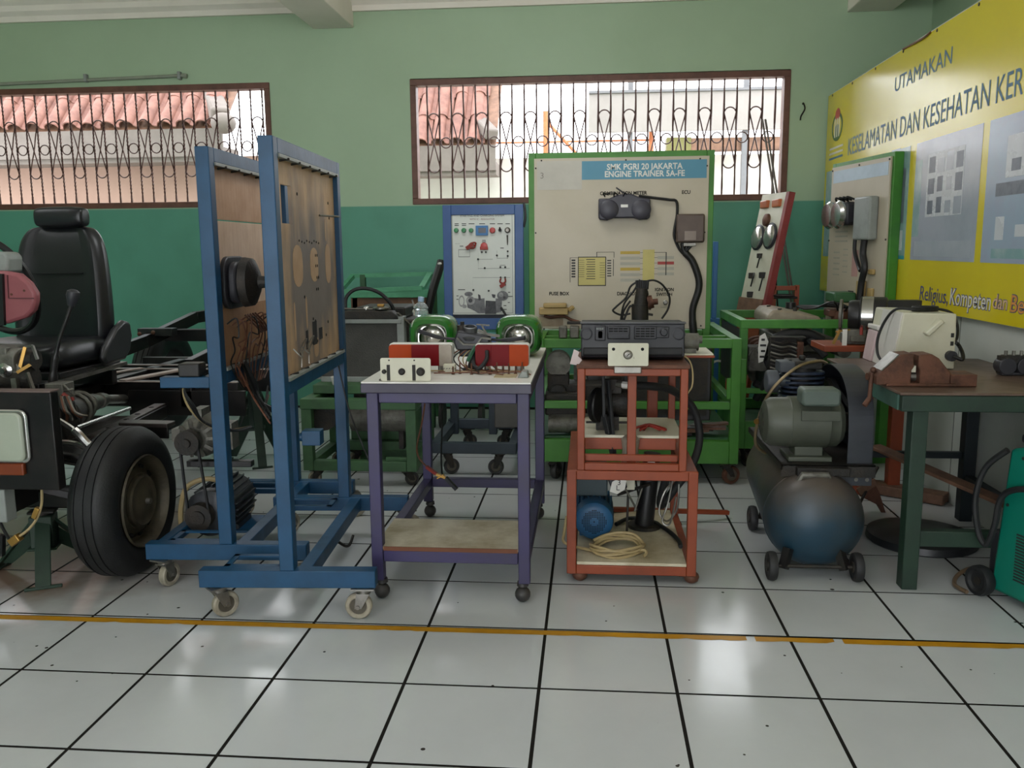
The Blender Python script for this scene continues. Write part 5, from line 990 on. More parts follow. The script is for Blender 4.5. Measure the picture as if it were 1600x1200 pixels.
# vise
VS=thing('machine_vise','rusty brown steel machine vise on the front edge of the green workbench','vise',(1.38,.95,.752))
vz=.7525
part('jaw_body',rust,VS,lambda b:b.prism([(1.205,vz+.005),(1.205,vz+.04),(1.245,vz+.075),(1.285,vz+.118),(1.335,vz+.122),(1.338,vz+.072),(1.33,vz+.06),(1.33,vz+.005)],'xz',.93,1.03),bev=.004)
part('fixed_jaw',rust,VS,lambda b:b.prism([(1.36,vz+.005),(1.36,vz+.06),(1.352,vz+.075),(1.352,vz+.118),(1.40,vz+.12),(1.425,vz+.105),(1.47,vz+.05),(1.47,vz+.005)],'xz',.93,1.03),bev=.004)
part('bare_face',steel,VS,lambda b:b.bar((1.222,.98,vz+.0585),(1.282,.98,vz+.1185),.096,.004)); boxp('bed',rust,VS,1.24,1.49,.925,1.04,vz,vz+.012); boxp('tail_block',rust,VS,1.47,1.565,.93,1.04,vz,vz+.045); part('screw_rod',steel,VS,lambda b:b.cyl((1.30,.98,vz+.03),(1.40,.98,vz+.03),.018,n=12)); boxp('jaw_plate',cream,VS,1.336,1.352,.95,1.01,vz+.05,vz+.075,bev=.001)
part('handle',rust,VS,lambda b:(b.cyl((1.20,.97,vz+.045),(1.19,.95,vz-.05),.008,n=10),b.cyl((1.205,.98,vz+.03),(1.185,.975,vz+.03),.014,n=10),b.sph((1.205,.972,vz+.055),.012,10),b.cyl((1.19,.95,vz-.05),(1.17,.94,vz-.075),.01,n=10)))
# white box machine
MC=thing('white_machine_box','cream metal instrument box with sloping side, socket strip and cable on the bench','machine',(1.5,1.5,.752))
yy0,yy1=1.40,1.72
b=MB(); pol=[(1.325,.753),(1.40,.753),(1.435,.753),(1.675,.753),(1.67,.985),(1.46,.993),(1.37,.993),(1.34,.90)]
part('case_body',cream,MC,lambda b:b.prism([(1.418,.753),(1.672,.753),(1.667,.985),(1.452,.99)],'xz',yy0,1.76),bev=.006); part('lit_side',mat('lit_case_white','#d8d4cf',.35,0,'#c9c4bf',.4,4),MC,lambda b:b.prism([(1.412,.753),(1.418,.753),(1.452,.99),(1.446,.99)],'xz',yy0+.004,1.64)); part('pinkish_side',mat('pinkish_plastic','#cdb6b8',.4),MC,lambda b:b.prism([(1.404,.753),(1.416,.753),(1.436,.89),(1.424,.89)],'xz',1.645,1.76),bev=.003); boxp('handle_lip',MATS['lit_case_white'],MC,1.42,1.44,1.63,1.76,.895,.915,bev=.004)  # left face whiter than the case: window light put into its colour
skt=part('socket_strip',MATS['cream_metal'],MC,lambda b:b.bar((1.54,yy0-.012,.90),(1.60,yy0-.012,.96),.05,.022),bev=.006)
for k in range(3): part('socket_hole',ink,skt,lambda b:b.cyl((1.545+.02*k,yy0-.0245,.905+.02*k),(1.545+.02*k,yy0-.022,.905+.02*k),.008,n=12))
for z in (.895,.86): boxp('connector_port',black,MC,1.648,1.66,yy0-.004,yy0+.001,z-.008,z+.01,bev=.001)
part('plug',plast,MC,lambda b:b.cyl((1.65,yy0-.025,.81),(1.65,yy0,.81),.022,n=14)); part('mains_cable',wireb,MC,lambda b:b.tube([(1.655,yy0-.03,.81),(1.68,yy0-.05,.80),(1.70,yy0,.82),(1.695,yy0+.03,.85),(1.67,yy0+.0,.865)],.008,8,False,6)); part('mains_cable',wireb,MC,lambda b:b.tube([(1.66,yy0+.01,.865),(1.69,yy0+.04,.88),(1.70,yy0+.07,.93),(1.68,yy0+.08,.98),(1.62,yy0+.08,1.0),(1.52,yy0+.05,1.0),(1.45,1.48,1.0),(1.42,1.52,.95),(1.395,1.53,.87),(1.39,1.5,.80),(1.40,1.42,.77),(1.43,1.37,.76)],.006,8,False,6))
part('cable_coil',wireb,MC,lambda b:[b.tube([(1.57+.05*math.cos(a+q),yy0+.09+.03*math.sin(a+q),.995+.006*q) for a in [2*PI*k/14 for k in range(14)]],.006,6,True,2) for q in range(3)])
# transformer coil
TR=thing('transformer','black coil transformer at the right end of the bench','transformer',(1.85,1.25,.752))
part('coil',plast,TR,lambda b:(b.cyl((1.80,1.27,.79),(1.80,1.21,.79),.034,n=18),b.box(1.78,1.90,1.215,1.265,.753,.765),b.cyl((1.87,1.27,.79),(1.87,1.21,.79),.034,n=18)),bev=.003); part('core',iron,TR,lambda b:(b.box(1.79,1.885,1.22,1.26,.80,.832),b.box(1.775,1.79,1.222,1.258,.76,.83))); part('terminals',alu,TR,lambda b:[b.cyl((1.80+.03*k,1.24,.832),(1.80+.03*k,1.24,.85),.007,n=8) for k in range(3)])
# planks and scraps under the bench
pk=thing('wood_plank','long dark wooden plank lying diagonally across the bench stretchers','plank',(1.65,1.3,.2)); 
barp('plank',wood,pk,aty(1366,697,1.68),(1.86,.90,.243),.07,.016)
sc2=thing('broken_board','splintered brown board standing on end behind the compressor','board',(1.5,1.75,.0)); part('shard',rust,sc2,lambda b:b.prism([(1.44,.08),(1.46,.19),(1.475,.20),(1.53,.10),(1.565,.0),(1.545,.0),(1.52,.04)],'xz',1.80,1.812)); part('shard',wood,sc2,lambda b:b.prism([(1.42,.12),(1.50,.17),(1.51,.14),(1.44,.09)],'xz',1.78,1.795)); barp('stick',iron,sc2,(1.36,1.65,.0),(1.55,1.9,.2),.012)
pk2=thing('floor_plank','dark flat plank lying on the floor behind the workbench','plank',(1.6,2.1,0)); barp('plank',wood,pk2,(1.5,2.25,.03),(1.9,1.95,.03),.10,.05)
ds_=thing('round_disc_base','round black steel disc base lying on the floor under the bench','disc',(1.585,1.4,0)); part('disc',mat('black_disc_paint','#1d1f22',.4,0,'#2b2c2d',.6,8),ds_,lambda b:b.lathe((1.58,1.395,0),(0,0,1),[(0,0),(.215,0),(.225,.008),(.22,.035),(.16,.05),(.0,.056)],56)); part('centre_boss',iron,ds_,lambda b:b.lathe((1.545,1.42,.054),(0,0,1),[(.03,0),(.028,.008),(.0,.01)],20))
# ================================================================= AIR COMPRESSOR
CP=thing('air_compressor','dusty blue-grey air compressor tank on wheels with motor and belt guard on top','compressor',(1.05,1.3,0))
tk=mat('tank_blue','#1d3d4f',.42,.1,'#333736',.75,3.5,.08)
def dusty(m,col,z0,z1,amt):
    nt=m.node_tree; N=nt.nodes; L=nt.links; b=N['Principled BSDF']; old=b.inputs['Base Color'].links[0].from_socket
    tc=N.new('ShaderNodeTexCoord'); sx=N.new('ShaderNodeSeparateXYZ'); L.new(tc.outputs['Object'],sx.inputs[0])
    nz=N.new('ShaderNodeTexNoise'); nz.inputs['Scale'].default_value=4; nz.inputs['Detail'].default_value=8; L.new(tc.outputs['Object'],nz.inputs['Vector'])
    ma=N.new('ShaderNodeMath'); ma.operation='MULTIPLY_ADD'; ma.inputs[1].default_value=.16; L.new(nz.outputs['Fac'],ma.inputs[0]); L.new(sx.outputs['Z'],ma.inputs[2])
    # rear of the barrel is dustier than the blue front dome
    mb=N.new('ShaderNodeMath'); mb.operation='MULTIPLY_ADD'; mb.inputs[1].default_value=.16; L.new(sx.outputs['Y'],mb.inputs[0]); L.new(ma.outputs[0],mb.inputs[2])
    mr=N.new('ShaderNodeMapRange'); mr.inputs[1].default_value=z0; mr.inputs[2].default_value=z1; mr.inputs[4].default_value=amt; L.new(mb.outputs[0],mr.inputs[0])
    mx=N.new('ShaderNodeMix'); mx.data_type='RGBA'; mx.inputs['B'].default_value=(*hexc(col),1); L.new(mr.outputs[0],mx.inputs['Factor']); L.new(old,mx.inputs['A']); L.new(mx.outputs['Result'],b.inputs['Base Color'])
dusty(tk,'#574d44',.24,.40,.92)
tc0=Vector((1.018,.95,.213)); tax=Vector((.085,1,0)).normalized(); Rk=.188
part('tank',tk,CP,lambda b:b.lathe(tc0,tax,[(0,-.07),(.05,-.066),(.10,-.052),(.145,-.028),(.172,.005),(.185,.04),(Rk,.08),(Rk,.86),(.172,.94),(.13,.98),(.06,1.0),(0,1.005)],48))
part('weld_seam',tk,CP,lambda b:b.lathe(tc0,tax,[(Rk,.076),(Rk+.003,.08),(Rk,.086)],48))
tirem=mat('hard_rubber_tyre','#222224',.6,0,'#33302e',.6,10)
def cwheel(x,y,dx=1):
    b=MB(); b.lathe((x-.018,y,.056),(1,0,0),[(.02,.004),(.04,.004),(.045,0),(.053,.003),(.056,.012),(.056,.024),(.053,.033),(.045,.036),(.04,.032),(.02,.032)],26,True); w=b.build('wheel',tirem,CP); part('wheel_hub',iron,w,lambda b:b.cyl((x-.02,y,.056),(x+.02,y,.056),.022,n=14))
for x,y in ((.845,.90),(1.165,.905),(.882,1.50),(1.21,1.52)): cwheel(x,y)
for y,xa,xb in ((.902,.845,1.165),(1.51,.882,1.21)):
    part('axle',iron,CP,lambda b:b.cyl((xa,y,.056),(xb,y,.056),.008,n=8))
    for x in (xa+.045,xb-.045): part('axle_bracket',black,CP,lambda b:b.bar((x,y,.045),(x+(.02 if x<1.03 else -.02),y+.02,.12),.03,.03))
boxp('saddle',iron,CP,.95,1.15,1.0,1.05,.385,.418); boxp('saddle',iron,CP,.98,1.15,1.5,1.53,.385,.418)
part('base_plate',iron,CP,lambda b:(b.box(.895,1.255,1.03,1.75,.418,.424),b.box(.895,1.255,1.03,1.036,.375,.424),b.box(.895,.901,1.03,1.75,.40,.424)),bev=.001)
part('gauge_cover',alu,CP,lambda b:b.tube([(.955,.985,.37),(.965,.98,.395),(1.06,.98,.395),(1.075,.985,.365)],.014,8))
mg=mat('motor_olive_grey','#4e5247',.45,.1,'#3e4239',.7,6,.05)
mo=MB(); mcz=.572; my=1.15
mo.lathe((.835,my,mcz),(1,0,0),[(0,0),(.055,0),(.085,.012),(.098,.035),(.1,.1),(.104,.105),(.104,.25),(.1,.255),(.098,.29),(.08,.31),(0,.31)],36)
mot=mo.build('motor',mg,CP); part('motor_foot',mg,CP,lambda b:(b.box(.93,1.10,1.07,1.23,.425,.445),b.box(.96,1.07,1.10,1.20,.44,.48)),bev=.004); part('capacitor_cover',mat('motor_green_grey','#5a665f',.45,.05,'#4a534d',.5,6),mot,lambda b:b.prism(rrect(.965,1.112,.655,.722,.016),'xz',1.03,1.13),bev=.01); boxp('name_plate',mg,mot,.968,1.118,my-.106,my-.095,.595,.635,bev=.002); 
for k in range(8): a=2*PI*k/8; part('vent_slot',ink,mot,lambda b:b.box(.8345,.836,my+.045*math.cos(a)-.006,my+.045*math.cos(a)+.006,mcz+.045*math.sin(a)-.01,mcz+.045*math.sin(a)+.01))
# pump: finned cylinder and heads
pb=mat('pump_dark_blue','#2c3a52',.45,.2,'#26292e',.7,8)
pm=part('pump_body',iron,CP,lambda b:(b.cyl((.98,1.5,.52),(1.14,1.5,.52),.09,n=24),b.box(.95,1.15,1.42,1.58,.425,.46)))
for k in range(7): part('cooling_fin',pb,pm,lambda b:b.prism([(q[0],q[1]) for q in rrect(.975,1.155,1.40,1.56,.05)],'xy',.605+.02*k,.614+.02*k))
part('cylinder',iron,pm,lambda b:b.cyl((1.065,1.48,.56),(1.065,1.48,.75),.06,n=20)); part('cylinder_head',iron,pm,lambda b:(b.box(1.0,1.14,1.42,1.55,.745,.78),b.cyl((1.065,1.48,.78),(1.065,1.48,.80),.015,n=8)),bev=.008)
part('air_filter',mat('filter_grey','#4a4e55',.5),pm,lambda b:(b.lathe((.905,1.44,.69),(1,0,0),[(0,0),(.045,0),(.05,.01),(.05,.05),(.02,.055),(.02,.1)],22),b.box(.955,1.02,1.40,1.5,.735,.78)),bev=.004)
part('delivery_pipe',mat('dull_copper','#8a7a5e',.35,.6,'#6d5d45',.6,9),CP,lambda b:b.tube([(1.16,1.45,.77),(1.10,1.36,.79),(1.0,1.30,.77),(.90,1.28,.68),(.855,1.3,.56),(.85,1.33,.44),(.90,1.36,.39)],.007,8,False,6))
part('pressure_valve',MATS['brass'],CP,lambda b:(b.cyl((.845,1.22,.56),(.825,1.2,.56),.012,n=10),b.cyl((.86,1.22,.5),(.86,1.22,.6),.01,n=8)))
# belt guard: arch band plus outer cheek
gm=mat('guard_dark_grey','#3a3d44',.35,.2,'#2d2f33',.6,6); gpth=[(1.06,.335),(1.06,.56),(1.09,.67),(1.16,.74),(1.26,.772),(1.40,.775),(1.52,.73),(1.59,.64),(1.61,.50),(1.61,.40)]
gs=spline([Vector((0,*q)) for q in gpth],5)
b=MB(); 
for i in range(len(gs)-1): b.bar((1.20,gs[i].y,gs[i].z),(1.20,gs[i+1].y,gs[i+1].z),.092,.003,up=(0,1,0) if abs(gs[i+1].z-gs[i].z)>abs(gs[i+1].y-gs[i].y) else (0,0,1))
b=MB(); A=[[b.bm.verts.new((x,q.y,q.z)) for q in gs] for x in (1.153,1.248)]
for i in range(len(gs)-1): b.bm.faces.new((A[0][i],A[0][i+1],A[1][i+1],A[1][i]))
o=b.build('belt_guard',gm,CP,smooth=False); sd=o.modifiers.new('solid','SOLIDIFY'); sd.thickness=.004
b=MB(); b.prism([(q.y,q.z) for q in gs]+[(1.35,.38)],'yz',1.246,1.249); b.build('guard_cheek',gm,CP); boxp('guard_foot',gm,CP,1.11,1.25,1.056,1.062,.335,.385,bev=.001)
for x in (1.19,1.232): part('guard_bolt',steel,CP,lambda b:b.cyl((x,1.054,.36),(x,1.058,.36),.008,n=8))
part('flywheel',iron,CP,lambda b:b.lathe((1.165,1.48,.56),(1,0,0),[(.02,0),(.05,.005),(.12,.01),(.14,0),(.14,.04),(.12,.035),(.05,.03),(.02,.04)],32,True)); part('motor_pulley',iron,CP,lambda b:b.lathe((1.155,my,mcz),(1,0,0),[(0,0),(.045,0),(.038,.015),(.045,.03),(0,.03)],20)); part('drive_belt',rubber,CP,lambda b:(b.bar((1.19,1.15,.615),(1.19,1.47,.70),.014,.01),b.bar((1.19,1.15,.528),(1.19,1.49,.42),.014,.01)))
hs=thing('air_hose_coil','yellow-green spiral air hose hanging at the bench side beside the belt guard','hose',(1.27,1.1,.6)); part('hose',mat('yellow_green_hose','#8d9440',.3,0,'#70762f',.5,6,coat=.4),hs,lambda b:b.tube([(1.235-.022*math.cos(a),1.2+.035*math.sin(a),.66-.0045*a) for a in [k*.45 for k in range(48)]],.0055,7)); part('hose',wirec,hs,lambda b:b.tube([(1.225,1.23,.565),(1.31,1.32,.52),(1.345,1.4,.42),(1.33,1.45,.32),(1.28,1.5,.22),(1.28,1.5,.15)],.006,7,False,6)); part('hook',iron,hs,lambda b:b.cyl((1.21,1.2,.70),(1.25,1.2,.70),.006,n=8))
# ================================================================= WELDING MACHINE (lower right)
wd=Vector(atz(1600,958,0))-Vector((1.602,.79,0)); wa=math.atan2(wd.y,wd.x)
frame((1.602,.79,.0),wa)
WM=thing('welding_machine','teal wheeled welding machine with black handle at the right edge of the room','welding machine',(.3,.15,0))
part('case',teal,WM,lambda b:b.prism([(.0,.03),(.40,.03),(.40,.545),(.10,.58),(.04,.56)],'xz',.0,.18),bev=.012)
for k in range(16): boxp('louvre',ink,WM,.10+.012*0,.165,-.003,.001,.10+.011*k,.105+.011*k,bev=0)
boxp('top_handle',plast,WM,.06,.38,.02,.16,.585,.62,bev=.012); boxp('rear_box',plast,WM,-.046,-.002,.03,.16,.06,.24,bev=.012); 
for y in (-.045,.185): 
    w=part('wheel',rubber,WM,lambda b:b.lathe((-.02,y,.056),(0,1,0),[(.0,.008),(.03,.008),(.04,0),(.052,0),(.056,.01),(.056,.03),(.052,.04),(.04,.04),(.03,.034),(0,.034)],28)); part('hub',iron,w,lambda b:b.cyl((-.02,y+.006,.056),(-.02,y+.036,.056),.016,n=12))
part('axle',iron,WM,lambda b:b.cyl((-.02,-.01,.056),(-.02,.21,.056),.01,n=8)); part('foot',plast,WM,lambda b:b.box(.3,.38,.02,.16,0,.03))
part('bolt_head',iron,WM,lambda b:[b.cyl((x,-.003,z),(x,.0,z),.006,n=8) for x,z in ((.05,.36),(.10,.54))])
part('power_cable',rubber,WM,lambda b:b.tube([(.05,-.02,.56),(-.02,-.04,.48),(-.045,-.05,.36),(-.03,-.04,.24),(.0,-.03,.20),(.03,-.03,.28),(.05,-.035,.38),(.10,-.035,.43),(.20,-.03,.455),(.36,-.03,.47)],.011,8,False,6))
part('hose_loop',mat('brown_hose','#6e5a44',.5),WM,lambda b:b.tube([(-.05,.12,.02),(-.12,.10,.05),(-.16,.06,.04),(-.155,.0,.02),(-.10,-.06,.012),(-.03,-.07,.012)],.008,8,False,6)); part('hose_loop',mat('brown_hose','#6e5a44'),WM,lambda b:b.tube([(-.06,.2,.05),(-.13,.3,.02),(-.12,.32,.1),(-.11,.30,.16)],.007,8,False,6))
noframe()
# ================================================================= BANNER
BX=1.886
BN=thing('safety_banner','long yellow printed safety banner on a board along the white partition','banner',(BX,2.5,.93))
yel=mat('banner_yellow','#d6c41f',.22,0,'#cbb71a',.4,1.5,.12,2.2,3,coat=.25)
Y0,Y1=.2,4.46
boxp('banner_board',plaster,BN,BX+.004,1.929,Y0,Y1,.93,2.36); bb=MB().box(BX,BX+.004,Y0,Y1-.01,.934,2.352).build('banner_sheet',yel,BN)
def fitx(s,x0,xa0,xb0,x1,m,par,name='lettering',d=.0008,depth=.0006):
    """lettering fitted between baseline-left (px) and top-right (px) on the banner plane"""
    pass
def btext(s,pl,pt,prr,m,d=.001,outline=None,slant=0):
    a=atx(*pl,BX); t_=atx(*pt,BX); r=atx(*prr,BX); h=t_.z-a.z; wdt=a.y-r.y
    c=bpy.data.curves.new('lettering','FONT'); c.body=s; c.size=1; c.extrude=.0003/max(h,.01); c.resolution_u=3; c.shear=slant; c.materials.append(m)
    if outline: c.offset=outline
    o=bpy.data.objects.new('lettering',c); COL.objects.link(o); dg=bpy.context.evaluated_depsgraph_get(); me=bpy.data.meshes.new_from_object(o.evaluated_get(dg)); bpy.data.objects.remove(o)
    xs=[v.co.x for v in me.vertices]; x0=min(xs); x1=max(xs); cap=.72
    for v in me.vertices:
        lx=(v.co.x-x0)/(x1-x0)*wdt; lz=v.co.y/cap*h
        v.co=Vector((BX-d-abs(v.co.z)*h*0-(.0004 if v.co.z>0 else 0),a.y-lx,a.z+lz))
    me.transform(ROOTM[BN.name].inverted()); o=bpy.data.objects.new('lettering',me); COL.objects.link(o); o.parent=BN; return o
btext('UTAMAKAN',(1398,144),(1398,121),(1487,104),inkb); btext('KESELAMATAN DAN KESEHATAN KER',(1325,243),(1325,216),(1598,150),inkb)
bkp=mat('print_dark_blue','#3a3d6e',.5); wkp=mat('print_white','#ddd8c4',.5); okp=mat('print_orange','#d9923a',.5); pkp=mat('print_pinkish','#d8b38a',.5)
for s,l,t_,r,m in (('Religius,',(1437,468),(1437,445),(1481,472),bkp),('Kompeten',(1484,475),(1484,449),(1548,481),wkp),('dan',(1551,481),(1551,458),(1574,485),pkp),('Be',(1578,487),(1578,459),(1600,490),okp)):
    if m is not bkp: btext(s,l,t_,r,bkp,.0006,.035,.1)
    btext(s,l,t_,r,m,.0016,None,.1)
# photographs printed on it
def pic(xl,xr,yt,yb,m,name='printed_photo',d=.0005,th=.0006):
    yA=atx(xl,(yt+yb)/2,BX).y; yB=atx(xr,(yt+yb)/2,BX).y; zt=atx((xl+xr)/2,yt,BX).z; zb=atx((xl+xr)/2,yb,BX).z
    return MB().box(BX-d-th,BX-d,min(yA,yB),max(yA,yB),min(zt,zb),max(zt,zb)).build(name,m,bb)
ph1=mat('photo_teal_grey','#86a5a6',.22,0,'#b3bcc2',.8,5,coat=.25); ph2=mat('photo_mauve_grey','#a6abb8',.22,0,'#8b939f',.7,3,coat=.25); ph3=mat('photo_blue_grey','#9cadc0',.22,0,'#a0a3b8',.8,3,coat=.25); paper=mat('photo_paper','#c9ccd2',.25); dsh=mat('photo_dark_shape','#666c7a',.3,0,'#4c5260',.7,20)
# explicit print layout: y (distance along the wall) and z
def pr_(y0,y1,z0,z1,m,name='printed_photo',d=.0005): return MB().box(BX-d-.0006,BX-d,y0,y1,z0,z1).build(name,m,bb)
Ya=atx(1418,320,BX).y; Yb=atx(1428,310,BX).y; Yc=atx(1530,300,BX).y; Yd=atx(1540,300,BX).y; zt=atx(1480,210,BX).z; zb=atx(1480,408,BX).z
pr_(Ya,4.40,zb,zt,ph1); pr_(Yc,Yb,zb,zt,ph2); pr_(.75,Yd,zb,zt,ph3)
pr_(Ya,Ya+.9,zb,zb+.02,mat('photo_teal_line','#2f8fa0',.3),'photo_detail',.0012)
for y0,y1,z0,z1,m in ((Ya+.05,Ya+.25,zb+.05,zb+.16,paper),(Ya+.05,Ya+.14,zb+.2,zb+.5,dsh),(Ya+.16,Ya+.3,zb+.36,zb+.62,ph3)): pr_(y0,y1,z0,z1,m,'photo_detail',.0012)
H_=zt-zb; L_=Yb-Yc
pr_(Yc+.06*L_,Yb-.06*L_,zb+.02,zb+.16*H_,mat('photo_floor','#a5abb4',.3,0,'#8f98a4',.6,6),'photo_detail',.001); pr_(Yb-.12*L_,Yb-.0*L_,zb+.2*H_,zb+.85*H_,ph1,'photo_detail',.001)
P0,P1,Z0,Z1=Yc+.22*L_,Yb-.22*L_,zb+.36*H_,zb+.88*H_; pr_(P0,P1,Z0,Z1,paper,'printed_poster',.0014)
random.seed(11)
for i in range(4):
    for j in range(3):
        cy=P1-(P1-P0)*(i+.5)/4; cz=Z1-(Z1-Z0)*(j+.5)/3.0; s=.035+.02*random.random(); pr_(cy-s,cy+s*.8,cz-s,cz+s*random.uniform(.3,1.2),dsh if random.random()>.4 else ph2,'poster_picture',.002)
L3=Yd-.75; pr_(.85,Yd-.18,zb+.58*H_,zb+.86*H_,paper,'printed_poster',.0014)
for i in range(6): cy=Yd-.26-.12*i; pr_(cy-.05,cy+.03,zb+.62*H_,zb+.62*H_+.05+.05*(i%3),dsh,'poster_picture',.002)
for y0,y1,z0,z1,m in ((.8,Yd-.1,zb+.46*H_,zb+.55*H_,dsh),(Yd-.2,Yd-.12,zb+.16*H_,zb+.32*H_,paper),(Yd-.42,Yd-.3,zb+.18*H_,zb+.26*H_,paper),(.8,Yd-.45,zb+.1*H_,zb+.36*H_,dsh),(Yd-.5,Yd-.1,zb+.02,zb+.10*H_,ph1)): pr_(y0,y1,z0,z1,m,'photo_detail',.0012)
# school crest
def disc(yc,zc,ry,rz,m,name,d,n=24,a0=0,a1=2*PI):
    b=MB(); P=[(yc+ry*math.cos(a0+(a1-a0)*k/n),zc+rz*math.sin(a0+(a1-a0)*k/n)) for k in range(n)]; b.prism(P,'yz',BX-d-.0005,BX-d); return b.build(name,m,bb)
ec=atx(1308,205,BX); cgr=mat('crest_green','#3d5f2c',.4); crd=mat('crest_red','#b8402c',.4); cye=mat('crest_yellow','#d3c33a',.4)
eh=atx(1308,165,BX).z-atx(1308,245,BX).z; ew=.17
disc(ec.y,ec.z+.03,ew*.8,eh*.27,cgr,'crest_oval',.0008); disc(ec.y,ec.z+.03,ew*.62,eh*.21,cye,'crest_field',.0014); disc(ec.y,ec.z-.0,ew*.3,eh*.14,cgr,'crest_figure',.002); disc(ec.y,ec.z+.30*eh+.01,ew*.35,eh*.11,crd,'crest_flame',.0016)
for s in (-.3,0,.3): pr_(ec.y+s*ew-.012,ec.y+s*ew+.012,ec.z-.04,ec.z+.09,wkp,'crest_bar',.0024)
for k in range(3): pr_(ec.y-ew,ec.y+ew,ec.z-eh*.33-.035*k,ec.z-eh*.33+.014-.035*k,wkp if k<2 else inkb,'crest_ribbon',.0012)
part('banner_rope_fold',wirec,BN,lambda b:b.tube([(BX-.004,2.9,2.352),(BX-.01,2.6,2.34),(BX-.004,2.5,2.351)],.005,6,False,4))
for k in range(9): y=.5+.48*k; part('nail',iron,BN,lambda b:b.cyl((BX-.003,y,2.34),(BX,y,2.34),.008,n=8))
o=boxp('panel_seam',part_seam,bpy.data.objects['wall_partition'],PX-.0012,PX,1.995,2.0,.0,.93,bev=0)
# conduit on the back wall, hook, rods
cn=thing('wall_conduit','thin grey conduit pipe clipped to the green wall above the barred window','conduit',(-3.8,WB,2.6)); a=aty(0,132,4.46); c=aty(285,117.5,4.46); pvc=mat('conduit_grey','#8f9585',.5)
part('pipe',pvc,cn,lambda b:(b.cyl((-5.5,4.475,a.z-.012),(c.x,4.475,c.z),.013,n=10),b.cyl((c.x,4.475,c.z),(c.x+.03,4.475,c.z-.005),.018,n=10)))
for x in (c.x-.03,c.x-.8): part('clip',grey,cn,lambda b:b.box(x-.012,x+.012,4.455,4.4935,c.z-.03,c.z+.03),bev=.003)
hk=thing('wall_hook','small black wire hook on the green wall beside the wide barred window','hook',(1.7,WB,2.2)); a=aty(1255,162,4.48); part('hook',wireb,hk,lambda b:b.tube([(a.x,4.4935,a.z),(a.x,4.47,a.z),(a.x+.01,4.465,a.z-.04),(a.x-.015,4.465,a.z-.09),(a.x-.02,4.46,a.z-.12)],.006,6,False,5))
rd_=thing('steel_rods','two grey steel rods leaning in the window corner behind the lamp board','rods',(1.55,4.4,0)); a=aty(1192,186,4.44); c=aty(1214,292,4.40)
e=aty(1236,470,4.25); tt=(a.z)/(a.z-e.z)
for k in (0,.022): part('rod',mat('grey_rod','#6d655f',.5,.4),rd_,lambda b:b.cyl((a.x+k,4.46,a.z),(a.x+k+(e.x-a.x)*tt,4.46-(4.46-4.25)*tt,0),.008,n=8))
# ================================================================= GREEN ENGINE STAND WITH RADIATOR (centre back)
GS=thing('radiator_stand','mid-green wheeled steel stand carrying an old radiator, behind the purple table','stand',(-1.09,2.35,0))
gx0,gx1=-1.405,-.775
for x in (gx0+.03,gx1-.03):
    for y in (2.13,2.62): boxp('leg',mgreen,GS,x-.028,x+.028,y-.025,y+.025,.085,.424)
for y in (2.13,2.62):
    boxp('top_rail',mgreen,GS,gx0,gx1,y-.03,y+.03,.425,.48); boxp('bottom_rail',mgreen,GS,gx0+.06,gx1-.06,y-.025,y+.025,.085,.14)
for x in (gx0+.03,gx1-.03): boxp('top_rail',mgreen,GS,x-.03,x+.03,2.165,2.585,.425,.478); boxp('bottom_rail',mgreen,GS,x-.025,x+.025,2.16,2.59,.09,.135)
boxp('upper_shelf',mgreen,GS,gx0+.02,gx1-.05,2.27,2.62,.482,.53); boxp('gusset',mgreen,GS,-.95,-.83,2.12,2.14,.14,.16)
for x,y in ((gx0+.07,2.15),(gx1-.06,2.15),(gx0+.07,2.60),(-1.24,2.6)): caster(GS,x,y,.086,.037,x*7,cw_dark if x>-1.2 else None,iron)
part('chain_motor',iron,GS,lambda b:b.cyl((-1.33,2.25,.36),(-1.33,2.5,.36),.085,n=20)); part('gear_case',alu,GS,lambda b:(b.cyl((-1.2,2.4,.33),(-.85,2.4,.33),.085,n=20),b.box(-1.15,-.9,2.33,2.47,.36,.42)))
boxp('motor_strap',iron,GS,-1.10,-1.06,2.36,2.44,.15,.26); boxp('motor_strap',iron,GS,-.93,-.90,2.36,2.44,.15,.42)
RA=thing('radiator','grey car radiator with round filler cap standing on the green stand','radiator',(-1.08,2.42,.53))
core=mat('radiator_core','#4b4a46',.6,.2,'#3c3b38',.7,9,.35,160)
boxp('core',core,RA,-1.37,-.925,2.39,2.43,.56,.86,bev=.001); 
for x0,x1 in ((-1.395,-1.37),(-.925,-.885)): boxp('side_channel',grey,RA,x0,x1,2.375,2.445,.545,.90,bev=.003)
boxp('lower_tank',grey,RA,-1.37,-.925,2.375,2.445,.53,.56,bev=.004); part('upper_tank',iron,RA,lambda b:b.prism([(-1.37,.885),(-1.36,.925),(-1.15,.935),(-.95,.93),(-.915,.895),(-.915,.885)],'xz',2.37,2.45),bev=.006); boxp('tank_seam',grey,RA,-1.39,-.9,2.37,2.45,.862,.885,bev=.002)
part('filler_cap',steel,RA,lambda b:b.lathe((-1.02,2.41,.935),(0,0,1),[(0,0),(.03,0),(.045,.006),(.045,.014),(.02,.018),(0,.02)],20)); part('cap_tab',MATS['brass'],RA,lambda b:b.box(-1.04,-1.0,2.40,2.42,.953,.968),bev=.004); part('bolt',chrome,RA,lambda b:b.sph((-1.10,2.40,.94),.018,10)); part('overflow_rod',steel,RA,lambda b:b.cyl((-1.34,2.39,.945),(-1.06,2.39,.94),.006,n=8))
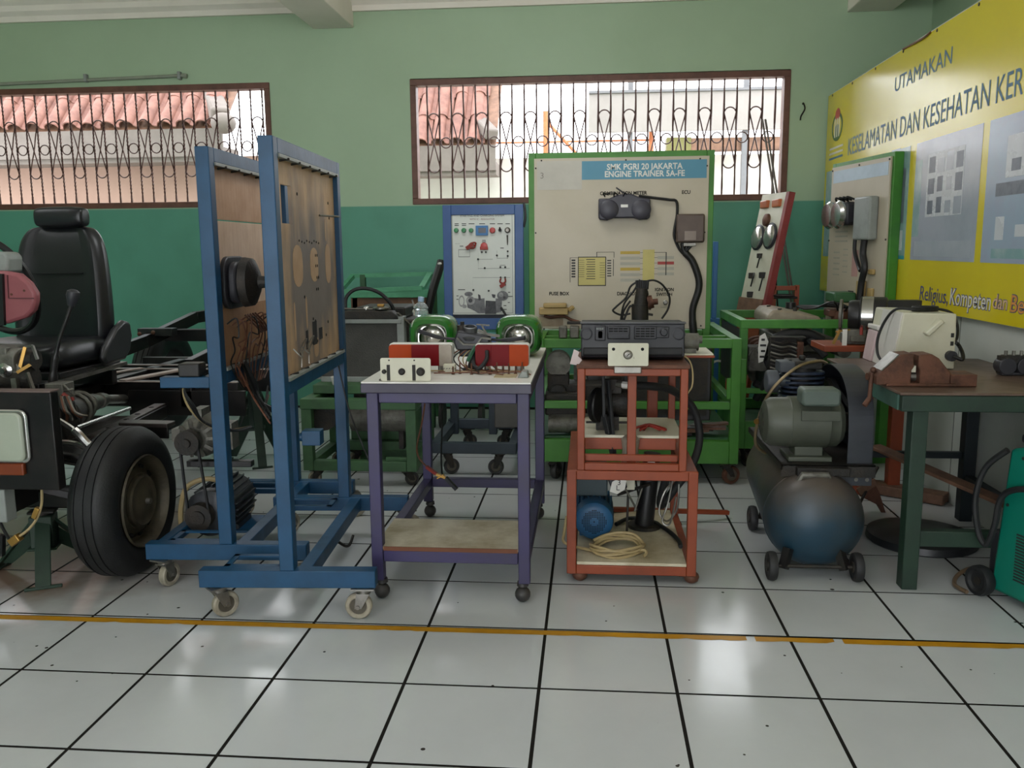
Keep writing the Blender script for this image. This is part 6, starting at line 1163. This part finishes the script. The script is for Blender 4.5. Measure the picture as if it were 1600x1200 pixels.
part('hose',rubber,RA,lambda b:b.tube([(-1.225,2.42,.93),(-1.225,2.44,1.0),(-1.18,2.46,1.045),(-1.11,2.48,1.05),(-1.04,2.5,1.02),(-.985,2.52,.955),(-.975,2.54,.9)],.011,8,False,6)); part('linkage_rod',steel,RA,lambda b:b.cyl((-.86,2.5,.985),(-.835,2.5,.90),.005,n=6)); part('linkage_rod',cream,RA,lambda b:b.cyl((-.84,2.42,.93),(-.76,2.42,.89),.011,n=8)); part('stay',alu,RA,lambda b:b.bar((-.92,2.38,.92),(-.82,2.46,.80),.03,.008))
eg3=thing('engine','dark engine behind the old radiator on the green stand','engine',(-1.08,2.8,.0)); part('engine_block',iron,eg3,lambda b:(b.box(-1.34,-.86,2.68,3.1,.50,.86),b.cyl((-1.1,2.66,.72),(-1.1,2.70,.72),.13,n=20),b.box(-1.25,-.95,2.72,3.05,.86,.93)),bev=.012); part('sump',iron,eg3,lambda b:b.box(-1.28,-.92,2.7,3.05,.30,.5),bev=.02); part('side_casing',black,eg3,lambda b:b.box(-.86,-.79,2.66,2.9,.56,.86),bev=.01); boxp('stand_block',mgreen,eg3,-1.3,-.9,2.7,3.1,0,.30)
for k,(x,w_) in enumerate(((-1.25,.06),(-1.02,.05),(-.93,.05))): 
    o=part('white_plastic_cup' if k<1 else 'white_plastic_bit',white,None,lambda b:b.cyl((x,2.29,.5305),(x,2.29,.575),.028,.036,n=14) if k<1 else b.box(x-w_/2,x+w_/2,2.275,2.30,.5305,.547)); ROOTM[o.name]=Matrix(); tag(o,['small white plastic cup standing on the green shelf under the radiator','small flat white plastic offcut on the green shelf beside the cup','small flat white plastic offcut at the end of the green shelf'][k],'plastic bit')
# tilted green tray rack further back
TY=thing('tray_rack','pale green tilted steel rack with a brown board below, against the teal wall','rack',(-1.25,3.75,0)); pgr=mat('pale_rack_green','#4f9a72',.5,0,'#3d7d5a',.7,6,.05)
def ty(x,y,Y): return Vector(aty(x,y,Y))
part('rack_bar',pgr,TY,lambda b:b.bar(ty(548,431,4.1),ty(672,428,4.1),.03,.03)); part('rack_bar',pgr,TY,lambda b:b.bar(ty(530,456,3.65),ty(660,450,3.65),.05,.03)); part('rack_bar',pgr,TY,lambda b:b.bar(ty(551,432,4.1),ty(528,458,3.65),.03,.03)); part('rack_bar',pgr,TY,lambda b:b.bar(ty(672,428,4.1),ty(658,452,3.65),.04,.03))
boxp('rack_front',pgr,TY,ty(530,0,3.65).x,ty(660,0,3.65).x,3.63,3.66,ty(600,465,3.65).z,ty(600,453,3.65).z); boxp('brown_board',mat('brown_board_dark','#6b4a2f',.6,0,'#3d2a1e',.8,5,.1),TY,ty(530,0,3.65).x,ty(662,0,3.65).x,3.66,3.68,.62,ty(600,465,3.65).z)
part('curved_bracket',black,TY,lambda b:b.tube([ty(690,408,3.7),ty(684,428,3.66),ty(676,455,3.63),ty(668,500,3.62),ty(662,600,3.62)],[.03]*30,8,False,6)); part('white_cap',white,TY,lambda b:b.sph(ty(687,412,3.66),(.016,.01,.01),10))
for x in (ty(532,0,3.65).x,ty(655,0,3.65).x): boxp('rack_leg',dgreen,TY,x,x+.04,3.66,3.70,0,.95)
for x in (ty(552,0,4.1).x,ty(668,0,4.1).x): boxp('rack_leg',dgreen,TY,x-.02,x+.02,4.08,4.12,0,1.08)
# ================================================================= VEHICLE CHASSIS (left)
CH=thing('vehicle_chassis','bare black front-facing truck chassis with seat, steering wheel and front wheel','vehicle chassis',(-2.3,1.6,0))
lit=mat('chassis_black','#100f10',.36,.2,'#2a2320',.6,8,.06)
# front bumper panel with lamps
boxp('front_panel',lit,CH,-2.95,-1.752,.50,.545,.425,.782,bev=.004); boxp('panel_cap',mat('lit_brown_top','#6a5a55',.5),CH,-2.95,-1.75,.495,.55,.782,.788,bev=.001)  # brown cap strip: light along the panel's top edge painted in
hl=part('headlamp_bezel',chrome,CH,lambda b:b.prism(rrect(-2.20,-1.842,.525,.722,.03),'xz',.485,.50),bev=.006); part('headlamp_lens',mat('milky_lens','#a9b09f',.12,0,'#969d8c',.5,4,coat=.6),hl,lambda b:b.prism(rrect(-2.19,-1.852,.535,.712,.026),'xz',.468,.486),bev=.008)
part('indicator_lens',mat('brown_amber_lens','#7a3414',.2,0,'#662a10',.4,4,coat=.5),CH,lambda b:b.prism(rrect(-2.2,-1.868,.483,.53-.003,.006),'xz',.48,.50),bev=.004)
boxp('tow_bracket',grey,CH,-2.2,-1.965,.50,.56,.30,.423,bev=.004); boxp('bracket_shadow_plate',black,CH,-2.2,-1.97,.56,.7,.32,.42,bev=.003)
# longitudinal and cross members
for x in (-2.33,-2.98):
    boxp('frame_rail',lit,CH,x-.03,x+.03,.545,2.7,.50,.62,bev=.004)
boxp('frame_rail',lit,CH,-1.88,-1.82,1.72,3.6,.50,.62,bev=.004)
for y,xa,xb in ((1.80,-2.30,-1.60),(2.26,-3.0,-1.60),(2.42,-2.95,-1.55)): boxp('cross_member',lit,CH,xa,xb,y-.04,y+.04,.50,.62,bev=.003); boxp('cross_member_flange',mat('lit_flange','#a4938a',.38,.2,'#75675f',.6,8),CH,xa,xb,y-.042,y-.03,.62,.6245,bev=.001)  # pale flange colour carries the light falling on the members' top edges
barp('cross_brace',MATS['lit_flange'],CH,(-2.21,1.78,.624),(-2.02,2.30,.632),.05,.012); barp('cross_brace',MATS['lit_flange'],CH,(-2.60,1.55,.62),(-2.33,2.2,.63),.03,.01)
boxp('panel_front_strip',lit,CH,-2.15,-1.55,1.72,1.74,.46,.585,bev=.002)
part('kick_up_rail',lit,CH,lambda b:(b.bar((-2.88,2.5,.60),(-2.78,3.1,.68),.05,.08),b.bar((-2.78,3.1,.68),(-2.66,3.6,.80),.05,.08),b.bar((-2.66,3.6,.80),(-2.5,4.2,.82),.05,.08)),bev=.003); part('kick_up_rail',lit,CH,lambda b:(b.bar((-2.2,2.5,.60),(-2.15,3.1,.68),.05,.08),b.bar((-2.15,3.1,.68),(-2.1,3.9,.80),.05,.08)),bev=.003)
boxp('rail_bracket',black,CH,-2.86,-2.62,3.16,3.24,.71,.76); boxp('rail_bracket',black,CH,-2.5,-2.36,3.6,3.7,.80,.86); boxp('cross_member',lit,CH,-2.75,-2.1,3.3,3.38,.66,.74); boxp('cross_member',lit,CH,-2.7,-2.1,2.9,2.95,.54,.60)
for x,y in ((-2.72,3.1),(-2.70,3.3),(-2.8,2.9),(-2.76,3.0)): part('rivet',rust,CH,lambda b:b.sph((x,y,.74),.014,8))
# rear wheel
def roadwheel(name,x0,x1,yc,R,face=1):
    zc=R; w=x1-x0; b=MB()
    b.lathe((x0,yc,zc),(1,0,0),[(R*.60,.012),(R*.66,.0),(R*.80,-.006),(R*.93,.012),(R*.975,.03),(R,.045),(R,w*.28),(R*.985,w*.285),(R*.985,w*.31),(R,w*.315),(R,w*.49),(R*.985,w*.495),(R*.985,w*.515),(R,w*.52),(R,w*.68),(R*.985,w*.685),(R*.985,w*.71),(R,w*.715),(R,w-.045),(R*.975,w-.03),(R*.93,w-.012),(R*.80,w+.006),(R*.66,w),(R*.60,w-.012),(R*.58,w*.5)],72,True)
    t=b.build(name,mat('tyre_rubber','#101113',.55,0,'#1d1d1e',.7,14,.12),CH)
    return t
tw=roadwheel('front_wheel',-1.775,-1.605,.82,.295)
rimm=mat('dirty_rim','#4f4738',.5,.25,'#2b261f',.85,9,.12)
R=.295; part('wheel_rim',rimm,tw,lambda b:b.lathe((-1.605,.82,R),(1,0,0),[(.178,-.01),(.184,-.002),(.18,.006),(.17,-.01),(.160,-.05),(.150,-.055),(.118,-.03),(.112,-.025),(.09,-.03),(.085,-.03),(.0,-.03)],44))
for k in range(12): a=2*PI*k/12+.1; part('rim_slot',MATS['hole_black'],tw,lambda b:b.bar((-1.647,.82+.138*math.cos(a)-.014*math.sin(a),R+.138*math.sin(a)+.014*math.cos(a)),(-1.647,.82+.138*math.cos(a)+.014*math.sin(a),R+.138*math.sin(a)-.014*math.cos(a)),.016,.012,up=(1,0,0)),bev=.004)
part('hub_cap',rimm,tw,lambda b:b.lathe((-1.637,.82,R),(1,0,0),[(.108,0),(.104,.02),(.095,.026),(.088,.022),(.06,.024),(.03,.03),(.02,.034),(0,.035)],36)); part('hub_bolt',steel,tw,lambda b:b.cyl((-1.61,.82,R),(-1.585,.82,R),.012,n=8))
roadwheel('rear_wheel',-2.98,-2.80,3.55,.36)
# front axle, springs and arms
part('axle_beam',lit,CH,lambda b:(b.bar((-2.9,.84,.30),(-1.78,.84,.30),.07,.08),b.cyl((-1.80,.82,.295),(-1.74,.82,.295),.07,n=20)),bev=.006); barp('axle_link',lit,CH,(-2.1,.72,.40),(-1.8,.80,.30),.05,.03)
arm=mat('worn_black_arm','#4a423f',.32,.5,'#2a2524',.8,9)
a0=Vector(aty(146,684,.88)); a1=Vector(aty(250,633,1.62)); barp('control_arm',arm,CH,a0,a1,.055,.018); barp('arm_skirt',lit,CH,a0+Vector((.03,0,-.03)),a1+Vector((.03,0,-.03)),.01,.06)
for t_ in (.2,.45,.62,.85):
    q=a0.lerp(a1,t_); part('arm_hole',MATS['hole_black'],CH,lambda b:b.cyl(q+Vector((0,0,.0085)),q+Vector((0,0,.0105)),.012,n=12))
a0=Vector(aty(192,661,1.12)); a1=Vector(aty(268,663,1.12)); barp('control_arm',arm,CH,a0,a1,.075,.018); barp('arm_skirt',lit,CH,a0+Vector((0,-.03,-.03)),a1+Vector((0,-.03,-.03)),.01,.05)
part('tie_rod',chrome,CH,lambda b:b.cyl(aty(120,668,.80),aty(203,638,1.30),.008,n=10)); part('wishbone',chrome,CH,lambda b:b.tube([aty(x,y,.70) for x,y in ((84,652),(98,660),(112,669),(124,679),(133,689),(142,697),(150,701),(140,702),(122,695),(104,692),(84,691))],[.010]*14+[.016]*30+[.012]*17,8,False,6)); part('arm_web',lit,CH,lambda b:b.bar(aty(84,706,.72),aty(142,716,.72),.12,.05),bev=.015)
g0=Vector(aty(96,652,.85)); g1=Vector(aty(126,634,1.1)); part('gearbox',iron,CH,lambda b:(b.cyl(g0,g1,.075,.05,n=20),b.bar(g0-Vector((.02,.06,.02)),g0+Vector((0,.03,0)),.14,.15)),bev=.008); gd=(g1-g0).normalized(); gu=gd.orthogonal().normalized(); gv=gd.cross(gu); gm_=g0.lerp(g1,.6)
for rr,cc_ in ((.068,gm_),(.06,g0.lerp(g1,.95))): part('flange_ring',alu,CH,lambda b:b.tube([cc_+(gu*math.cos(a)+gv*math.sin(a))*rr for a in [2*PI*k/16 for k in range(16)]],.009,8,True))
h1=Vector(aty(163,624,1.5)); h2=Vector(aty(240,622,2.2)); part('drive_shaft',steel,CH,lambda b:(b.cyl(g1,h1,.03,n=16),b.cyl(g1.lerp(h1,.3),g1.lerp(h1,.5),.04,n=16),b.cyl(g1.lerp(h1,.7),g1.lerp(h1,.85),.037,n=16),b.cyl(h1,h2,.022,n=14)))
sh=Vector(aty(90,612,.86)); part('selector_housing',alu,CH,lambda b:(b.box(sh.x-.04,sh.x+.035,.84,.92,sh.z-.055,sh.z+.035),b.bar(aty(98,600,.85),aty(112,614,.85),.009),b.bar(aty(94,612,.85),aty(116,608,.85),.009),b.bar(aty(112,606,.85),aty(114,618,.85),.008)),bev=.004); part('red_wire_wrap',wirer,CH,lambda b:b.tube([aty(x,y,.83) for x,y in ((98,616),(104,620),(108,624),(114,623))],.009,6,False,4))
for k in range(6): part('wire',[wireb,wirec,steel][k%3],CH,lambda b:b.tube([aty(92+3*k,620,.82),aty(95+4*k,635+3*(k%3),.78),aty(100+5*k,648,.78),aty(96+8*k,660-2*k,.8)],.006,6,False,4))
boxp('dark_tray',iron,CH,-2.3,-1.95,1.1,1.6,.46,.48)
# gear lever
LV=[Vector(aty(x,y,.92)) for x,y in ((82,612),(83,590),(86,562),(93,530),(103,502),(111,478))]
part('gear_lever',black,CH,lambda b:b.tube(LV,[.018]*8+[.014]*6+[.008]*20,10,False,6)); part('lever_knob',plast,CH,lambda b:b.lathe(LV[-1],(.25,.05,1),[(0,0),(.014,.0),(.019,.02),(.026,.04),(.024,.058),(.012,.066),(0,.068)],16)); 
# steering: wheel rim, column cover, box
sc0=Vector(aty(-7,446,1.3)); nrm=Vector((.25,.92,.33)).normalized(); uu=nrm.orthogonal().normalized(); vv=nrm.cross(uu)
part('steering_wheel',mat('wheel_rim_black','#151517',.35),CH,lambda b:(b.tube([sc0+(uu*math.cos(a)+vv*math.sin(a))*.225 for a in [2*PI*k/40 for k in range(40)]],.015,8,True),[b.bar(sc0,sc0+(uu*math.cos(a)+vv*math.sin(a))*.218,.02,.014) for a in (.6,2.7,4.7)],b.cyl(sc0-nrm*.03,sc0+nrm*.01,.05,n=16)))
def cc(x,y,Y=1.0): q=aty(x,y,Y); return (q.x,q.z)
part('column_cover',maroon,CH,lambda b:b.prism([cc(-60,420),cc(8,424),cc(28,428),cc(44,442),cc(54,458),cc(54,472),cc(50,486),cc(40,496),cc(10,506),cc(-60,512)],'xz',1.0,1.045),bev=.012); part('cover_seam',mat('maroon_seam','#5d3034',.5),CH,lambda b:b.bar((cc(14,466)[0],.998,cc(14,466)[1]),(cc(53,466)[0],.998,cc(53,466)[1]),.003,.004)); part('cover_seam',mat('maroon_seam','#5d3034',.5),CH,lambda b:b.bar((cc(12,430)[0],.998,cc(12,430)[1]),(cc(14,466)[0],.998,cc(14,466)[1]),.003,.004))
part('black_side',black,CH,lambda b:b.prism([cc(-60,425),cc(7,428),cc(10,508),cc(-60,515)],'xz',.985,.999)); part('switch_box',grey,CH,lambda b:b.prism([cc(-60,392,1.05),cc(6,394,1.05),cc(12,402,1.05),cc(12,426,1.05),cc(-60,428,1.05)],'xz',1.05,1.15),bev=.01); part('column_tube',iron,CH,lambda b:b.cyl((-2.45,.95,.75),sc0-nrm*.03,.025,n=12)); part('column_bracket',alu,CH,lambda b:(b.bar((-2.40,1.0,.98),(-2.36,1.0,.92),.03,.02),b.bar((-2.38,1.0,.93),(-2.41,1.0,.88),.02,.02)))
for x,y in ((18,460),(38,454)): q=cc(x,y); part('cover_screw',rust,CH,lambda b:b.cyl((q[0],.998,q[1]),(q[0],1.0,q[1]),.005,n=8))
# steering gear / pump lump above the panel
ge=part('steering_gear',alu,CH,lambda b:(b.cyl((-2.35,.92,.84),(-2.12,.90,.84),.055,n=18),b.box(-2.28,-2.16,.86,.98,.78,.90),b.cyl((-2.15,.86,.80),(-2.15,.93,.80),.045,n=16)),bev=.005); part('gear_cover',chrome,ge,lambda b:b.lathe((-2.165,.86,.81),(0,-1,0),[(0,0),(.03,0),(.03,.01),(.014,.016),(.012,.03),(0,.03)],18)); part('brass_link',MATS['brass'],ge,lambda b:(b.bar((-2.12,.87,.80),(-2.09,.88,.90),.018,.012),b.bar((-2.12,.86,.80),(-2.07,.87,.83),.014,.012))); part('link_arm',steel,ge,lambda b:(b.bar((-2.09,.88,.90),(-2.06,.88,.905),.01),b.bar((-2.06,.88,.905),(-2.045,.88,.85),.01),b.bar((-2.08,.86,.80),(-2.05,.85,.72),.012),b.bar((-2.12,.84,.78),(-2.11,.83,.69),.022))); part('pump_body',iron,ge,lambda b:(b.cyl((-2.12,.91,.845),(-2.07,.91,.845),.04,n=16),b.cyl((-2.3,.9,.77),(-2.08,.9,.77),.05,n=16)))
barp('support_plate',lit,CH,(-2.6,.93,.72),(-2.05,.93,.72),.10,.06)
# driver's seat
SE=bpy.data.objects.new('driver_seat',None); COL.objects.link(SE); SE.parent=CH
def cush(name,prof,x0,x1,r=.03,m=leather,root=SE,sub=2):
    pass
def loft(name,m,rings,root,sub=2):
    b=MB(); vs_=[[b.bm.verts.new(p) for p in r] for r in rings]; n=len(rings[0])
    for i in range(len(rings)-1):
        for k in range(n): b.bm.faces.new((vs_[i][k],vs_[i][(k+1)%n],vs_[i+1][(k+1)%n],vs_[i+1][k]))
    b.bm.faces.new(vs_[0][::-1]); b.bm.faces.new(vs_[-1]); return b.build(name,m,root,sub=sub)
def sec(xc,hw,yf,yb,z,bulge=.03,ins=.02):
    # seat-back section: front with raised side bolsters, flat back
    return [(xc-hw,yf+.03,z),(xc-hw*.82,yf-ins,z),(xc-hw*.62,yf+.012,z),(xc,yf+.006,z),(xc+hw*.62,yf+.012,z),(xc+hw*.82,yf-ins,z),(xc+hw,yf+.03,z),(xc+hw*.96,yb,z),(xc,yb+.02,z),(xc-hw*.96,yb,z)]
xs_=-2.445
loft('backrest',leather,[sec(xs_,.235,1.66,1.78,.80),sec(xs_+.0,.255,1.655,1.79,.86),sec(xs_,.252,1.665,1.80,1.0),sec(xs_-.002,.242,1.685,1.81,1.14),sec(xs_-.004,.230,1.70,1.82,1.25),sec(xs_-.006,.212,1.715,1.82,1.33),sec(xs_-.006,.175,1.73,1.82,1.38),sec(xs_-.006,.13,1.745,1.81,1.397)],SE)
boxp('backrest_seam',mat('seam_black','#08080a',.5),SE,xs_-.13,xs_+.13,1.684,1.692,1.165,1.17,bev=0); 
loft('headrest',leather,[[(x_,1.74+.055*math.cos(a),1.417+.052*math.sin(a)*s) if True else 0 for a in [2*PI*k/12 for k in range(12)]] if False else [(x_,1.74+.05*s*math.copysign(abs(math.cos(a))**.6,math.cos(a)),1.438+.052*s*math.copysign(abs(math.sin(a))**.6,math.sin(a))) for a in [2*PI*k/12 for k in range(12)]] for x_,s in ((-2.556,.72),(-2.545,.92),(-2.50,1.0),(-2.43,1.0),(-2.36,1.0),(-2.315,.92),(-2.304,.72))],SE)
for x in (-2.48,-2.385): part('headrest_post',chrome,SE,lambda b:b.cyl((x,1.76,1.37),(x,1.745,1.42),.009,n=10))
part('headrest_trim',chrome,SE,lambda b:b.cyl((-2.48,1.74,1.396),(-2.385,1.74,1.396),.007,n=8))
loft('cushion',leather,[[(xs_-hw,y+.0,z0),(xs_-hw*1.02,y,(z0+z1)/2),(xs_-hw*.88,y,z1),(xs_-hw*.6,y,z1-.016),(xs_,y,z1-.012),(xs_+hw*.6,y,z1-.016),(xs_+hw*.88,y,z1),(xs_+hw*1.02,y,(z0+z1)/2),(xs_+hw,y,z0),(xs_,y,z0-.005)] for y,hw,z0,z1 in ((1.28,.20,.765,.83),(1.30,.235,.74,.868),(1.38,.25,.735,.885),(1.55,.255,.735,.88),(1.70,.25,.735,.875),(1.74,.24,.75,.86))],SE)
part('seat_runner',steel,SE,lambda b:b.bar((-2.20,1.22,.70),(-2.19,1.78,.715),.03,.018)); part('seat_runner',steel,SE,lambda b:b.bar((-2.66,1.22,.70),(-2.66,1.78,.715),.03,.018)); boxp('seat_pan',black,SE,-2.66,-2.20,1.26,1.76,.715,.74)
part('recliner_cover',mat('recliner_plastic','#2d2e31',.35),SE,lambda b:b.prism([(1.56,.735),(1.53,.77),(1.56,.82),(1.66,.90),(1.74,.935),(1.80,.92),(1.81,.85),(1.78,.78),(1.73,.74)],'yz',-2.185,-2.15),bev=.015)
for y in (1.3,1.7): boxp('seat_bracket',lit,SE,-2.66,-2.2,y-.02,y+.02,.62,.692)
# wiring plug hanging below the panel
part('plug_lead',wirey,CH,lambda b:b.tube([(-1.86,.56,.43),(-1.865,.56,.36),(-1.89,.56,.30),(-1.92,.55,.26),(-1.96,.54,.23)],.005,6,False,5)); part('plug',MATS['brass'],CH,lambda b:(b.bar((-1.985,.54,.21),(-1.95,.54,.235),.03,.03),b.bar((-1.90,.56,.30),(-1.88,.56,.34),.02,.02)),bev=.003); part('plug_lead',wireb,CH,lambda b:b.tube([(-2.03,.54,.32),(-2.01,.54,.26),(-1.985,.54,.21)],.006,6,False,4)); part('black_plug',black,CH,lambda b:b.bar((-2.03,.54,.16),(-2.02,.54,.24),.02,.02))
# jack stands
def jack(x,y,h,s,label,m=jackg):
    frame((x,y,0),.3); j=thing('jack_stand',label,'jack stand',(0,0,0),'green jack stands')
    part('column',m,j,lambda b:(b.bar((0,0,h*.42),(0,0,h*.93),.085*s,.085*s,up=(0,1,0)),b.box(-.055*s,.055*s,-.055*s,.055*s,h*.40,h*.44)),bev=.004); part('saddle',iron,j,lambda b:(b.cyl((0,0,h*.9),(0,0,h*.985),.03*s,n=14),b.box(-.05*s,.05*s,-.03*s,.03*s,h*.96,h)),bev=.003)
    for k in range(3):
        a=2*PI*k/3-PI/2+.2; d=Vector((math.cos(a),math.sin(a),0)); n_=Vector((-d.y,d.x,0))*.05*s
        barp('leg',m,j,d*.03*s+Vector((0,0,h*.86)),d*.215*s+Vector((0,0,.01)),.055*s,.012)
        b=MB(); q0=d*.02*s; A=[q0+Vector((0,0,h*.5)),q0+Vector((0,0,h*.80)),d*.20*s+Vector((0,0,.03)),d*.15*s+Vector((0,0,.03))]; o_=n_*.12
        A1=[b.bm.verts.new(p+o_) for p in A]; B1=[b.bm.verts.new(p-o_) for p in A]
        for i in range(4): b.bm.faces.new((A1[i],A1[(i+1)%4],B1[(i+1)%4],B1[i]))
        b.bm.faces.new(A1); b.bm.faces.new(B1[::-1]); b.build('leg_web',m,j)
        barp('leg_edge',m,j,d*.21*s-n_*1.3+Vector((0,0,.006)),d*.21*s+n_*1.3+Vector((0,0,.006)),.014,.012)
    noframe(); return j
jack(-2.03,.80,.255,1.0,'dark green jack stand on three splayed legs under the front axle beside the tyre'); jack(-1.86,2.62,.50,.9,'green jack stand standing further back between the two blue board stands')
